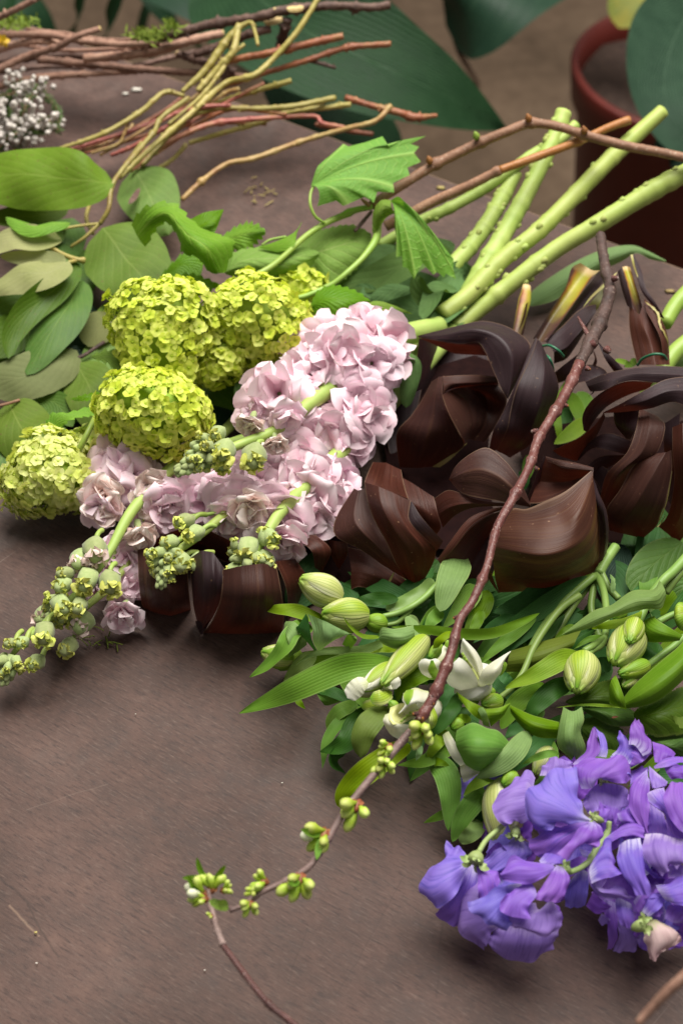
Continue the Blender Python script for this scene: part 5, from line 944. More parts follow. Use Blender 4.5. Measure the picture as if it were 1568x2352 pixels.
blade(f3, Q6, [[(760, 378, 6.3), (690, 405, 6), (612, 460, 5.6), (540, 545, 4.8), (470, 612, 4.2)], [(750, 440, 4.4), (690, 500, 3.8), (640, 580, 3.2), (600, 640, 2.8), (530, 665, 2.6)], [(735, 560, 3.4), (720, 640, 2.6), (690, 700, 1.8), (640, 715, 1.6), (585, 712, 1.6)]], M_cp, bulge=0.)
blade(f3, Q6, [[(712, 600, 5.4), (705, 660, 3.8), (740, 756, 1.6)], [(700, 610, 4.6), (690, 680, 3), (735, 752, 1.4)]], M_cp)
blade(f3, Q6, [[(945, 135, 7.8), (1000, 150, 8.2), (1080, 165, 8.6), (1166, 188, 8.8)], [(960, 160, 8), (1020, 180, 8.4), (1090, 192, 8.6), (1160, 200, 8.8)]], M_cb, bulge=.2)
blade(f3, Q6, [[(950, 140, 7.6), (1020, 185, 8.1), (1090, 195, 8.3), (1158, 203, 8.6)], [(910, 250, 6.2), (990, 255, 6.6), (1060, 250, 7.2), (1140, 222, 8)], [(875, 350, 5.8), (930, 345, 6.4), (1030, 300, 7), (1120, 235, 7.9)]], M_cr, bulge=0.)
blade(f3, Q6, [[(940, 135, 7.6), (900, 240, 6.6), (860, 340, 5.6)], [(960, 150, 7.4), (940, 250, 6), (900, 350, 5)]], M_cp)
blade(f3, Q6, [[(930, 740, 1.4), (1000, 712, 1.7), (1100, 678, 1.7), (1175, 650, 1.8)], [(945, 748, .8), (1010, 722, 1), (1100, 695, 1.1), (1172, 662, 1.3)]], M_cp)
# --- right hand roll
f4 = roll('dark folded leaf cut off by the right edge, with a yellow rimmed slit', 1480, 1180)
blade(f4, C3, [[(630, 205, 7), (850, 118, 8.2), (1130, 68, 8.9), (1350, 52, 9.1), (1640, 70, 9)], [(650, 250, 7), (850, 190, 8.4), (1100, 130, 9), (1330, 130, 9.2), (1640, 150, 9)], [(680, 300, 6.8), (815, 285, 8), (960, 215, 8.5), (1100, 192, 8.7), (1310, 214, 8.8), (1640, 240, 8.6)]], M_cp, bulge=.0)
blade(f4, C3, [[(1300, 214, 8.6), (1080, 196, 8.5), (940, 224, 8.3), (780, 310, 7.8), (660, 420, 7.2), (602, 540, 6.4), (612, 665, 5.4)], [(1250, 270, 6.4), (1080, 320, 5.6), (940, 380, 5), (840, 440, 4.8), (760, 520, 5), (700, 600, 5), (650, 690, 4.6)]], M_cp, bulge=-.06)
blade(f4, C3, [[(798, 500, 7), (950, 425, 8), (1120, 330, 8.9), (1290, 235, 9.4), (1420, 178, 9.5), (1640, 150, 9.4)], [(800, 503, 7), (1000, 440, 8), (1200, 385, 9), (1420, 300, 9.5), (1640, 290, 9.4)], [(803, 506, 6.9), (1000, 492, 7.4), (1250, 462, 8.2), (1470, 400, 8.9), (1640, 470, 8.6)]], M_cp, bulge=.0)
blade(f4, C3, [[(805, 500, 7), (745, 590, 6.6), (690, 650, 6.3), (565, 745, 5.5), (430, 810, 4.6), (320, 862, 3.6)], [(815, 560, 5.4), (740, 720, 4.6), (640, 860, 3.8), (560, 960, 3), (440, 935, 2.8)]], M_cr, bulge=.04)
blade(f4, C3, [[(1150, 460, 7.4), (1120, 640, 7.5), (1030, 880, 6.8), (840, 1080, 5.4), (770, 1320, 3)], [(1240, 500, 7.8), (1240, 650, 7.9), (1170, 880, 7.2), (950, 1090, 5.8), (810, 1380, 2.8)], [(1330, 540, 7.4), (1396, 640, 7.6), (1308, 892, 6.8), (1092, 1012, 5.9), (960, 1240, 4.3), (833, 1432, 2.6)]], M_cb, bulge=.0)
blade(f4, C3, [[(1308, 890, 6.7), (1180, 945, 6.5), (1088, 1018, 6), (960, 1240, 4.8), (833, 1435, 3.2), (862, 1625, 1.5)], [(1400, 880, 7.2), (1330, 1000, 6.9), (1230, 1180, 6.2), (1100, 1400, 4.8), (980, 1560, 3), (980, 1660, 1.4)], [(1452, 860, 7), (1458, 1040, 6.4), (1405, 1330, 5), (1350, 1480, 3.8), (1308, 1590, 2.6), (1185, 1702, 1)]], M_cb, bulge=.0)
blade(f4, C3, [[(1465, 640, 8), (1466, 880, 7.2), (1482, 1150, 5.8), (1425, 1465, 3.2), (1330, 1592, 1.8)], [(1560, 600, 8.6), (1570, 900, 7.8), (1580, 1200, 6), (1530, 1500, 3.4), (1420, 1660, 1.4)], [(1680, 600, 8.4), (1700, 900, 7.4), (1700, 1250, 5), (1650, 1560, 2.4), (1520, 1760, .6)]], M_cr, bulge=0.)
leafL(f4, C3, [[(1452, 1060, 6.3), (1408, 1330, 5), (1355, 1480, 3.8), (1305, 1585, 2.6), (1335, 1588, 2), (1400, 1490, 2.8)], [(1462, 1062, 6.2), (1418, 1332, 4.9), (1365, 1484, 3.7), (1318, 1580, 2.5), (1332, 1578, 2), (1395, 1484, 2.8)]], M_rim, 'leaf_edge', nv=26, nu=3)
blade(f4, C3, [[(555, 965, 3), (690, 850, 4.4), (800, 850, 5), (1040, 905, 5)], [(600, 850, 4), (740, 730, 5.2), (880, 700, 5.8), (1070, 770, 6)]], M_cp, bulge=.05)
blade(f4, C3, [[(640, 1010, 2.6), (780, 920, 3.6), (1010, 905, 4)], [(660, 1180, 1.8), (800, 1060, 2.4), (980, 960, 3)]], M_cp, bulge=.1)
blade(f4, C3, [[(660, 1080, 2), (760, 1200, 2), (830, 1430, 1.4)], [(800, 1010, 3), (860, 1080, 3), (850, 1300, 2)]], M_cp)
blade(f4, C3, [[(900, 480, 5), (920, 620, 4.6), (1010, 740, 4.2)], [(1150, 470, 6), (1120, 640, 6), (1060, 760, 5)]], M_cp)
blade(f4, C3, [[(1390, 600, 6.2), (1380, 800, 5), (1400, 1000, 3), (1400, 1300, 1.4)], [(1540, 500, 6.4), (1520, 800, 5), (1500, 1100, 3), (1460, 1400, 1.2)]], M_cp)
# --- small roll at the left under the buds
f5 = roll('folded brown leaf lying lowest on the table under the stock buds', 480, 1450)
blade(f5, Q5, [[(622, 560, 3.2), (624, 690, 3), (638, 800, 1.2), (660, 830, -.4)], [(680, 545, 4.4), (680, 700, 4), (690, 800, 2.4), (700, 846, -.4)], [(760, 550, 5), (760, 700, 4.6), (770, 810, 2.8), (770, 862, -.4)], [(846, 590, 4.8), (850, 720, 3.6), (858, 800, 2), (862, 832, -.3)]], M_cb, bulge=0.)
blade(f5, Q5, [[(850, 600, 5), (864, 730, 3.8), (872, 810, 2.6), (890, 890, -.3)], [(910, 560, 6.2), (920, 690, 5.8), (920, 810, 3.8), (900, 905, -.3)], [(960, 570, 6.4), (965, 690, 6), (955, 800, 4), (915, 915, .7)], [(1010, 640, 6), (1002, 720, 5.4), (984, 810, 3.6), (925, 920, -.4)]], M_cp, bulge=0.)
blade(f5, Q5, [[(1002, 650, 6), (996, 770, 4.8), (960, 870, 2), (903, 946, -.4)], [(1090, 630, 6.4), (1090, 770, 5.4), (1060, 880, 2.8), (1010, 946, -.4)], [(1180, 620, 6), (1190, 760, 5.2), (1180, 870, 2.8), (1150, 945, -.4)], [(1245, 630, 5.2), (1268, 750, 4.2), (1280, 850, 2.2), (1270, 942, -.4)]], M_cb, bulge=0.)
blade(f5, Q5, [[(880, 880, .3), (895, 930, -.3)], [(960, 860, 1.6), (910, 942, .15)]], M_cp)
blade(f5, Q5, [[(620, 560, 2.6), (760, 480, 3.6), (900, 460, 4), (1040, 520, 4.4), (1240, 600, 4.4)], [(640, 620, 0), (760, 580, 0), (900, 570, 0), (1040, 620, 0), (1250, 680, -.4)]], M_cr)
blade(f5, Q5, [[(1240, 610, 4.4), (1290, 740, 3), (1300, 900, -.4)], [(1330, 600, 3), (1380, 680, 2), (1360, 760, -.3)]], M_cr)
blade(f5, Q5, [[(1330, 510, 3.6), (1400, 560, 3.8), (1420, 640, 2.4)], [(1420, 490, 3.6), (1490, 560, 3.2), (1450, 660, 1.6)]], M_cr, bulge=.15)
# --- cut petioles and stem ends of the rolls
f6 = roll('yellow cut leaf stalk standing between the green stems and the branch', 1260, 780)
leafL(f6, C2, [[(585, 165, 8.2), (500, 215, 8), (440, 400, 7.4), (300, 620, 6.8), (130, 890, 6)], [(640, 200, 7.8), (570, 300, 7.4), (430, 500, 6.8), (300, 700, 6.2), (180, 900, 5.6)], [(700, 235, 7.8), (610, 370, 7.4), (470, 580, 6.8), (340, 760, 6.3), (215, 920, 5.7)], [(772, 235, 8.3), (700, 300, 8), (560, 500, 7.4), (420, 700, 6.8), (250, 925, 6.1)]], M_petio, 'leaf_stalk', nv=30, nu=15)
blade(f6, C2, [[(800, 190, 7.4), (640, 400, 6.8), (480, 620, 6.2), (300, 860, 5.6)], [(830, 300, 7.6), (720, 460, 7), (600, 600, 6.6), (380, 860, 6)]], M_cp, bulge=.05)
leafR(f6, C2, [(940, 250, 7.8), (820, 370, 7.6), (690, 490, 7.2), (605, 595, 6.8)], 14, M_rim, 'leaf_edge', nv=12, nu=4)
leafL(f6, C2, [[(820, 380, 7.2), (700, 520, 6.8), (640, 600, 6.4)], [(840, 420, 7), (800, 540, 6.8), (720, 640, 6.2)]], plain_mat('olive_leaf_inside', (.10, .10, .02), (.15, .14, .03), .5), 'leaf_blade', nv=14)
blade(f6, C2, [[(735, 560, 7.4), (640, 580, 7), (540, 640, 6.8), (400, 780, 6.4), (240, 900, 6)], [(730, 640, 7.3), (640, 760, 7.2), (540, 880, 6.8), (450, 980, 6.2), (330, 1020, 5.8)], [(700, 680, 6.6), (620, 830, 6.4), (540, 960, 5.8), (450, 1080, 5), (330, 1130, 4.6)]], M_cp, bulge=.0)
f6b = roll('short orange tipped leaf stalk under the lowest green stem', 1190, 760)
stemT(f6b, C2, [(70, 385, 4.6), (60, 480, 4.4), (20, 650, 4), (-30, 860, 3.4), (-80, 1000, 3)], [40, 62, 52, 44, 40], M_petio, 'leaf_stalk', flat=.7, seg=14, n=30)
blade(f6b, C2, [[(110, 480, 4), (80, 650, 3.6), (40, 850, 3)], [(60, 560, 4.6), (30, 700, 4.2), (-30, 880, 3.4)]], M_cb)
f7 = roll('yellow channelled leaf stalk right of the long branch with a wire tie', 1450, 820)
leafL(f7, C2, [[(985, 205, 7.6), (1040, 420, 7.2), (1080, 560, 6.8), (1130, 700, 6.2)], [(1020, 196, 7.4), (1085, 400, 7), (1130, 560, 6.4), (1165, 700, 5.8)], [(1060, 205, 7.6), (1120, 400, 7.2), (1170, 560, 6.6), (1200, 700, 6)]], M_petio, 'leaf_stalk', nv=24)
blade(f7, C2, [[(940, 250, 7.4), (980, 420, 7), (1030, 575, 6.6)], [(985, 210, 7.7), (1050, 430, 7.4), (1085, 600, 6.8)]], M_cp, bulge=.1)
blade(f7, C2, [[(1060, 85, 8), (1110, 260, 7.8), (1170, 440, 7.4), (1260, 560, 7), (1350, 680, 6.4)], [(1100, 90, 8), (1170, 240, 7.8), (1210, 400, 7.6), (1300, 540, 7.2), (1390, 700, 6.4)]], M_cp, bulge=.12)
leafL(f7, C2, [[(1062, 85, 8.1), (1090, 200, 7.9), (1130, 300, 7.9)], [(1085, 85, 8.1), (1108, 200, 8), (1138, 300, 7.9)]], M_rim, 'leaf_edge', nv=10, nu=3)
blade(f7, C2, [[(1050, 570, 6.6), (1050, 760, 6.2), (1080, 940, 5.8), (1130, 1140, 5.4)], [(1150, 660, 6.8), (1200, 800, 6.8), (1260, 960, 6.4), (1300, 1140, 6)], [(1200, 500, 7), (1320, 640, 6.8), (1420, 900, 6), (1440, 1140, 5.4)]], M_cr, bulge=0.)
blade(f7, C2, [[(1190, 510, 7.2), (1300, 600, 7), (1400, 800, 6.6), (1430, 960, 6), (1400, 1080, 5.6)], [(1210, 620, 7.2), (1290, 760, 7.2), (1350, 900, 6.8), (1370, 1050, 6.2)]], M_cr, bulge=.1)
leafR(f7, C2, [(1200, 530, 7.5), (1320, 640, 7.3), (1345, 760, 7.2), (1400, 860, 6.8), (1432, 960, 6.2)], 11, M_rim, 'leaf_edge', nv=16, nu=3, ruf=1.5, rufn=7)
stemT(f7, C2, [(1130, 1145, 5.8), (1180, 1080, 6.4), (1280, 1040, 7), (1370, 1045, 7), (1410, 1090, 6.4)], [13, 13], M_wire, 'wire_tie', n=30)
stemT(f6, C2, [(225, 960, 6.4), (290, 955, 7), (370, 1000, 7), (425, 1060, 6.4)], [13, 13], M_wire, 'wire_tie', n=24)
stemT(f1, C2, [(240, 1040, 7), (290, 1080, 7.4), (320, 1160, 6.8), (325, 1220, 6)], [13, 13], M_wire, 'wire_tie', n=24)
f8 = roll('narrow dark leaf tip pointing down beside the long branch', 1400, 830)
blade(f8, C2, [[(740, 900, 7.2), (780, 1000, 7.2), (830, 1100, 6.8), (900, 1200, 6)], [(745, 905, 7.2), (860, 1040, 7), (960, 1140, 6.4), (1020, 1220, 6)]], M_cp, bulge=.1)
blade(f8, C2, [[(560, 690, 9), (610, 790, 9), (660, 870, 8.6)], [(570, 690, 9), (640, 780, 8.8), (690, 850, 8.4)]], M_cr, bulge=.1)
blade(f8, C2, [[(700, 1000, 6.6), (720, 1080, 6.6), (700, 1140, 6)], [(715, 1000, 6.6), (745, 1110, 6.4), (710, 1180, 6)]], M_cb)
blade(f8, C3, [[(520, 230, 5.6), (640, 210, 6.2), (700, 290, 6), (660, 350, 5)], [(540, 60, 5.4), (700, 40, 6), (830, 100, 6.6), (830, 200, 6.4)]], M_cp)
blade(f8, C3, [[(330, 120, 4.4), (430, 40, 5), (560, -60, 5.4)], [(340, 230, 3.4), (470, 180, 4), (640, 60, 4.4)]], M_cp)
# added table-side filler folds closing the gaps, shade painted in as near-black colour
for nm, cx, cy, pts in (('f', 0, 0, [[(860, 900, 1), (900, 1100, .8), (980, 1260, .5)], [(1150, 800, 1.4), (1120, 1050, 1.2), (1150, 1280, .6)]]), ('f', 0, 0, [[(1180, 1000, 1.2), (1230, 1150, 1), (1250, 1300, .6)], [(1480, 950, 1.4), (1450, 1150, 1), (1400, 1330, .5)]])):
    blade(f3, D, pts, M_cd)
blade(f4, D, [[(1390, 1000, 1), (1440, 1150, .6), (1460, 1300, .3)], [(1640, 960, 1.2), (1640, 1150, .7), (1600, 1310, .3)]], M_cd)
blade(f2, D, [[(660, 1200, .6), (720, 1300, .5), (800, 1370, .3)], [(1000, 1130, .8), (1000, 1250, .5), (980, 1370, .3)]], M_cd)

# ------------------------------------------------------------------ white alstroemeria
M_al = leaf_mat('lily_leaf', (.085, .20, .012), (.125, .25, .02), (.24, .37, .06), 'parallel', .4, .25, 9., edge=(.22, .33, .08), vstr=.4, bstr=.18, spec=.24)
M_al_br = leaf_mat('lily_leaf_bright', (.135, .27, .014), (.21, .34, .024), (.34, .45, .07), 'parallel', .4, .3, 9., edge=(.32, .42, .1), vstr=.4, bstr=.18, spec=.24)
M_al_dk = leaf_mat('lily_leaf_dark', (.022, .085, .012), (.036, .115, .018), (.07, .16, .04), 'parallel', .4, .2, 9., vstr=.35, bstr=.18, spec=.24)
M_al_un = leaf_mat('lily_leaf_underside', (.18, .30, .095), (.225, .345, .125), (.095, .18, .05), 'parallel', .5, .25, 8., edge=(.28, .38, .13), vstr=.5, bstr=.25)
M_al_ol = leaf_mat('lily_leaf_olive', (.10, .16, .025), (.14, .19, .035), (.19, .24, .07), 'parallel', .45, .25, 8., vstr=.35, bstr=.18, spec=.24)
M_rus = leaf_mat('serrated_leaf', (.052, .115, .010), (.075, .145, .016), (.15, .21, .04), 'pinnate', .38, .2, 5., 1.0, edge=(.13, .18, .04), vstr=.4, bstr=.4)
M_alstem = plain_mat('lily_stem', (.16, .27, .05), (.22, .33, .08), .45, .05, 60., .2, vary=.12)
def tepal_mat(name, green, body, line, tipg=True):
    t = NT(name); uv = t.n('UVMap').outputs[0]; sp = t.n('SeparateXYZ', {0: uv}); u, v = sp.outputs[0], sp.outputs[1]
    n = t.noise(t.n('TexCoord').outputs['Object'], 160., 3.); rnd = t.n('ObjectInfo').outputs['Random']
    a = t.math('ABSOLUTE', t.math('MULTIPLY_ADD', u, 2., -1.))
    g = t.n('MapRange', {0: t.math('ADD', a, t.math('MULTIPLY', t.math('SUBTRACT', n, .5), .35)), 1: .95, 2: .35}).outputs[0]
    c = t.mix(g, body, green)
    ln = t.math('POWER', t.math('ABSOLUTE', t.math('SINE', t.math('MULTIPLY_ADD', u, 3.1416 * 7, t.math('MULTIPLY', n, 1.2)))), 10.)
    c = t.mix(t.math('MULTIPLY', t.math('MULTIPLY', ln, n), 1.0, clamp=True), c, line)
    if tipg: c = t.mix(t.n('MapRange', {0: v, 1: .8, 2: 1.}).outputs[0], c, mul(line, 1.4))
    return t.out(c, .45, .4, t.math('ADD', n, t.math('MULTIPLY', ln, .5)), .25, .0006, .25, c)
M_tepal = tepal_mat('striped_bud_tepal', (.36, .49, .04), (.60, .64, .24), (.11, .25, .015))
M_tepal_c = tepal_mat('cream_bud_tepal', (.56, .60, .20), (.74, .74, .48), (.22, .34, .04))
M_tepal_g = tepal_mat('green_bud_tepal', (.24, .42, .03), (.36, .52, .07), (.09, .23, .012))
M_white = petal_mat('white_lily_petal', (.62, .66, .34), (.80, .79, .62), (.86, .85, .76), .5, .3)
def speck_mat():
    t = NT('flecked_lily_petal'); uv = t.n('UVMap').outputs[0]
    q = t.n('TexVoronoi', {'Vector': t.scaled(uv, (7., 4.5, 1.)), 'Scale': 1., 'Randomness': .9}).outputs['Distance']
    sp = t.n('SeparateXYZ', {0: uv}); v = sp.outputs[1]; u = sp.outputs[0]
    m = t.math('MULTIPLY', t.band(q, .22), 3., clamp=True); m = t.math('MULTIPLY', m, t.math('MULTIPLY', t.n('MapRange', {0: v, 1: .2, 2: .35}).outputs[0], t.n('MapRange', {0: v, 1: .95, 2: .8}).outputs[0]))
    c = t.mix(t.n('MapRange', {0: v, 1: .9, 2: .4}).outputs[0], (.84, .83, .70), (.70, .70, .30))
    return t.out(t.mix(m, c, (.16, .02, .02)), .5, .3, None, transl=.25)
M_speck = speck_mat()
def lbud(o, crop, base, tip, wpx, mat, mat2=None, name='bud', twist=.5, bow=0., n=3):
    """closed flower: overlapping tepals wrapped round an axis"""
    a, b = crop([base, tip]); L = np.linalg.norm(b - a); T = nrm(b - a); R = crop.m(wpx, a)
    S = nrm(np.cross(T, nrm(CAM - a))); N = np.cross(S, T); root = None
    core = lathe(a, b, [(0, R * .22), (.12, R * .5), (.35, R * .85), (.6, R * .88), (.85, R * .6), (.97, R * .22), (1., R * .06)], 14)
    root = put(name, mk(*core, mat2 or mat), o)
    for k in range(n * 2):
        inner = k >= n; th0 = 2 * math.pi * (k % n + (.5 if inner else 0)) / n + .9; V, U = [], []; nv, nu = 13, 9
        for i in range(nv):
            q = i / (nv - 1); rad = R * (1.04 if not inner else .98) * (math.sin(math.pi * (.10 + .84 * q ** .85)) ** .8) + R * .015
            for j in range(nu):
                u = -1 + 2 * j / (nu - 1); th = th0 + u * .78 * (1 - .25 * q) * (math.sin(math.pi * min(1, .2 + .8 * q)) * .35 + .65) + twist * q
                ridge = 1 + .05 * (1 - u * u)
                V.append(a + (b - a) * min(1.0, q * (.99 - .04 * u * u)) + (S * math.cos(th) + N * math.sin(th)) * rad * ridge * (1 + .015 * (u > 0))); U.append((j / (nu - 1), q))
        put('tepal', mk(np.array(V), grid_faces(nv, nu), np.array(U), (mat2 or mat) if inner else mat), root)
    return root
GA = 'white alstroemeria stems'
def lily(label, x, y): return thing('alstroemeria_stem', label, 'alstroemeria', P(x, y, 0), GA)
def LR(o, crop, sp, hw, mat, **kw):
    hw *= .9; k = dict(a=.6, b=.95, cup=.12, nv=28, nu=11, wavy=.09, ruf=.09); k.update(kw); return leafR(o, crop, sp, hw, mat, **k)
def LL(o, crop, rails, mat, **kw):
    k = dict(nv=28, nu=11, bulge=.04, ripple=.02); k.update(kw); return leafL(o, crop, rails, mat, **k)
l1 = lily('alstroemeria with a pair of cream buds nearest the folded brown leaf', 900, 1450)
stemT(l1, C5, [(1560, 150, 4), (1440, 270, 4), (1330, 350, 4), (1220, 400, 3.8), (1110, 425, 3.8)], [30, 26, 24, 22], M_alstem)
stemT(l1, C5, [(1330, 360, 3.9), (1280, 420, 3.6), (1220, 470, 3.4), (1140, 490, 3.4)], [22, 20, 18], M_alstem)
lbud(l1, C5, (790, 290, 4.4), (475, 130, 5.4), 122, M_tepal_c, M_tepal_c, twist=.3)
lbud(l1, C5, (1000, 420, 4.2), (640, 400, 4.6), 128, M_tepal, M_tepal_c, twist=.4)
lbud(l1, C5, (1140, 490, 3.6), (970, 450, 4), 72, M_tepal_g, M_tepal_g, twist=.3)
LR(l1, C5, [(700, 470, 3.4), (560, 420, 4), (400, 375, 4), (162, 367, 3.4)], 62, M_al_br, b=.9, roll=-10)
LR(l1, C5, [(1085, 582, 4), (960, 575, 4.4), (860, 500, 5), (803, 415, 5.6)], 20, M_al_br, a=.4)
LL(l1, C5, [[(535, 405, 5.4), (575, 520, 5.6), (575, 610, 5), (615, 692, 4.2)], [(650, 450, 6.4), (690, 560, 6.2), (670, 620, 5.6), (630, 685, 4.6)], [(780, 520, 6.2), (780, 560, 6), (730, 600, 5.6), (640, 680, 4.6)], [(905, 585, 5.2), (860, 552, 5.8), (770, 580, 5.6), (650, 672, 4.6)]], M_al_un)
LL(l1, C5, [[(870, 670, 4.4), (912, 610, 5.2), (905, 580, 5.3)], [(800, 640, 4.2), (830, 580, 5), (850, 555, 5.6)]], M_al)
LL(l1, C5, [[(525, 402, 5.2), (470, 490, 4.6), (455, 525, 4.2), (590, 690, 3.6)], [(540, 430, 5.4), (560, 560, 5), (575, 620, 4.6), (612, 690, 4)]], M_al_dk)
LR(l1, C5, [(1300, 420, 4.2), (1345, 520, 4.6), (1330, 590, 4.6), (1200, 675, 4)], 60, M_al_un, roll=20)
LL(l1, C5, [[(1085, 545, 4.6), (1110, 508, 5), (1200, 520, 5.4), (1345, 490, 5.2)], [(1090, 600, 4.6), (1180, 590, 5.6), (1270, 590, 5.6), (1350, 560, 5)], [(1120, 640, 4.2), (1200, 672, 4.4), (1290, 660, 4.4), (1350, 600, 4.4)]], M_al_un)
LR(l1, C5, [(1230, 290, 2.6), (1080, 290, 3), (940, 310, 3), (850, 360, 2.6)], 60, M_al_dk)
l2 = lily('alstroemeria whose long pointed leaf reaches furthest out on the table', 700, 1600)
LR(l2, C5, [(1250, 790, 4), (1000, 790, 4.8), (780, 830, 4.8), (450, 975, 4.2), (200, 1085, 3), (8, 1168, 2.2)], 118, M_al, a=.6, b=.85, roll=4, nv=36, cup=.08)
LR(l2, C5, [(560, 490, 3.4), (420, 560, 4), (360, 660, 4), (240, 790, 3.2), (92, 890, 2.4)], 92, M_al, a=.35, b=.8, roll=-24, cup=.22, wavy=.14)
LL(l2, C5, [[(370, 460, 3.6), (440, 470, 4.2), (520, 560, 3.8), (530, 640, 3)], [(355, 520, 3.6), (380, 590, 4.4), (400, 680, 3.8), (380, 740, 2.8)]], M_al_un)
lbud(l2, C5, (420, 760, 1.8), (180, 690, 2.4), 90, M_tepal_g, M_tepal_c)
lbud(l2, C5, (480, 700, 1.2), (310, 830, 1.2), 60, M_tepal_g)
LR(l2, C5, [(1160, 605, 3.6), (950, 680, 4.2), (700, 685, 4.2), (540, 730, 3.8), (425, 805, 3.2)], 42, M_al_un, a=.4, roll=30)
LR(l2, C5, [(1260, 660, 3.2), (1100, 660, 3.6), (960, 700, 3.2)], 50, M_al_br)
LR(l2, C5, [(600, 700, 2), (480, 800, 2), (350, 920, 1.4)], 70, M_al_ol)
LR(l2, C5, [(430, 1000, 1.8), (470, 1080, 1.8), (520, 1132, 1.4)], 36, M_al, roll=30)
LR(l2, C5, [(590, 985, 2), (720, 1000, 2.4), (830, 1060, 2.4), (945, 1115, 2)], 55, M_al_dk, roll=20)
LL(l2, C5, [[(590, 990, 2), (630, 1060, 2), (665, 1105, 1.6)], [(700, 1000, 2.4), (760, 1040, 2.4), (780, 1075, 2), (700, 1105, 1.6)]], M_al)
LR(l2, C5, [(920, 1090, 2.4), (800, 1140, 2.6), (720, 1210, 2.2), (690, 1330, 1.4)], 66, M_al_br, roll=-15)
l3 = lily('alstroemeria with a green and white half open flower and striped tepals', 860, 1620)
# half closed flower left of the branch
lbud(l3, C5, (1440, 590, 4.2), (1100, 950, 5), 96, M_tepal, M_tepal_c, twist=.25)
lbud(l3, C5, (1200, 800, 4), (945, 990, 4.6), 78, M_tepal, M_white, twist=.2)
fl = lbud(l3, C5, (1180, 880, 3.4), (860, 1000, 4), 96, M_tepal_c, M_white, 'flower', twist=.4)
for sp, hw, mt in (([(1180, 1000, 4.2), (1100, 1040, 4.8), (1010, 1050, 4.6)], 62, M_tepal), ([(1130, 1040, 3.6), (1050, 1090, 4), (940, 1115, 3.6)], 45, M_tepal), ([(1000, 930, 5), (930, 950, 5), (840, 1050, 4.4)], 70, M_white), ([(1100, 960, 4.6), (1180, 920, 5), (1215, 980, 4.6)], 60, M_white), ([(1060, 1080, 3.2), (1050, 1130, 3), (1000, 1165, 2.4)], 40, M_white)):
    leafR(fl, C5, sp, hw, mt, 'petal', a=.4, b=.3, cup=-.25, nv=16, nu=11, ruf=.12, rufn=5)
LR(l3, C5, [(1520, 800, 3.4), (1400, 850, 3.8), (1280, 920, 3.6), (1215, 1080, 2.8)], 110, M_al, roll=-14)
LR(l3, A2, [(540, 140, 3.6), (420, 220, 4.2), (330, 350, 4), (310, 535, 3)], 110, M_al_ol, a=.5, b=.5, cup=-.2, roll=-12)
LR(l3, A2, [(700, 440, 3.4), (560, 500, 4), (350, 650, 3.8), (200, 800, 3), (165, 925, 2.2)], 108, M_al_br, a=.5, b=.45, cup=.14, nv=34)
LR(l3, A2, [(980, 330, 3.2), (900, 420, 3.8), (850, 500, 3.4), (830, 560, 2.8)], 56, M_al_br, roll=10)
LR(l3, A2, [(780, 440, 4.4), (760, 500, 4.2), (738, 556, 3.8)], 26, M_al_un)
LR(l3, A2, [(1100, 400, 2.4), (950, 480, 3), (800, 560, 3), (590, 592, 2.4)], 70, M_al, roll=-10)
LR(l3, A2, [(1080, 30, 4), (1010, 180, 4.4), (900, 310, 4), (790, 390, 3.4)], 62, M_al_dk, a=.4, b=.6, roll=-14)
LR(l3, A2, [(280, 130, 2), (160, 260, 2.4), (60, 400, 2), (20, 620, 1)], 60, M_al, roll=-24)
LR(l3, A2, [(380, 150, 2.4), (280, 300, 2.8), (180, 430, 2.6), (0, 490, 1.8)], 110, M_al_dk, roll=-10, a=.6)
LR(l3, A2, [(250, 440, 1.6), (130, 500, 2), (110, 580, 1.6), (205, 660, 1)], 60, M_al_dk, roll=40)
lbud(l3, A2, (590, 160, 4), (530, 100, 4.4), 40, M_tepal_g)
# flecked open flower
fo = put('flower', mk(*lathe(*A2([(900, 130, 3.6), (780, 200, 4.6)]), [(0, .003), (.5, .007), (1, .006)], 10), M_white), l3)
leafL(fo, A2, [[(540, 150, 5.4), (620, 118, 6), (720, 110, 5.8), (760, 150, 5.2)], [(530, 230, 6), (640, 190, 5), (720, 180, 4.8), (770, 190, 4.8)], [(560, 280, 6.2), (640, 270, 5.4), (700, 240, 5), (760, 220, 4.8)]], M_speck, 'petal', nv=18, nu=13)
leafL(fo, A2, [[(500, 200, 5.6), (485, 260, 5.6), (540, 350, 5), (600, 390, 4.4)], [(545, 200, 5.8), (550, 280, 6), (610, 330, 5.4), (660, 360, 4.6)], [(560, 285, 6), (640, 275, 5.6), (700, 290, 5.2), (720, 340, 4.6)]], M_white, 'petal', nv=18, nu=13, ripple=.03)
leafL(fo, A2, [[(640, 40, 5.4), (630, 90, 6.2), (650, 130, 6.6), (600, 200, 6.4)], [(720, 0, 5.6), (720, 70, 6.8), (720, 110, 7), (690, 130, 6.6)], [(830, 20, 5.4), (845, 70, 6.2), (820, 130, 6.2), (770, 110, 6)]], M_white, 'petal', nv=18, nu=15, ripple=.03)
leafL(fo, A2, [[(660, 20, 5.6), (640, 60, 6.4), (665, 130, 6.8)], [(720, 10, 5.9), (710, 60, 7), (680, 125, 7)]], M_tepal_g, 'petal', nv=14, nu=11, bulge=.05)
leafL(fo, A2, [[(870, 140, 4.6), (900, 220, 4.8), (880, 290, 4.4), (800, 340, 4)], [(820, 180, 5.4), (840, 240, 5.6), (820, 290, 5.2), (770, 330, 4.6)]], M_tepal, 'petal', nv=16, nu=11, bulge=.15)
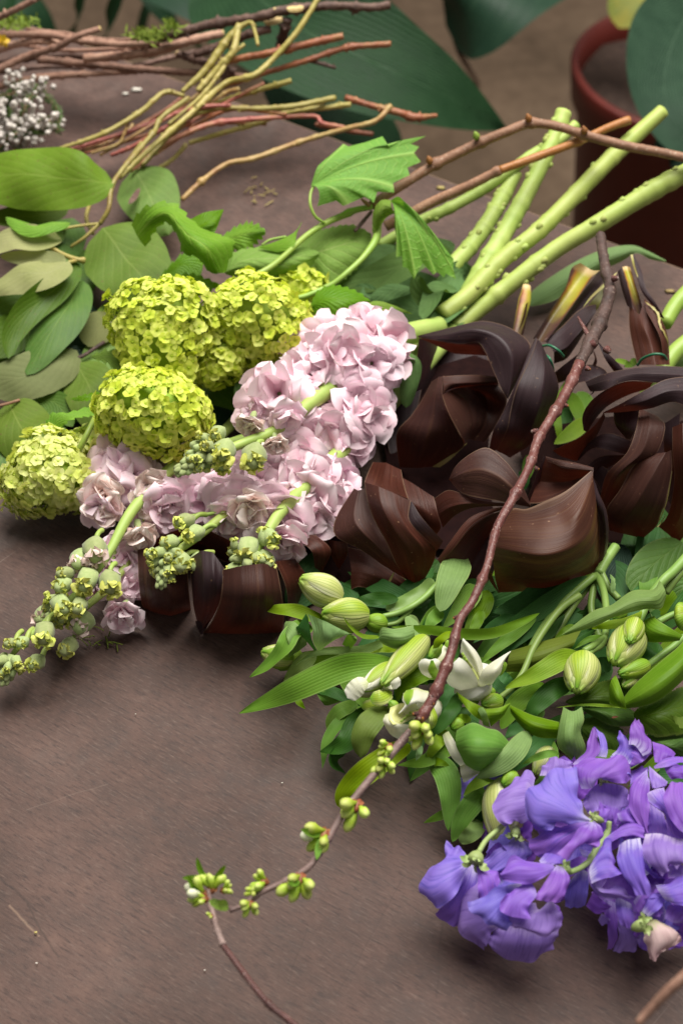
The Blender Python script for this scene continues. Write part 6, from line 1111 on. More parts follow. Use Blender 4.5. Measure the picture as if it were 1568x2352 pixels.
leafL(fo, A2, [[(720, 180, 5.4), (730, 250, 5.8), (690, 330, 5)], [(830, 160, 5.6), (800, 250, 5.8), (700, 455, 3.6)]], M_white, 'petal', nv=14, nu=9)
for k in range(4):
    p = A2([(770 - 20 * k, 170 + 8 * k, 4.8), (690 - 22 * k, 190 + 22 * k, 5.8)]); put('stamen', mk(*tube(p, [.0007, .0006]), M_tepal_c), fo)
# white flower right of the branch
l4 = lily('alstroemeria with the widest open white flower beside the long branch', 1100, 1560)
fw = put('flower', mk(*lathe(*C6([(760, 800, 3.4), (600, 640, 4.6)]), [(0, .003), (.4, .006), (1, .012)], 12), M_white), l4)
leafL(fw, C6, [[(740, 790, 3.6), (560, 750, 4), (380, 680, 4.6), (320, 560, 5.4)], [(720, 740, 4.4), (560, 640, 5.4), (460, 560, 6), (400, 480, 6.2)], [(690, 700, 4.8), (600, 540, 6), (530, 450, 6.4), (470, 412, 6.4)]], M_white, 'petal', nv=20, nu=13)
leafL(fw, C6, [[(690, 700, 4.8), (600, 520, 5), (500, 400, 5.2), (480, 350, 5.4)], [(690, 690, 5), (640, 480, 5.8), (560, 340, 6.2), (500, 250, 6.4)], [(695, 690, 4.8), (700, 500, 5.4), (640, 360, 6), (510, 228, 6.4)]], M_white, 'petal', nv=20, nu=13, ripple=.02)
leafL(fw, C6, [[(650, 695, 4.8), (660, 620, 5.6), (720, 510, 6.2), (880, 400, 6.2), (965, 350, 6)], [(700, 705, 4.9), (760, 620, 6), (820, 530, 6.6), (900, 430, 6.4), (965, 355, 6)], [(770, 690, 4.6), (830, 610, 5.6), (870, 560, 6), (910, 440, 6), (966, 360, 6)]], M_white, 'petal', nv=22, nu=13, ripple=.02)
leafL(fw, C6, [[(830, 610, 5.4), (890, 570, 5.6), (930, 480, 5.8), (890, 440, 6)], [(850, 600, 5.6), (880, 540, 6), (895, 490, 6.2), (885, 450, 6.2)]], M_tepal_g, 'petal', nv=12, nu=7)
leafL(fw, C6, [[(190, 610, 4.6), (110, 560, 5.2), (78, 480, 5.6), (110, 430, 5.8)], [(260, 600, 5.2), (220, 520, 6), (190, 470, 6.2), (150, 425, 6)], [(340, 560, 5.6), (300, 460, 6.2), (250, 420, 6.2), (190, 440, 6)]], M_white, 'petal', nv=18, nu=13, ripple=.03)
leafL(fw, C6, [[(240, 640, 4.8), (175, 540, 5.8), (200, 440, 6.3)], [(330, 620, 5.4), (260, 520, 6.4), (225, 440, 6.5)]], M_tepal_g, 'petal', nv=14, nu=9, bulge=.08)
leafL(fw, C6, [[(250, 440, 5.8), (300, 380, 6), (320, 300, 6), (420, 240, 6)], [(340, 460, 6), (380, 400, 6.2), (400, 340, 6), (440, 280, 5.8)]], M_white, 'petal', nv=16, nu=11, ripple=.04)
leafL(fw, C6, [[(330, 300, 6.2), (350, 250, 6.4), (420, 238, 6.3)], [(370, 330, 6.4), (400, 290, 6.5), (430, 270, 6.3)]], M_tepal_g, 'petal', nv=10, nu=7)
for k in range(3):
    p = C6([(660 - 10 * k, 640 - 30 * k, 5.2), (500 + 18 * k, 370 + 30 * k, 6.4)]); put('stamen', mk(*tube(p, [.0008, .0007]), M_tepal_c), fw)
lbud(l4, C6, (870, 830, 3.6), (690, 860, 4.2), 84, M_tepal_g, M_tepal); lbud(l4, C6, (800, 760, 3.8), (730, 720, 4.2), 46, M_tepal_g)
stemT(l4, C6, [(860, 800, 3.4), (960, 720, 3.6), (1080, 560, 3.8), (1180, 330, 4), (1300, 130, 4.2), (1450, -60, 4.2), (1620, -180, 4)], [30, 30, 32, 34, 36, 36], M_alstem)
LR(l4, C6, [(1640, 400, 4.2), (1450, 440, 4.8), (1200, 580, 4.6), (905, 712, 4)], 112, M_al_br, a=.45, b=.8, roll=-8, cup=.2)
LR(l4, C6, [(1240, -10, 4.6), (1050, 80, 5), (780, 180, 5), (450, 185, 4.8), (200, 150, 4.8), (-180, 122, 4.4)], 62, M_al, a=.7, b=.7, roll=20, nv=36)
LL(l4, C6, [[(430, 728, 4.4), (560, 820, 4.8), (640, 860, 4.8), (720, 900, 4.4)], [(470, 800, 4.6), (560, 920, 4.8), (620, 980, 4.4), (690, 1020, 4)]], M_al_br, bulge=.12)
LL(l4, C6, [[(700, 890, 4.8), (740, 960, 5), (765, 1080, 4.2)], [(640, 900, 4.6), (680, 980, 4.6), (700, 1060, 4)]], M_al_un)
LL(l4, C6, [[(715, 905, 4.6), (850, 892, 5), (962, 848, 4.8)], [(740, 960, 4.8), (860, 940, 5), (960, 852, 4.8)], [(775, 1080, 4), (890, 980, 4.4), (958, 860, 4.8)]], M_al_br)
LL(l4, C6, [[(220, 330, 5.4), (240, 240, 5.8), (330, 170, 6), (390, 160, 6)], [(270, 320, 5.6), (330, 260, 6.2), (395, 210, 6.2), (395, 190, 6)]], M_al_br, bulge=.1)
lbud(l4, C6, (300, 300, 4.8), (190, 420, 5), 60, M_tepal_g)
lbud(l4, C6, (640, 850, 3.4), (590, 800, 3.8), 40, M_tepal_g)
LR(l4, C6, [(1300, 680, 3), (1150, 760, 3.4), (1000, 880, 3.2), (870, 1100, 2.6)], 110, M_al, a=.5, b=.6)
LR(l4, C6, [(1560, 650, 3.4), (1380, 720, 3.8), (1200, 880, 3.6), (1120, 1020, 3)], 110, M_al_dk, a=.5, b=.6)
LL(l4, C6, [[(960, 868, 4.4), (1150, 958, 4.8), (1300, 1000, 4.8), (1430, 1030, 4.6)], [(960, 900, 4.4), (1130, 1040, 5), (1280, 1090, 5), (1425, 1100, 4.6)], [(970, 950, 4), (1090, 1100, 4.2), (1230, 1180, 4), (1400, 1190, 4)]], M_al)
# background straps towards the upper right
for sp, hw, mt in (([(1210, 20, 3.2), (980, 200, 3.2), (800, 350, 3), (650, 500, 2.6)], 70, M_al), ([(1330, 40, 2.8), (1100, 200, 2.8), (940, 330, 2.6), (800, 480, 2.2)], 60, M_al_dk), ([(1000, 0, 2.4), (820, 100, 2.4), (600, 280, 2.2)], 60, M_al_dk), ([(700, -40, 2.8), (650, 60, 2.8), (560, 240, 2.6)], 60, M_al), ([(1480, 0, 2.6), (1350, 180, 2.6), (1240, 330, 2.4), (1100, 560, 2.2)], 46, M_al_dk), ([(1568, 100, 3), (1480, 160, 3), (1380, 240, 2.8)], 40, M_al), ([(860, 560, 2.8), (920, 620, 2.8), (1010, 690, 2.4)], 60, M_al_dk), ([(300, 20, 3), (200, 80, 3.2), (100, 240, 3)], 70, M_al_dk), ([(760, 600, 2), (900, 700, 2), (1000, 860, 1.6)], 90, M_al_dk), ([(420, 660, 2.4), (360, 800, 2.4), (300, 960, 2)], 90, M_al_dk), ([(130, 420, 3.4), (60, 560, 3.6), (180, 680, 3.4)], 80, M_al), ([(560, 900, 2), (480, 1000, 2), (420, 1150, 1.6)], 80, M_al_dk)):
    LR(l4, C6, sp, hw, mt)
LL(l4, C6, [[(1640, 150, 3.6), (1450, 210, 3.8), (1250, 262, 3.8), (970, 345, 3.4)], [(1560, 290, 3.8), (1400, 360, 4), (1200, 420, 4), (940, 440, 3.4)], [(1460, 370, 3.4), (1300, 470, 3.4), (1150, 540, 3.2), (920, 552, 2.8)]], M_al_ol)
l5 = lily('alstroemeria with a pale upright leaf under the largest striped roll', 1010, 1400)
LR(l5, C4, [(1330, 1150, 3.4), (1300, 1280, 4.2), (1230, 1450, 4.6), (1150, 1700, 4)], 165, M_al_un, a=.3, b=.5, cup=.06, nv=28)
LR(l5, C5, [(1568, 380, 3.4), (1500, 440, 3.6), (1430, 540, 3.4)], 60, M_al)
LR(l5, Q6, [(640, 720, 2.6), (560, 830, 3), (480, 920, 2.8)], 55, M_al_br, a=.4)
LR(l5, Q6, [(690, 740, 2.2), (650, 840, 2.4), (580, 930, 2.2)], 50, M_al)
LR(l5, Q6, [(440, 690, 2), (380, 750, 2.4), (230, 830, 2.2)], 30, M_alstem, a=.2, b=.2)
LR(l5, Q6, [(380, 800, 1.8), (240, 790, 2), (100, 800, 1.8)], 40, M_al_dk)
LR(l5, Q6, [(330, 850, 2.8), (345, 900, 3), (300, 990, 2.6)], 40, M_al_un, roll=20)
LR(l5, Q6, [(100, 820, 1.2), (40, 760, 1.2), (-60, 700, 1)], 60, M_al_dk)
LR(l5, Q6, [(1150, 680, 3), (1000, 780, 3.2), (850, 870, 3), (680, 960, 2.6)], 55, M_al_dk)
LR(l5, Q6, [(1060, 700, 2.4), (880, 800, 2.4), (700, 840, 2)], 90, M_al_dk, a=.4)
l6 = lily('alstroemeria with two round striped buds at the right edge', 1440, 1480)
stemT(l6, A1, [(1620, 60, 5), (1480, 210, 5), (1380, 300, 5), (1250, 460, 4.6), (1180, 620, 4.4), (1120, 760, 4.4)], [52, 50, 46, 40, 34], M_alstem)
stemT(l6, A1, [(1600, 170, 4.6), (1500, 280, 4.6), (1400, 420, 4.2)], [40, 38], M_alstem)
LL(l6, A1, [[(1340, 300, 6), (1280, 390, 6.2), (1080, 405, 6.2), (880, 540, 6), (700, 600, 5.8), (408, 820, 5)], [(1390, 400, 6.4), (1250, 480, 6.8), (1080, 510, 6.6), (880, 610, 6.4), (700, 680, 6), (410, 824, 5)], [(1398, 480, 6), (1350, 575, 6), (1200, 580, 6.2), (920, 650, 6), (700, 750, 5.6), (412, 828, 4.9)]], M_al_un, nv=36)
LL(l6, A1, [[(1180, 590, 4.6), (1000, 660, 4.8), (850, 690, 4.8), (690, 760, 4.6)], [(1160, 680, 4.6), (1040, 740, 4.8), (880, 770, 4.6), (700, 768, 4.4)]], M_al_br)
lbud(l6, A1, (1120, 780, 4.8), (900, 1100, 5.2), 165, M_tepal, M_tepal_c, twist=.5)
lbud(l6, A1, (1120, 690, 5.4), (1045, 900, 6), 98, M_tepal, M_tepal, twist=.2)
lbud(l6, A1, (1010, 600, 4.6), (900, 670, 4.8), 60, M_tepal_g)
lbud(l6, A1, (1230, 1110, 4.2), (950, 1200, 4.8), 92, M_tepal_g, M_tepal); lbud(l6, A1, (1120, 1220, 4), (985, 1320, 4.2), 62, M_tepal_g, M_tepal_c)
LL(l6, A1, [[(1290, 640, 5.4), (1320, 680, 5.8), (1430, 750, 5.8), (1560, 830, 5.2)], [(1200, 700, 5), (1250, 780, 5.6), (1400, 830, 5.8), (1540, 860, 5.2)], [(1150, 830, 4.6), (1220, 890, 4.8), (1400, 895, 5), (1530, 880, 5)]], M_al)
lbud(l6, A1, (1500, 660, 4.6), (1640, 640, 5), 130, M_tepal_g, M_tepal)
stemT(l6, A1, [(1220, 1120, 4), (1330, 1040, 4), (1480, 930, 4.2), (1580, 840, 4.4)], [34, 34, 36], M_alstem)
stemT(l6, A1, [(1330, 700, 4.2), (1450, 640, 4.2), (1560, 600, 4.2)], [34, 34], M_alstem)
LR(l6, A1, [(1330, 900, 3.8), (1250, 1000, 4), (1130, 1080, 3.6)], 100, M_al_dk)
LL(l6, A1, [[(1640, 760, 4.8), (1540, 920, 5.2), (1300, 1120, 5), (1100, 1300, 4.4), (985, 1440, 3.8)], [(1660, 950, 5.2), (1560, 1090, 5.8), (1350, 1280, 5.6), (1180, 1400, 5), (1010, 1490, 4)], [(1660, 1160, 4.6), (1560, 1260, 4.8), (1350, 1440, 4.6), (1180, 1510, 4.2), (1022, 1530, 3.8)]], M_al, nv=34)
LL(l6, A1, [[(922, 1205, 4.6), (960, 1300, 5), (1000, 1420, 4.8), (1026, 1538, 4)], [(885, 1280, 4.6), (920, 1380, 5), (960, 1470, 4.8), (1020, 1538, 4)], [(862, 1480, 3.8), (900, 1500, 4), (960, 1520, 4), (1015, 1538, 4)]], M_al, bulge=.06)
LR(l6, A1, [(1000, 1520, 3.8), (800, 1500, 4), (600, 1495, 4), (345, 1520, 3.8)], 16, M_al_br, a=.5)
l7 = lily('alstroemeria with a single round striped bud and yellowing leaf', 1320, 1560)
lbud(l7, A1, (640, 1030, 4.6), (540, 1370, 5), 162, M_tepal, M_tepal_c, twist=.6)
stemT(l7, A1, [(640, 1040, 4.6), (690, 980, 4.4), (800, 900, 4.2), (830, 700, 3.8), (820, 480, 3.4), (780, 330, 3), (730, 250, 2.6)], [34, 34, 36, 36, 36], M_alstem)
stemT(l7, A1, [(620, 980, 4.6), (700, 930, 4.6), (800, 860, 4.2)], [34, 30], M_alstem)
for sp, r in (([(730, 250, 2.4), (700, 420, 2.4), (690, 600, 2.2), (780, 900, 2)], 36), ([(720, 260, 3), (560, 390, 3), (420, 520, 3), (230, 750, 2.8), (60, 1050, 2.6)], 38), ([(680, 330, 2.2), (520, 540, 2.2), (330, 850, 2)], 36), ([(700, 330, 1.8), (440, 600, 1.8), (250, 870, 1.6)], 24), ([(780, 220, 2.6), (860, 380, 2.4), (950, 480, 2.2)], 34), ([(920, -20, 2.6), (820, 130, 2.6), (760, 240, 2.6)], 50)):
    stemT(l7, A1, sp, [r, r], M_alstem)
LR(l7, A1, [(880, 250, 3), (895, 330, 3.2), (885, 420, 3)], 42, M_al_un, a=.3, b=.3, roll=40)
LR(l7, A1, [(730, 240, 2.6), (560, 340, 3), (300, 520, 3), (0, 700, 2.8)], 56, M_al, a=.5, b=.6)
LR(l7, A1, [(400, 380, 2.4), (250, 500, 2.6), (60, 640, 2.4)], 60, M_al_dk)
LR(l7, A1, [(820, 840, 3.6), (660, 870, 3.8), (520, 960, 3.6)], 34, M_al)
LR(l7, A1, [(880, 1100, 3), (780, 1120, 3.2), (690, 1180, 3)], 90, M_al_dk)
LR(l7, A1, [(560, 560, 1.6), (500, 760, 1.6), (380, 900, 1.4)], 80, M_al_dk)
LL(l7, A1, [[(700, 770, 2.8), (560, 850, 2.8), (420, 990, 2.6)], [(740, 780, 2.6), (600, 900, 2.6), (460, 1000, 2.4)]], M_al_dk)
# lower group by the sweet peas
l8 = lily('alstroemeria with a crumpled dark leaf and a big striped bud by the sweet peas', 1150, 1850)
LL(l8, A2, [[(1055, 330, 4.8), (1110, 300, 5.2), (1180, 275, 5.4), (1280, 310, 5.2), (1370, 330, 5), (1465, 430, 4.4)], [(1050, 420, 5), (1140, 400, 6), (1240, 400, 6.2), (1350, 430, 5.8), (1440, 470, 4.6)], [(1075, 500, 4.6), (1150, 540, 5.4), (1230, 560, 5.4), (1320, 540, 5), (1400, 500, 4.4)], [(1120, 590, 3.8), (1180, 620, 4), (1240, 632, 4), (1300, 590, 4), (1380, 520, 4)]], M_al, ripple=.035)
LL(l8, A2, [[(940, 360, 3.8), (960, 430, 4), (1010, 530, 4), (1080, 600, 3.4)], [(985, 330, 4.2), (1040, 420, 4.6), (1080, 520, 4.4), (1130, 590, 3.8)]], M_white, name='petal')
LL(l8, A2, [[(1070, 590, 3.4), (1080, 660, 3.4), (1100, 725, 2.8)], [(1120, 560, 3.8), (1150, 640, 3.8), (1110, 720, 2.8)], [(1180, 590, 3.8), (1230, 640, 3.6), (1115, 722, 2.8)]], M_white, name='petal')
LR(l8, A2, [(1600, 330, 4.4), (1500, 480, 5), (1380, 590, 4.8), (1195, 690, 4)], 92, M_al_un, a=.5, b=.7, cup=-.15)
LR(l8, A2, [(1360, 640, 3.6), (1250, 700, 4), (1160, 760, 3.6), (1095, 830, 3)], 62, M_al_br, a=.4, roll=-10)
LR(l8, A2, [(850, 540, 2.4), (960, 640, 3.2), (1000, 820, 2.8), (985, 1098, 1.6)], 108, M_al, a=.45, b=.75, cup=-.12, nv=32)
LR(l8, A2, [(830, 560, 2.6), (920, 570, 3.2), (1000, 600, 3.2)], 40, M_al)
LR(l8, A2, [(1330, 740, 2.4), (1200, 850, 2.8), (1090, 1000, 2.2), (1015, 1180, 1.2)], 92, M_al, a=.5, b=.7)
LR(l8, A2, [(1150, 860, 1.4), (1050, 930, 1.6), (920, 980, 1.4), (792, 1035, .8)], 48, M_al)
LR(l8, A2, [(1230, 1020, 1.8), (1180, 1100, 2.2), (1070, 1180, 1.6)], 70, M_al_un, a=.3, b=.4)
LR(l8, A2, [(1280, 820, 1.4), (1180, 980, 1.2), (1120, 1180, .8)], 90, M_al_dk)
lbud(l8, A2, (1390, 700, 3.4), (1380, 1215, 2.4), 138, M_tepal_c, M_tepal_c, twist=.35)
lbud(l8, A2, (1500, 660, 4), (1400, 740, 4.2), 62, M_tepal_g)
lbud(l8, A2, (1080, 260, 3.8), (1010, 310, 4), 56, M_tepal_g); LR(l8, A2, [(1160, 240, 3.8), (1080, 230, 4.2), (1030, 210, 4)], 40, M_al_br)
LR(l8, V1, [(620, 440, 4.4), (540, 440, 4.8), (440, 470, 4.6), (330, 525, 4)], 34, M_al)
lbud(l8, V1, (560, 400, 3.6), (430, 600, 3.2), 80, M_tepal_c)
LL(l8, V1, [[(650, 82, 4.8), (620, 220, 5), (605, 360, 4.6), (640, 420, 4), (735, 492, 3.4)], [(720, 120, 5.2), (700, 240, 5.6), (700, 360, 5.2), (740, 480, 3.6)], [(790, 82, 5), (805, 180, 5), (780, 270, 4.8), (820, 400, 4), (750, 490, 3.4)]], M_al_un, ripple=.025)
LR(l8, V1, [(420, 50, 2.6), (300, 220, 2.6), (200, 330, 2.4)], 80, M_al_dk); LR(l8, V1, [(500, 100, 2.4), (420, 160, 2.6), (370, 260, 2.4)], 60, M_al)
# dark broad serrated leaves at the right
rus = thing('serrated_branch', 'broad dark serrated leaves lying between the buds and the sweet peas', 'foliage branch', P(1500, 1650, 0))
leafL(rus, A1, [[(440, 1468, 3), (560, 1400, 3.2), (760, 1290, 3.2), (1000, 1230, 3)], [(440, 1470, 3), (640, 1450, 3.4), (880, 1400, 3.4), (1100, 1340, 3.2)], [(445, 1475, 3), (640, 1500, 3), (900, 1500, 3), (1150, 1430, 2.8)]], M_rus, nv=50, ser=(.0015, 24, 'b'))
leafL(rus, A1, [[(600, 1520, 2.8), (780, 1500, 2.8), (1000, 1510, 2.8), (1100, 1560, 2.6)], [(620, 1530, 3), (800, 1570, 3.2), (960, 1620, 3), (1100, 1640, 2.8)], [(610, 1545, 2.6), (760, 1630, 2.6), (900, 1690, 2.6), (1060, 1700, 2.4)]], M_rus, nv=50, ser=(.0015, 24, 'b'))
leafL(rus, A1, [[(1090, 1580, 3.2), (1180, 1500, 3.4), (1400, 1390, 3.4), (1700, 1280, 3)], [(1100, 1620, 3.2), (1280, 1610, 3.8), (1450, 1580, 3.8), (1700, 1540, 3.2)], [(1110, 1660, 3), (1220, 1760, 3), (1400, 1785, 3), (1700, 1730, 2.8)]], M_rus, nv=60, ser=(.0016, 28, 'b'))
leafL(rus, A1, [[(590, 1640, 1.8), (760, 1620, 2), (1000, 1740, 1.8)], [(600, 1720, 2), (760, 1780, 2.2), (950, 1860, 1.8)], [(610, 1820, 1.6), (760, 1900, 1.6), (900, 1960, 1.4)]], M_rus, nv=40, ser=(.0015, 20, 'b'))
leafL(rus, A1, [[(1200, 1790, 2.4), (1400, 1800, 2.6), (1700, 1760, 2.4)], [(1240, 1850, 2.4), (1450, 1890, 2.8), (1700, 1860, 2.4)], [(1280, 1900, 2), (1500, 1990, 2), (1700, 2000, 1.8)]], M_rus, nv=40, ser=(.0015, 20, 'b'))
leafL(rus, A1, [[(1440, 1595, 4), (1540, 1620, 4.2), (1700, 1600, 4)], [(1450, 1600, 4), (1540, 1700, 4), (1700, 1760, 3.6)]], M_salal_gr, nv=20, ser=(.001, 14, 'b'))
leafR(rus, A1, [(880, 1618, 3.7), (915, 1610, 3.75), (950, 1608, 3.7)], 10, M_redtwig, 'dry_patch', nv=6, nu=3)
leafR(rus, A1, [(1560, -60, 1.6), (1350, 90, 1.8), (1200, 230, 1.8), (1060, 400, 1.4)], 190, M_rus, a=.5, b=.5, nv=30, cup=-.06)
leafR(rus, A1, [(1700, 250, 1.6), (1580, 350, 1.8), (1480, 470, 1.4)], 110, M_rus, a=.5, b=.5, nv=24)
leafR(rus, A1, [(1000, -40, 1), (930, 150, 1), (900, 420, .8)], 140, M_darkleaf, nv=16)
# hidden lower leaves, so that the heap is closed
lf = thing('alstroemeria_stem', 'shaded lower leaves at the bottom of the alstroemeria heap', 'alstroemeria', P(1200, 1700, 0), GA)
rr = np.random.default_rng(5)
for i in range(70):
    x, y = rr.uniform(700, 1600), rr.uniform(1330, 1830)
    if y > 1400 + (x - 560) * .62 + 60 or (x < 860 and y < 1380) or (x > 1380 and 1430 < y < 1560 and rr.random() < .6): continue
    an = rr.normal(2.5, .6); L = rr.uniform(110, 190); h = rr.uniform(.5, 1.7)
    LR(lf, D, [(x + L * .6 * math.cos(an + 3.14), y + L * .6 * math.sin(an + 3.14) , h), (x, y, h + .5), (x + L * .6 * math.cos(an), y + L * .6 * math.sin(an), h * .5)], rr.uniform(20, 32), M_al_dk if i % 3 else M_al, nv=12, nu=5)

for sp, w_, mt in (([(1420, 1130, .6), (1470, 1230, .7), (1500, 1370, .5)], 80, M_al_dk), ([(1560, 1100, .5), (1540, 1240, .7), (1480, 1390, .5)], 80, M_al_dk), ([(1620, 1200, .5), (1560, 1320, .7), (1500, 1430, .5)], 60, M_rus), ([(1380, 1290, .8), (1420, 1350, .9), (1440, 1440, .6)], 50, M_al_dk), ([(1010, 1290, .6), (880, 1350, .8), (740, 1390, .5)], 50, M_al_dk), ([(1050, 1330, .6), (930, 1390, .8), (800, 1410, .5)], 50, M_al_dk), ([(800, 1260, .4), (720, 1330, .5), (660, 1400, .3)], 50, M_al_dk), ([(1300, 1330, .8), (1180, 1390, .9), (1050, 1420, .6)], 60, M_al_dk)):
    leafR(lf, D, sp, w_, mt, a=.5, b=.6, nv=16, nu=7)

# ------------------------------------------------------------------ purple sweet peas
M_pur = petal_mat('violet_petal', (.62, .58, .82), (.20, .125, .62), (.25, .14, .61), .5, .34, streak=(.12, .07, .46), noise2=(.30, .12, .56))
M_mag = petal_mat('magenta_violet_petal', (.52, .44, .76), (.27, .105, .545), (.34, .145, .60), .5, .34, streak=(.17, .06, .40), noise2=(.22, .11, .55))
M_blu = petal_mat('blue_violet_petal', (.76, .76, .86), (.20, .155, .64), (.26, .20, .68), .5, .34, streak=(.12, .09, .46), noise2=(.27, .17, .64))
M_mau = petal_mat('pale_mauve_petal', (.60, .50, .72), (.30, .185, .57), (.365, .23, .61), .5, .34, streak=(.19, .11, .42), noise2=(.28, .17, .58))
M_dpu = petal_mat('deep_violet_petal', (.26, .12, .50), (.18, .075, .46), (.24, .10, .52), .5, .25, noise2=(.20, .06, .42))
M_spg = plain_mat('sweet_pea_green', (.28, .38, .12), (.36, .45, .17), .5, .1, 200., .2)
M_pbud = petal_mat('pink_bud_petal', (.42, .44, .18), (.62, .45, .44), (.55, .34, .36), .5, .25, streak=(.5, .3, .32))
GP = 'purple sweet pea stems'
def pea(label, x, y): return thing('sweet_pea_stem', label, 'sweet pea', P(x, y, 0), GP)
def PL(o, crop, rails, mat, name='petal', **kw):
    k = dict(nv=34, nu=27, bulge=.0, ripple=.03, edge=.085, pleat=.012); k.update(kw); k['nv'], k['nu'] = 34, 27
    hm = np.mean([p[2] for r in rails for p in r]); hm = min(hm, min(p[2] for r in rails for p in r) + 1.2); rails = [[(x, y, hm + (h - hm) * .35) for x, y, h in r] for r in rails]
    return leafL(o, crop, rails, mat, name, **k)
def PR(o, crop, sp, hw, mat, name='petal', **kw):
    """fan petal: narrow claw, broad ruffled end"""
    k = dict(a=.62, b=.22, cup=.12, nv=22, nu=17, ruf=.13, rufn=2.2, wavy=.07); k.update(kw); return leafR(o, crop, sp, hw, mat, name, **k)
def calyx(o, crop, base, tip, wpx):
    a, b = crop([base, tip]); R = crop.m(wpx, a); T = nrm(b - a); L = np.linalg.norm(b - a)
    c = put('calyx', mk(*lathe(a, b, [(0, R * .3), (.25, R * .75), (.6, R), (1, R * 1.05)], 12), M_spg), o)
    S = nrm(np.cross(T, nrm(CAM - a))); N = np.cross(S, T)
    for k in range(5):
        d = S * math.cos(k * 1.257 + .4) + N * math.sin(k * 1.257 + .4); p = b + d * R * .95
        put('sepal', mk(*ribbon([p - T * L * .2, p + T * L * .15 + d * R * .3, p + T * L * .35 + d * R * 1.1 - T * L * .2], R * .5, a=.2, b=.8, nv=8, nu=5), M_spg), c)
s1 = pea('sweet pea stem with the large pale blue violet flower in the middle', 1330, 1950)
PL(s1, V1, [[(870, 945, 6.2), (800, 900, 6.6), (780, 760, 7), (755, 620, 6.8), (745, 550, 6.4)], [(860, 948, 6.2), (700, 820, 7.4), (600, 720, 7.8), (560, 620, 7.4), (560, 590, 6.8)], [(855, 950, 6.2), (680, 880, 7.4), (500, 800, 7.8), (420, 740, 7.4), (385, 700, 6.8)], [(850, 955, 6.1), (720, 930, 6.8), (560, 950, 6.6), (440, 960, 6.2), (385, 860, 6)], [(850, 960, 6), (740, 965, 6.2), (640, 990, 5.8), (540, 1000, 5.4), (480, 995, 5.2)]], M_blu, bulge=0., nv=28, nu=25)
PL(s1, V1, [[(860, 950, 6), (700, 980, 6.2), (560, 1010, 6), (440, 1080, 5.2), (370, 1085, 4.6)], [(860, 960, 6), (720, 1040, 6.6), (600, 1100, 6.6), (500, 1140, 5.8), (420, 1200, 4.6)], [(862, 970, 5.9), (760, 1080, 6.2), (660, 1180, 5.6), (600, 1240, 4.8), (520, 1270, 4)]], M_pur, ripple=.05)
PL(s1, V1, [[(862, 960, 6), (760, 1030, 6.8), (680, 1130, 6.8), (600, 1200, 6)], [(870, 965, 6), (830, 1060, 6.8), (760, 1150, 6.6), (700, 1250, 5.6)], [(880, 960, 6), (900, 1060, 6.4), (860, 1120, 6), (770, 1100, 6)], [(885, 950, 6), (940, 1010, 6), (955, 1090, 5.6), (890, 1165, 5)]], M_mag, ripple=.04)
PL(s1, V1, [[(880, 940, 6), (920, 900, 6.2), (920, 810, 6.2)], [(890, 945, 5.8), (970, 920, 5.8), (1000, 870, 5.8)], [(895, 950, 5.6), (990, 960, 5.2), (1035, 930, 5.2)]], M_mag)
PL(s1, V1, [[(405, 920, 5.4), (420, 1000, 5.4), (470, 1060, 5)], [(520, 1000, 5.6), (540, 1040, 5.6), (560, 1060, 5.4)]], M_pur)
PL(s1, V1, [[(390, 925, 4.6), (330, 1000, 4.2), (310, 1040, 3.8)], [(420, 1000, 5), (400, 1080, 4.6), (380, 1110, 4)]], M_dpu)
calyx(s1, V1, (960, 960, 5.6), (880, 930, 6), 30)
PL(s1, V1, [[(820, 760, 5.6), (800, 830, 5.2), (850, 900, 5)], [(920, 670, 5.8), (930, 780, 5.6), (920, 880, 5.2)], [(1080, 680, 5.4), (1060, 790, 5.2), (1000, 880, 4.8)], [(1140, 720, 4.8), (1150, 820, 4.6), (1110, 860, 4.4)]], M_mau, ripple=.03)
PL(s1, V1, [[(930, 820, 5.4), (980, 870, 5.6), (1035, 920, 5)], [(1120, 830, 5), (1080, 900, 4.8), (1030, 1010, 4.2)]], M_mag)
stemT(s1, V1, [(1000, 960, 5), (990, 1050, 4.8), (950, 1120, 4.8), (880, 1230, 4.6), (760, 1330, 4.6)], [22, 18, 18, 20], M_spg)
s2 = pea('sweet pea flower leaning left over the big striped bud', 1160, 1900)
PL(s2, V1, [[(440, 620, 5), (400, 570, 5.2), (310, 600, 5.2), (270, 690, 5)], [(420, 700, 5.2), (360, 690, 5.8), (250, 720, 6), (150, 750, 5.4)], [(400, 780, 5.2), (340, 800, 5.8), (220, 820, 6), (102, 830, 5.2)], [(395, 870, 5), (340, 900, 5.2), (230, 930, 5.2), (140, 940, 4.8)], [(395, 930, 4.6), (340, 975, 4.6), (260, 965, 4.6), (205, 1000, 4.4)]], M_mau, nu=25)
PL(s2, V1, [[(470, 610, 4.8), (490, 540, 5.2), (540, 480, 5.2)], [(560, 600, 5.4), (600, 530, 5.8), (600, 470, 5.6)], [(720, 560, 5), (720, 530, 5), (680, 490, 5)]], M_mau)
PL(s2, V1, [[(610, 480, 4.2), (660, 460, 4.6), (720, 500, 4.6)], [(640, 520, 4.2), (690, 520, 4.6), (730, 530, 4.4)]], M_dpu)
s3 = pea('sweet pea flower seen from behind with a green calyx, lowest at the left', 1040, 2040)
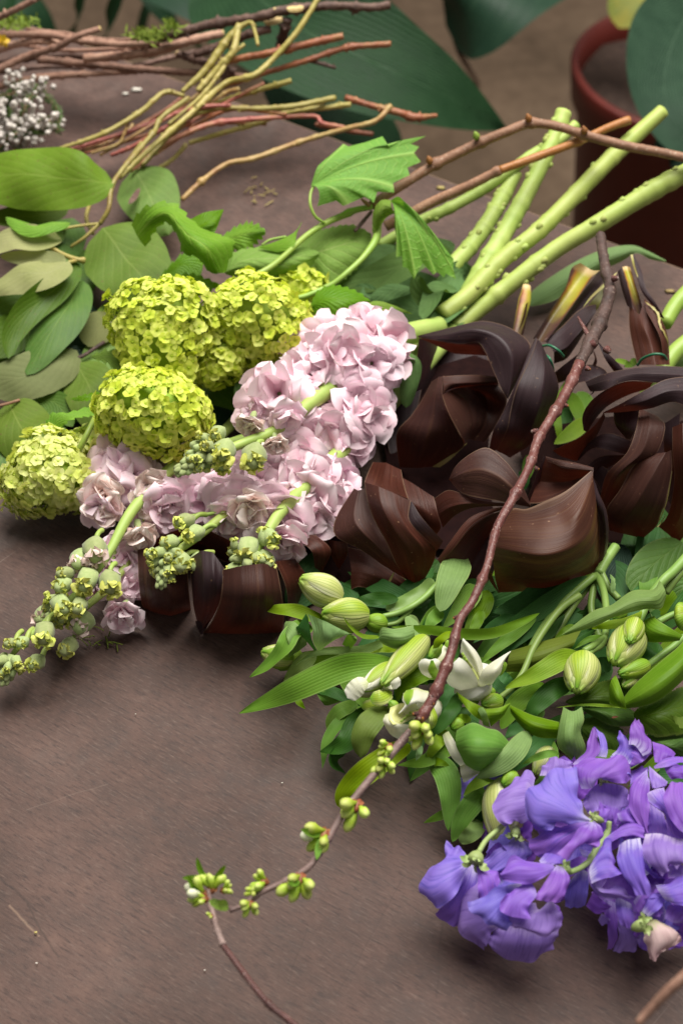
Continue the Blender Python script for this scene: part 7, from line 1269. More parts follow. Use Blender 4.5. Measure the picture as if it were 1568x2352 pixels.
PL(s3, V2, [[(330, 240, 4.4), (320, 190, 4.6), (260, 150, 4.6), (215, 135, 4.2)], [(330, 245, 4.5), (270, 240, 5.2), (210, 220, 5), (190, 240, 4.4)], [(335, 250, 4.5), (240, 300, 5.4), (140, 330, 5), (105, 300, 4.2)], [(340, 255, 4.5), (240, 370, 5.2), (130, 420, 4.4), (50, 410, 3)], [(350, 258, 4.4), (270, 420, 4.6), (160, 520, 3), (90, 480, 2)]], M_blu, nu=25, ripple=.03)
PL(s3, V2, [[(350, 255, 4.5), (300, 340, 4.8), (230, 440, 4), (170, 535, 2.4)], [(370, 262, 4.5), (330, 380, 4.6), (250, 520, 3), (150, 565, 1.4)], [(385, 262, 4.4), (370, 400, 4), (310, 540, 2.4), (240, 605, .8)], [(400, 260, 4.3), (400, 400, 3.4), (350, 560, 1.8), (320, 610, .6)]], M_pur, nu=21)
PL(s3, V2, [[(400, 260, 4.4), (440, 270, 4.6), (490, 300, 4.4), (520, 360, 4)], [(390, 262, 4.4), (420, 310, 4.8), (450, 370, 4.6), (470, 420, 4)], [(380, 262, 4.4), (390, 340, 4.6), (390, 420, 4.2), (400, 470, 3.4)]], M_pur)
calyx(s3, V2, (395, 185, 4.8), (370, 250, 4.7), 48)
stemT(s3, V2, [(395, 190, 4.8), (440, 120, 4.6), (530, 40, 4.4), (600, -20, 4.2)], [16, 15, 16], M_spg)
PL(s3, V2, [[(600, 105, 4), (540, 150, 4), (480, 190, 3.6), (420, 240, 3)], [(620, 120, 4.2), (600, 200, 4.2), (560, 260, 3.6), (470, 300, 3)], [(680, 130, 4), (700, 190, 4), (680, 220, 3.6), (560, 280, 3)]], M_blu)
calyx(s3, V2, (615, 40, 4.4), (600, 100, 4.2), 30)
s4 = pea('sweet pea flower with rounded petals resting on the table, lowest of all', 1170, 2130)
PL(s4, V2, [[(560, 540, 3.8), (520, 430, 4.6), (440, 350, 4.4), (390, 340, 4)], [(540, 560, 3.8), (450, 460, 5), (350, 400, 4.8), (320, 400, 4.2)], [(520, 580, 3.6), (400, 540, 4.8), (300, 520, 4.2), (285, 520, 3.6)], [(510, 600, 3.2), (420, 630, 3.6), (330, 650, 2.6), (310, 660, 2)], [(505, 615, 2.8), (460, 680, 2.4), (430, 740, 1), (425, 765, .5)]], M_mau, nu=25, ripple=.02)
PL(s4, V2, [[(500, 620, 2.6), (460, 670, 2), (455, 720, 1.2)], [(560, 610, 3.4), (540, 700, 2.8), (530, 800, .5)], [(640, 620, 3.8), (640, 720, 3), (620, 822, .4)], [(740, 630, 3.6), (750, 720, 2.8), (720, 800, .4)], [(850, 640, 2.8), (840, 690, 2), (800, 760, .5)]], M_mau, nu=25, ripple=.015)
PL(s4, V2, [[(640, 370, 5), (540, 380, 5.4), (420, 440, 5.4), (330, 480, 5)], [(640, 400, 4.8), (560, 440, 5.4), (460, 500, 5.6), (350, 535, 4.8)], [(640, 440, 4.4), (560, 520, 4.8), (520, 600, 4.6), (470, 600, 4)], [(620, 500, 4), (580, 580, 4.2), (560, 640, 4), (540, 655, 3.6)]], M_blu)
PL(s4, V2, [[(720, 480, 4.8), (650, 500, 5), (580, 560, 4.8), (575, 600, 4.4)], [(740, 520, 5), (690, 560, 5.4), (630, 620, 5), (620, 640, 4.4)], [(790, 480, 5), (780, 560, 5.2), (780, 640, 4.6), (775, 662, 4)], [(820, 475, 4.6), (860, 540, 4.6), (880, 600, 4), (850, 645, 3.4)]], M_mau, ripple=.03)
PL(s4, V2, [[(820, 260, 5.4), (700, 240, 6), (590, 220, 6), (525, 300, 5.6)], [(830, 275, 5.4), (720, 300, 6.2), (600, 310, 6.2), (520, 325, 5.8)], [(830, 290, 5.3), (740, 350, 5.8), (660, 375, 5.6), (525, 350, 5.4)]], M_mag, ripple=.05)
PL(s4, V2, [[(840, 265, 5.4), (790, 340, 6.2), (740, 410, 6.2), (715, 462, 5.8)], [(860, 270, 5.4), (850, 350, 6.2), (810, 420, 6.2), (770, 470, 5.6)], [(880, 275, 5.3), (915, 340, 5.8), (900, 410, 5.6), (840, 475, 5)]], M_mag)
PL(s4, V2, [[(700, 370, 5.4), (600, 400, 5.6), (520, 470, 5.4)], [(720, 400, 5.4), (620, 470, 5.6), (530, 540, 5)], [(730, 440, 5.2), (680, 510, 5.4), (695, 580, 5)]], M_mag)
PL(s4, V2, [[(740, 240, 5.2), (790, 190, 5.2), (860, 180, 5)], [(760, 260, 5.3), (820, 240, 5.4), (900, 200, 5)], [(820, 265, 5.3), (870, 255, 5.2), (900, 225, 4.8)]], M_pur)
PL(s4, V2, [[(820, 480, 4.2), (860, 510, 4), (878, 570, 3.4)], [(810, 520, 4), (840, 570, 3.8), (860, 620, 3)]], M_pur)
calyx(s4, V2, (920, 310, 5), (885, 275, 5.3), 26)
stemT(s4, V2, [(920, 305, 5), (980, 280, 4.8), (1030, 240, 4.8), (1070, 170, 4.8), (1110, 110, 4.8), (1140, 60, 4.8)], [16, 16, 18, 16], M_spg, nodes=[(.45, .4, .04)])
s5 = pea('upright wavy sweet pea flower beside the pale curled leaf', 1300, 1750)
PL(s5, V1, [[(720, 520, 5), (820, 420, 5.6), (845, 330, 6), (870, 235, 6.4)], [(760, 540, 5.4), (880, 440, 6.2), (905, 340, 6.6), (900, 250, 6.6)], [(800, 540, 5.4), (920, 440, 6.4), (920, 340, 6.8), (885, 236, 6.5)]], M_mag)
PL(s5, V1, [[(900, 460, 5.8), (930, 400, 6.2), (915, 290, 6.4), (880, 236, 6.4)], [(980, 470, 5.4), (990, 400, 5.8), (965, 310, 6), (890, 238, 6.3)]], M_blu)
PL(s5, V1, [[(790, 710, 5.4), (740, 600, 5.8), (760, 500, 5.8), (850, 470, 6)], [(840, 710, 5.8), (830, 620, 6.8), (860, 540, 7), (930, 470, 6.6)], [(880, 690, 5.8), (900, 640, 6.8), (960, 560, 7.2), (1030, 460, 6.6)], [(930, 610, 5.8), (980, 630, 6.6), (1080, 560, 6.8), (1130, 490, 6.2)], [(950, 640, 5.4), (1040, 660, 6), (1140, 665, 5.8), (1182, 610, 5.4)]], M_mag, nu=25, ripple=.02)
PL(s5, V1, [[(1010, 460, 6), (1060, 450, 6.2), (1120, 490, 6)], [(1060, 540, 6.4), (1120, 580, 6.4), (1180, 620, 5.6)]], M_blu)
calyx(s5, V1, (920, 600, 5.4), (960, 655, 5.4), 26)
s6 = pea('sweet pea flower with two raised folded petals against the dark leaf', 1420, 1740)
PL(s6, V1, [[(1020, 450, 4.8), (1070, 390, 5.4), (1070, 260, 6)], [(1080, 480, 5.2), (1130, 420, 5.8), (1090, 270, 6.2)], [(1160, 520, 5.2), (1200, 420, 5.8), (1180, 380, 6)]], M_pur)
PL(s6, V1, [[(1150, 370, 5.8), (1160, 280, 6.2), (1170, 200, 6.4), (1205, 182, 6.4)], [(1200, 380, 5.8), (1235, 330, 6.2), (1220, 260, 6.6), (1210, 185, 6.5)], [(1260, 460, 5.2), (1320, 420, 5.6), (1310, 320, 6), (1215, 190, 6.4)]], M_mag)
PL(s6, V1, [[(1030, 450, 4.8), (1100, 500, 5), (1170, 545, 5)], [(1140, 420, 5.8), (1200, 450, 6), (1260, 500, 5.6)], [(1210, 360, 5.8), (1290, 390, 6), (1325, 440, 5.4)]], M_pur)
PL(s6, V1, [[(1330, 350, 4.2), (1340, 430, 4.6), (1350, 510, 4.4)], [(1430, 380, 4.4), (1440, 440, 4.8), (1430, 500, 4.4)], [(1510, 440, 4), (1490, 470, 4.4), (1460, 500, 4)]], M_dpu)
PL(s6, V1, [[(1340, 540, 4.8), (1420, 480, 5.4), (1560, 460, 5.2), (1680, 480, 5)], [(1350, 555, 4.8), (1450, 540, 5.4), (1550, 510, 5.4), (1680, 540, 5)]], M_pur)
PL(s6, V1, [[(1420, 540, 4.8), (1480, 530, 5.4), (1600, 520, 5.2)], [(1440, 590, 4.8), (1500, 590, 5.4), (1620, 580, 5.2)], [(1480, 640, 4.6), (1530, 630, 5), (1620, 640, 4.8)]], M_dpu, ripple=.05)
s7 = pea('sweet pea flower with the broad pale petal cut off by the right edge', 1540, 1880)
PL(s7, V1, [[(1640, 1020, 5.6), (1560, 1040, 6.2), (1480, 950, 6.8), (1420, 810, 6.8), (1440, 700, 6.4)], [(1660, 980, 6), (1600, 940, 7), (1560, 820, 7.4), (1540, 720, 7.2), (1520, 660, 6.6)], [(1700, 940, 6), (1700, 860, 7), (1680, 740, 7.2), (1660, 660, 7), (1640, 610, 6.4)]], M_mag, nu=25)
PL(s7, V1, [[(1275, 775, 5.4), (1330, 830, 5.8), (1400, 880, 5.8), (1460, 1020, 5.4)], [(1310, 730, 5.8), (1380, 790, 6.4), (1440, 870, 6.4), (1500, 1060, 5.6)], [(1420, 700, 6), (1440, 770, 6.4), (1490, 880, 6.4), (1600, 1100, 5.4)]], M_pur)
PL(s7, V1, [[(1290, 560, 5), (1200, 640, 5.8), (1150, 740, 6), (1160, 850, 5.6), (1270, 1040, 4.8)], [(1300, 620, 5.4), (1250, 700, 6.4), (1230, 800, 6.6), (1240, 900, 6), (1290, 1050, 5)], [(1310, 640, 5.4), (1310, 740, 6), (1305, 840, 6), (1300, 940, 5.6), (1300, 1055, 4.8)]], M_mag)
PL(s7, V1, [[(1305, 530, 5.2), (1310, 620, 5.4), (1330, 710, 5.4)], [(1380, 600, 5.4), (1380, 660, 5.6), (1380, 700, 5.6)], [(1450, 650, 5), (1440, 680, 5.2), (1420, 700, 5.4)]], M_mau)
PL(s7, V1, [[(1170, 570, 4.6), (1240, 545, 5), (1300, 540, 4.8)], [(1160, 690, 4.8), (1220, 620, 5.2), (1300, 600, 5)]], M_mag)
PL(s7, V1, [[(1060, 900, 5), (1130, 870, 5.6), (1190, 890, 5.4)], [(1080, 950, 5), (1150, 950, 5.8), (1210, 960, 5.4)], [(1130, 980, 4.8), (1200, 1000, 5), (1240, 985, 5)]], M_mag, ripple=.04)
PL(s7, V1, [[(1310, 820, 4.6), (1310, 940, 4.6), (1300, 1060, 4.4)], [(1420, 900, 4.8), (1440, 1000, 4.8), (1450, 1070, 4.6)]], M_pur)
s8 = pea('mauve sweet pea petal fanning down to the grey green calyx at right', 1520, 2000)
PL(s8, V2, [[(1350, 85, 5.2), (1330, 170, 5.6), (1370, 260, 5.4), (1450, 325, 4.8)], [(1430, 80, 5.8), (1430, 170, 6.4), (1450, 250, 6.2), (1470, 300, 5.4)], [(1520, 110, 6), (1520, 190, 6.6), (1520, 240, 6.4), (1490, 270, 5.6)], [(1620, 100, 6), (1620, 200, 6.4), (1600, 260, 6.2), (1530, 270, 5.6)]], M_mau, nu=25)
PL(s8, V2, [[(1410, 380, 4.8), (1480, 370, 5.6), (1560, 330, 5.8), (1660, 300, 5.4)], [(1430, 420, 4.8), (1500, 430, 5.6), (1570, 420, 5.8), (1660, 400, 5.4)], [(1470, 470, 4.4), (1530, 490, 5), (1600, 500, 5), (1680, 490, 4.6)]], M_pur)
PL(s8, V2, [[(1480, 270, 5.2), (1530, 260, 5.4), (1600, 280, 5.2)], [(1480, 330, 5), (1520, 340, 5.2), (1600, 350, 5)]], M_mau)
PL(s8, V2, [[(1330, 180, 4.6), (1340, 270, 4.8), (1400, 340, 4.4)], [(1360, 250, 5), (1400, 310, 5), (1470, 340, 4.4)]], M_pur)
s9 = pea('deep violet sweet pea flower curled in the middle of the cluster', 1400, 2010)
PL(s9, V2, [[(1060, 235, 5), (1120, 130, 5.8), (1160, 120, 6), (1150, 200, 5.6)], [(1030, 300, 5), (1080, 250, 5.8), (1160, 250, 6), (1190, 280, 5.4)], [(1040, 370, 4.8), (1110, 340, 5.6), (1190, 330, 5.6), (1215, 300, 5)]], M_pur, ripple=.05)
PL(s9, V2, [[(1020, 270, 4.6), (1030, 370, 4.8), (1090, 440, 4.4), (1180, 455, 4)], [(1050, 380, 5), (1100, 420, 5.2), (1180, 430, 5), (1250, 450, 4.4)], [(1060, 390, 5), (1130, 400, 5.2), (1200, 380, 5.2), (1280, 470, 4.6)]], M_mau)
PL(s9, V2, [[(1200, 150, 5.6), (1190, 230, 5.8), (1230, 340, 5.4), (1310, 430, 4.6)], [(1250, 120, 6.2), (1270, 220, 6.6), (1310, 330, 6.2), (1350, 440, 5)], [(1320, 110, 6), (1340, 230, 6.2), (1360, 340, 5.8), (1380, 450, 4.8)]], M_pur, nu=23)
PL(s9, V2, [[(1120, 110, 5), (1200, 50, 5.8), (1280, 20, 6), (1340, 30, 5.6)], [(1120, 150, 5), (1200, 110, 5.8), (1280, 90, 6), (1345, 115, 5.4)]], M_mag, ripple=.05)
PL(s9, V2, [[(970, 170, 4.6), (1040, 180, 4.8), (1110, 130, 5)], [(990, 215, 4.4), (1060, 235, 4.8), (1150, 190, 5)]], M_blu)
PL(s9, V2, [[(920, 350, 3.4), (890, 440, 2.6), (890, 500, 1.4)], [(980, 290, 4.4), (960, 420, 3.6), (950, 512, 1.4)], [(1030, 310, 4.4), (1020, 430, 3.4), (990, 500, 1.4)]], M_blu)
PL(s9, V2, [[(880, 260, 3.6), (960, 220, 4), (1010, 200, 4)], [(910, 340, 3.2), (980, 300, 3.6), (1030, 260, 3.8)]], M_dpu)
s10 = pea('ruffled sweet pea flower lowest on the table beside the pink bud', 1380, 2150)
PL(s10, V2, [[(1110, 460, 3.6), (1130, 600, 2.8), (1140, 690, 1.6), (1128, 755, .4)], [(1150, 470, 4), (1170, 610, 3.4), (1180, 690, 2), (1150, 745, .4)], [(1180, 480, 3.8), (1190, 600, 3.2), (1195, 680, 1.8), (1165, 735, .4)]], M_mag)
PL(s10, V2, [[(1170, 570, 3.4), (1200, 660, 2.2), (1165, 755, .3)], [(1230, 600, 3.4), (1260, 690, 2), (1210, 765, .3)], [(1280, 640, 3), (1320, 700, 1.6), (1280, 755, .3)]], M_mau)
PL(s10, V2, [[(1180, 450, 4), (1190, 560, 3.8), (1240, 630, 3)], [(1220, 460, 4.6), (1230, 560, 4.4), (1250, 625, 3.4)], [(1270, 490, 4.4), (1285, 560, 4.2), (1270, 630, 3.2)]], M_pur)
PL(s10, V2, [[(1280, 470, 4.4), (1300, 520, 4.4), (1320, 560, 3.8)], [(1340, 420, 5), (1400, 420, 5.2), (1420, 400, 5)], [(1380, 560, 3.8), (1430, 560, 4), (1450, 540, 3.8)]], M_mag, ripple=.05)
PL(s10, V2, [[(1330, 530, 4.4), (1380, 440, 5), (1440, 420, 5)], [(1370, 560, 4), (1430, 520, 4.6), (1470, 460, 4.6)]], M_pur)
PL(s10, V2, [[(1460, 570, 4), (1480, 500, 4.8), (1540, 490, 5)], [(1510, 595, 3.8), (1540, 550, 4.6), (1600, 520, 4.8)], [(1560, 600, 3.4), (1620, 580, 4), (1660, 560, 4)]], M_mag)
PL(s10, V2, [[(1010, 500, 2.4), (1060, 540, 2), (1110, 540, 2)], [(1050, 420, 3.6), (1110, 470, 3.2), (1160, 500, 3)]], M_dpu)
PL(s10, V2, [[(1300, 690, 1.8), (1320, 740, 1), (1380, 760, .6)], [(1340, 600, 2.6), (1420, 640, 2.4), (1560, 740, 1)]], M_pur)
PL(s10, V2, [[(1080, 580, 2), (1100, 610, 1.6), (1130, 600, 1.6)], [(1100, 540, 2.6), (1130, 560, 2.6), (1150, 580, 2.4)]], M_mau)
PL(s10, V2, [[(1280, 560, 2), (1400, 600, 2), (1640, 620, 1.6)], [(1300, 640, 1.2), (1450, 720, 1), (1680, 740, .8)]], M_dpu)
PL(s10, V2, [[(1040, 420, 2), (1200, 300, 2), (1400, 200, 2)], [(1150, 600, 1.4), (1350, 520, 1.4), (1640, 400, 1.6)]], M_dpu)
s11 = pea('closed pinkish sweet pea bud with a green base at the bottom right', 1500, 2160)
PL(s11, V2, [[(1330, 600, 4.2), (1345, 680, 3.6), (1355, 750, 2.8), (1375, 800, 2.4)], [(1350, 590, 4.8), (1400, 660, 4.8), (1410, 740, 3.8), (1385, 802, 2.4)], [(1400, 575, 5), (1480, 640, 5.2), (1480, 710, 4.4), (1400, 800, 2.4)], [(1460, 600, 4.8), (1530, 650, 4.8), (1558, 690, 4.2), (1470, 730, 3.6)]], M_pbud)
PL(s11, V2, [[(1470, 610, 4.6), (1540, 660, 4.4), (1560, 700, 4)], [(1430, 660, 4.6), (1470, 720, 4), (1400, 800, 2.4)]], M_pbud)
calyx(s11, V2, (1270, 630, 4.2), (1345, 605, 4.6), 36)
PR(s11, V2, [(1310, 575, 4.4), (1350, 568, 4.8), (1390, 570, 4.8)], 8, M_spg, 'sepal')

rr = np.random.default_rng(11); fills = [s1, s2, s4, s7, s8, s9, s10]
for i in range(46):                                     # petals deeper in the cluster
    x, y = rr.uniform(1090, 1600), rr.uniform(1790, 2130)
    if y < 2300 - x * .42 - 60 or (x < 1330 and y > 2060 - (x - 1090) * .05): continue
    an = rr.uniform(0, 6.3); L = rr.uniform(50, 85); h = rr.uniform(1.4, 3.4)
    PR(fills[i % 7], D, [(x - L * .5 * math.cos(an), y - L * .5 * math.sin(an), h), (x, y, h + rr.uniform(-.2, .8)), (x + L * .6 * math.cos(an), y + L * .6 * math.sin(an), h + rr.uniform(-.4, .9))], rr.uniform(32, 52), (M_pur, M_mag, M_dpu, M_blu)[i % 4], ruf=.2, roll=rr.uniform(-50, 50))

# ------------------------------------------------------------------ long budding branch
M_cherry = bark_mat('red_brown_bark', [(0, (.045, .014, .012)), (.5, (.115, .036, .030)), (1, (.21, .095, .08))], .4, 240., lent=(.40, .27, .22), bstr=.9)
M_cherryg = bark_mat('grey_lichen_bark', [(0, (.10, .06, .055)), (.5, (.22, .14, .125)), (1, (.36, .27, .24))], .55, 200., lent=(.48, .38, .33), bstr=.8)
M_cherryd = bark_mat('rough_grey_brown_bark', [(0, (.035, .018, .014)), (.45, (.10, .055, .045)), (1, (.24, .155, .13))], .6, 300., lent=(.34, .25, .2), bstr=1.)
M_scale = plain_mat('bud_scale', (.22, .065, .025), (.33, .12, .05), .5, .1, 300., .3)
M_gbud = plain_mat('green_bud', (.36, .56, .03), (.55, .68, .08), .45, .22, 350., .3, grad=(.6, 1.1, (.70, .74, .25)))
M_wbud = plain_mat('white_bud', (.84, .84, .72), (.70, .72, .42), .5, .2, 200., .2)
M_orange = plain_mat('lenticel_orange', (.36, .13, .03), (.25, .08, .02), .6)
SEP = [mk(*lathe((0, 0, 0), (0, 0, .0105), [(0, .0009), (.15, .0017), (.45, .0025), (.7, .0026), (.88, .0018), (.97, .0009), (1, .0003)], 12, 5, .10, .5), M_gbud), mk(*lathe((0, 0, 0), (0, 0, .0115), [(0, .0008), (.3, .0013), (.45, .0018), (.62, .0027), (.82, .0025), (.95, .0013), (1, .0003)], 12, 5, .09, .4), M_gbud)]
SEPW = mk(*lathe((0, 0, .005), (0, 0, .0118), [(0, .0018), (.3, .0030), (.7, .0028), (.95, .0013), (1, .0003)], 10), M_wbud)
def cluster(o, crop, base, tip, n=6, size=1., white=0, leafy=0):
    a, b = crop([base, tip]); T = nrm(b - a); L = np.linalg.norm(b - a); S = nrm(np.cross(T, [.2, .1, 1.])); N = np.cross(S, T)
    c = put('bud_cluster', mk(*lathe(a - T * L * .1, a + T * L * .42, [(0, L * .10), (.3, L * .16), (.6, L * .15), (.9, L * .1), (1, L * .05)], 10, 5, .12), M_scale), o)
    for k in range(n):
        th = 2.4 * k; d = S * math.cos(th) + N * math.sin(th); s = size * L / .0125 * RNG.uniform(.8, 1.1); q = .10 + .06 * (k % 3)
        f = nrm(T + d * (.25 + .5 * (k > 0)) + RNG.normal(0, .1, 3))
        put('bud', SEP[k % 2], c, frame(a + T * L * q + d * L * .10, f, s=s, spin=th))
        if k < white: put('bud_tip', SEPW, c, frame(a + T * L * q + d * L * .10, f, s=s * 1.06, spin=th))
    for k in range(4):
        d = S * math.cos(1.6 * k + .5) + N * math.sin(1.6 * k + .5); p = a + d * L * .12
        put('scale', mk(*ribbon([p, p + T * L * .14 + d * L * .06, p + T * L * .25 + d * L * .10], L * .10, a=.3, b=.6, nv=7, nu=5), M_scale), c)
    for k in range(leafy):
        d = S * math.cos(2.1 * k + 1) + N * math.sin(2.1 * k + 1); p = a + T * L * .3 + d * L * .1
        put('leaf', mk(*ribbon([p, p + (T + d * .5) * L * .4, p + (T + d * .7) * L * .85], L * .14, a=.4, b=.6, nv=8, nu=5, cup=.4), M_vib), c)
    return c
br = thing('budding_branch', 'long red brown branch with green buds lying diagonally over everything', 'branch', P(1385, 560, 8))
up = [(1378, 540, 9.6), (1388, 610, 9.8), (1400, 665, 10), (1380, 735, 10.2), (1362, 772, 10.4), (1330, 835, 10.5), (1300, 900, 10.6), (1262, 965, 10.7), (1235, 1010, 10.7), (1215, 1070, 10.7), (1180, 1140, 10.7), (1140, 1215, 10.6), (1118, 1300, 10.5), (1085, 1380, 10.2), (1055, 1425, 10), (1035, 1500, 9.6), (1000, 1590, 9.1), (975, 1635, 8.8), (945, 1680, 8.4)]
stemT(br, D, up[:6], [11, 12, 13, 15, 15, 13], M_cherryd, 'stem', n=80, seg=14, rough=.06, nodes=[(.3, .2, .02), (.45, .15, .02), (.7, .3, .02), (.85, .3, .02)])
stemT(br, D, up[5:], [13, 12, 12, 11, 10.5, 10, 11, 10, 9, 10, 10, 12, 13, 10], M_cherry, 'stem', n=170, seg=14, rough=.045, nodes=[(.06, .25, .008), (.17, .4, .009), (.26, .25, .008), (.33, .3, .008), (.43, .45, .009), (.55, .2, .008), (.66, .4, .009), (.8, .3, .008), (.86, .35, .008), (.91, .35, .008), (.96, .3, .008)])
stemT(br, D, [(945, 1680, 8.4), (912, 1715, 8.2), (882, 1752, 8.2), (845, 1795, 8.3), (792, 1862, 8.3), (760, 1915, 8.3), (735, 1955, 8.3), (705, 1995, 8.3), (650, 2027, 8.2), (600, 2050, 8.2), (560, 2078, 8.2), (528, 2092, 8.2)], [11, 10, 9, 9, 8.5, 8, 8.5, 8, 7.5, 7, 6, 5.5], M_cherryg, 'stem', n=110, seg=12, rough=.035, nodes=[(.2, .3, .01), (.4, .25, .01), (.55, .35, .01), (.62, .3, .01), (.78, .3, .01), (.9, .3, .012)])
for x, y, r, dx, dy in ((1362, 790, 17, -1, -.3), (1390, 800, 14, .6, -.6), (1308, 878, 12, 0, -.2), (1232, 992, 13, -1, .1), (1228, 1075, 9, .9, -.3), (1140, 1218, 12, -.4, -.2), (1050, 1418, 10, -1, -.2), (1000, 1600, 13, -.8, 0), (985, 1612, 12, .8, -.4), (960, 1650, 12, .7, 0), (958, 1640, 11, -.8, 0), (1405, 640, 13, .9, .1), (1345, 845, 10, .9, -.3), (1295, 930, 9, .8, -.2)):
    p = P(x, y, 10.6 - max(0, y - 1300) * .005); m = mpp(p); d = nrm(nrm(CAM - p) * .5 + RGT * dx + UPV * dy); R = r * m * .62
    put('spur', mk(*lathe(p, p + d * R * 1.7, [(0, R * 1.05), (.4, R * .9), (.8, R * .75), (1, R * .5)], 10, 5, .08), M_cherry), br)
    put('bud_scar', mk(*lathe(p + d * R * 1.62, p + d * R * 1.9, [(0, R * .55), (.6, R * .42), (1, R * .25)], 8), M_orange if r < 12.5 else M_cherryg), br)
stemT(br, C2, [(560, 680, 10.4), (620, 790, 10.4), (670, 880, 10.3)], [9, 20, 26], M_cherry, 'side_spur')
cluster(br, A2, (800, 290, 8.3), (740, 430, 8.6), 7, .9); cluster(br, A2, (540, 440, 8.3), (450, 500, 8.6), 5, .8); cluster(br, A2, (500, 555, 8.3), (480, 660, 8.6), 7, .9)
cluster(br, A2, (300, 880, 8.3), (220, 1040, 8.6), 4, .9); cluster(br, Q8, (925, 245, 8.3), (830, 300, 8.6), 5, .95, 1, 2); cluster(br, Q8, (805, 440, 8.3), (775, 525, 8.6), 6, 1.0, 0, 1)
cluster(br, Q8, (650, 470, 8.3), (570, 460, 8.6), 5, 1.0, 0); cluster(br, Q8, (575, 560, 8.3), (560, 615, 8.6), 5, .9); cluster(br, Q8, (600, 510, 8.3), (555, 510, 8.6), 3, .9)
tw = thing('budding_twig', 'thin reddish twig with a white tipped bud cluster rising from the bottom', 'branch', P(660, 2352, 8))
stemT(tw, Q8, [(385, 500, 8.4), (392, 560, 8.2), (412, 640, 8.2), (430, 700, 8.2), (452, 755, 8.2)], [9, 12, 14, 14, 15], M_cherryg, 'stem', n=50, rough=.04, nodes=[(.3, .35, .03), (.55, .3, .03), (.75, .3, .03), (.97, .35, .03)])
stemT(tw, Q8, [(450, 752, 8.2), (545, 880, 8.2), (610, 965, 8.2), (668, 1030, 8.2), (740, 1085, 8.2), (850, 1180, 8.1)], [13, 14, 14, 15, 15], M_cherry, 'stem', n=70, rough=.02, nodes=[(.28, .25, .01), (.58, .45, .012), (.62, .3, .01)])
stemT(tw, Q8, [(400, 575, 8.2), (450, 580, 8.2), (500, 588, 8.2)], [8, 9, 8], M_cherryg, 'stem', n=16, rough=.05, nodes=[(.5, .4, .1), (.95, .4, .1)])
cluster(tw, Q8, (400, 510, 8.3), (420, 410, 8.6), 7, .85, 0, 1); cluster(tw, Q8, (370, 530, 8.3), (280, 500, 8.6), 5, .95, 2, 1); cluster(tw, Q8, (445, 510, 8.3), (500, 490, 8.6), 5, .85, 0, 0); cluster(tw, Q8, (380, 545, 8.3), (310, 550, 8.6), 3, .9, 1, 0)
w = Q8([(475, 575, 8.5), (430, 570, 10), (385, 550, 10)]); put('leaf', mk(*ribbon(w, Q8.m(26, w[1]), a=.5, b=.5, cup=.3, nv=10, nu=7), M_vib_un), tw)
cluster(tw, Q8, (405, 625, 8.3), (365, 615, 8.6), 2, .8); cluster(tw, Q8, (385, 470, 8.3), (310, 415, 8.6), 3, .7, 0, 2)
ct = thing('bare_twig', 'blurred brown twig end poking in at the bottom right corner', 'branch', P(1568, 2260, 12), None)
stemT(ct, D, [(1462, 2352, 16), (1500, 2310, 16.4), (1545, 2265, 17), (1620, 2200, 17.6)], [9, 12, 13, 13], M_brown, 'stem', rough=.04)

# ------------------------------------------------------------------ other foliage round the rolls
ul = thing('strap_leaf', 'flat green pointed leaf curling over the table edge under the cut stalks', 'leaf', P(1300, 650, 0))
leafL(ul, C2, [[(60, 560, 1), (140, 420, 1.4), (400, 235, 2), (640, 100, 2.4), (860, 20, 2.8), (1080, -5, 3), (1230, 50, 2.8), (1400, 140, 2.4)], [(100, 570, 1), (280, 430, 1.6), (500, 300, 2), (740, 170, 2.4), (960, 90, 2.8), (1120, 40, 3), (1250, 90, 2.8), (1398, 148, 2.4)], [(120, 582, .9), (330, 525, 1.1), (560, 380, 1.4), (800, 235, 1.8), (980, 150, 2.2), (1120, 70, 2.9), (1250, 130, 2.5), (1392, 158, 2.3)]], M_al_un, 'blade', nv=40, bulge=.03)
for pts, lab in (([(1660, 600, 6), (1560, 690, 5.4), (1525, 745, 5)], 'upper of two green stems cut off by the right edge'), ([(1660, 730, 5), (1560, 800, 4.4), (1520, 850, 4), (1470, 930, 3)], 'lower of two green stems cut off by the right edge')):
    o = thing('green_stem', lab, 'stem', P(1530, 760, 0), 'green stems at the right edge'); stemT(o, D, pts, [21, 20, 17], M_vibstem, 'stem', seg=12)
gl = thing('grass_leaf', 'bright green blades showing in the gap between the folded leaves', 'leaf', P(1300, 950, 0))
for sp, hw, mt in (([(560, 120, 3), (500, 190, 3.4), (430, 260, 3.4), (330, 440, 3)], 34, M_al_br), ([(480, 300, 2.2), (560, 480, 2.2), (610, 660, 2)], 70, M_al), ([(340, 440, 2.6), (370, 620, 2.6), (390, 800, 2)], 40, M_al), ([(650, 560, 2.4), (520, 680, 2.6), (330, 800, 2.2)], 80, M_al_br), ([(430, 380, 1.6), (400, 560, 1.6), (250, 780, 1.2)], 110, M_al_dk), ([(560, 300, 1.6), (640, 420, 1.6), (640, 560, 1.4)], 80, M_al), ([(100, 900, 2), (80, 1050, 2), (40, 1200, 1.4)], 60, M_al), ([(0, 1060, 2), (60, 1140, 2), (30, 1260, 1.4)], 40, M_al_dk), ([(920, -10, 4), (1010, 20, 4.4), (1080, 50, 4)], 30, M_al_br), ([(1110, -20, 4.4), (1080, 30, 4.6), (1000, 60, 4.2)], 36, M_al_br)):
    leafR(gl, C3, sp, hw, mt, 'blade', nv=18, nu=7)
leafR(gl, D, [(1640, 760, 2.6), (1580, 840, 3), (1540, 900, 2.6)], 40, M_al_un, 'blade', nv=16)
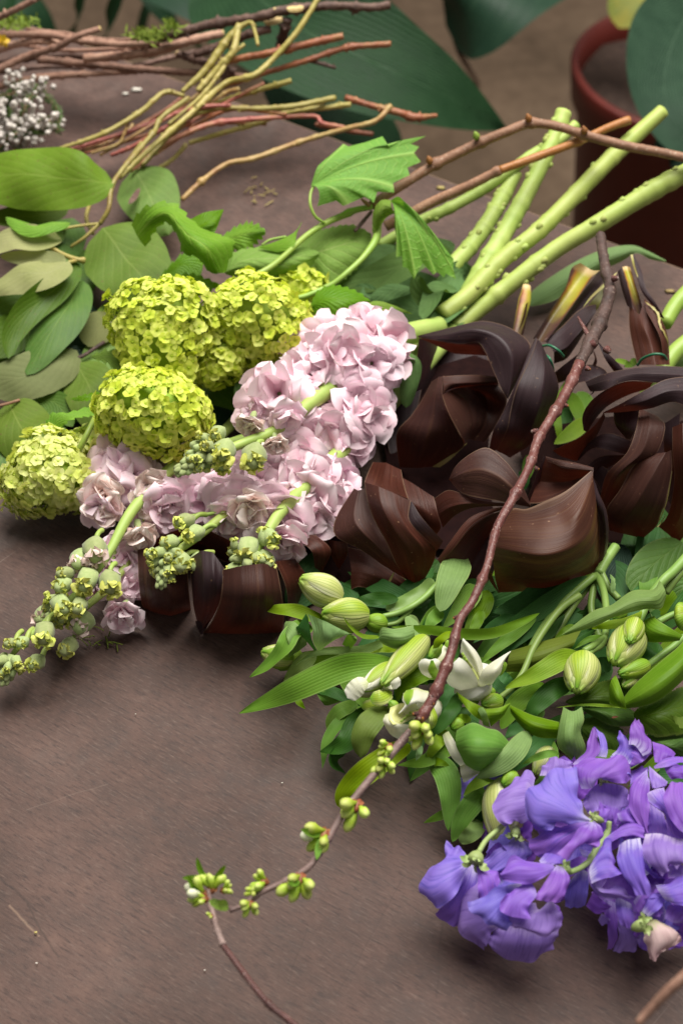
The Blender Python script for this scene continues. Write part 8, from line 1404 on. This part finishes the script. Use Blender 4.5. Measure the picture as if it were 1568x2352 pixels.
# ------------------------------------------------------------------ crumbs on the table
M_crumb = plain_mat('plant_crumb', (.42, .36, .12), (.3, .2, .08), .7); M_white_crumb = plain_mat('pale_crumb', (.75, .7, .62), None, .7)
def crumb(x, y, s, mat, label, h=.15):
    p = P(x, y, h); r = RNG.normal(0, .25, (8, 3)); V = [np.array(v) for v in ((-1, -1, -.5), (1, -1, -.5), (1, 1, -.5), (-1, 1, -.5), (-.6, -.6, .5), (.6, -.6, .5), (.6, .6, .5), (-.6, .6, .5))]
    V = [p + (v + r[i]) * [s, s * .6, s * .4] for i, v in enumerate(V)]
    solo('crumb', mk(V, [(3, 2, 1, 0), (4, 5, 6, 7), (0, 1, 5, 4), (1, 2, 6, 5), (2, 3, 7, 6), (3, 0, 4, 7)], None, mat), label, 'crumb', 'crumbs on the table')
crumb(1538, 668, .0026, M_crumb, 'pale crumb on the table by the right edge'); crumb(315, 205, .0035, M_white_crumb, 'larger white fallen petal on the table below the brown branches'); crumb(288, 214, .0022, M_white_crumb, 'smaller white fallen petal left of the larger one')
crumb(82, 2142, .0009, M_crumb, 'tan crumb beside the scratch near the left edge'); crumb(85, 2212, .0006, M_white_crumb, 'tiny white speck low on the left of the table'); crumb(470, 2228, .0005, M_white_crumb, 'tiny white speck left of the bottom twig')
crumb(1012, 430, .003, M_crumb, 'yellow crumb behind the biggest lobed leaf'); crumb(312, 1640, .0005, M_white_crumb, 'tiny white speck in the middle left of the table'); crumb(648, 1798, .0005, M_white_crumb, 'tiny white speck above the branch end')
mt_ = []
for k in range(16):
    p = P(235 + RNG.normal(0, 16), 1468 + RNG.normal(0, 9), .2); d = RNG.normal(0, 1, 3) * [.004, .004, .0015] + [0, 0, .001]; mt_.append(tube([p, p + d * .5 + [0, 0, .001], p + d], [.0004, .0003], n=5, seg=4))
solo('moss_wisp', mk(*join(mt_), M_moss), 'wisp of dark moss on the bare table under the stock buds', 'moss')
mt_ = []
for k in range(14):
    c = [(620, 450), (575, 435), (605, 468), (598, 425)][k % 4]; p = P(c[0] + RNG.normal(0, 14), c[1] + RNG.normal(0, 10), .15); d = RNG.normal(0, 1, 3) * [.004, .004, .001] + [0, 0, .001]; mt_.append(tube([p, p + d * .5, p + d], [.0006, .0004], n=4, seg=4))
solo('plant_crumbs', mk(*join(mt_), M_crumb), 'scattered yellowish plant crumbs on the table behind the curled leaf', 'crumb')['kind'] = 'stuff'
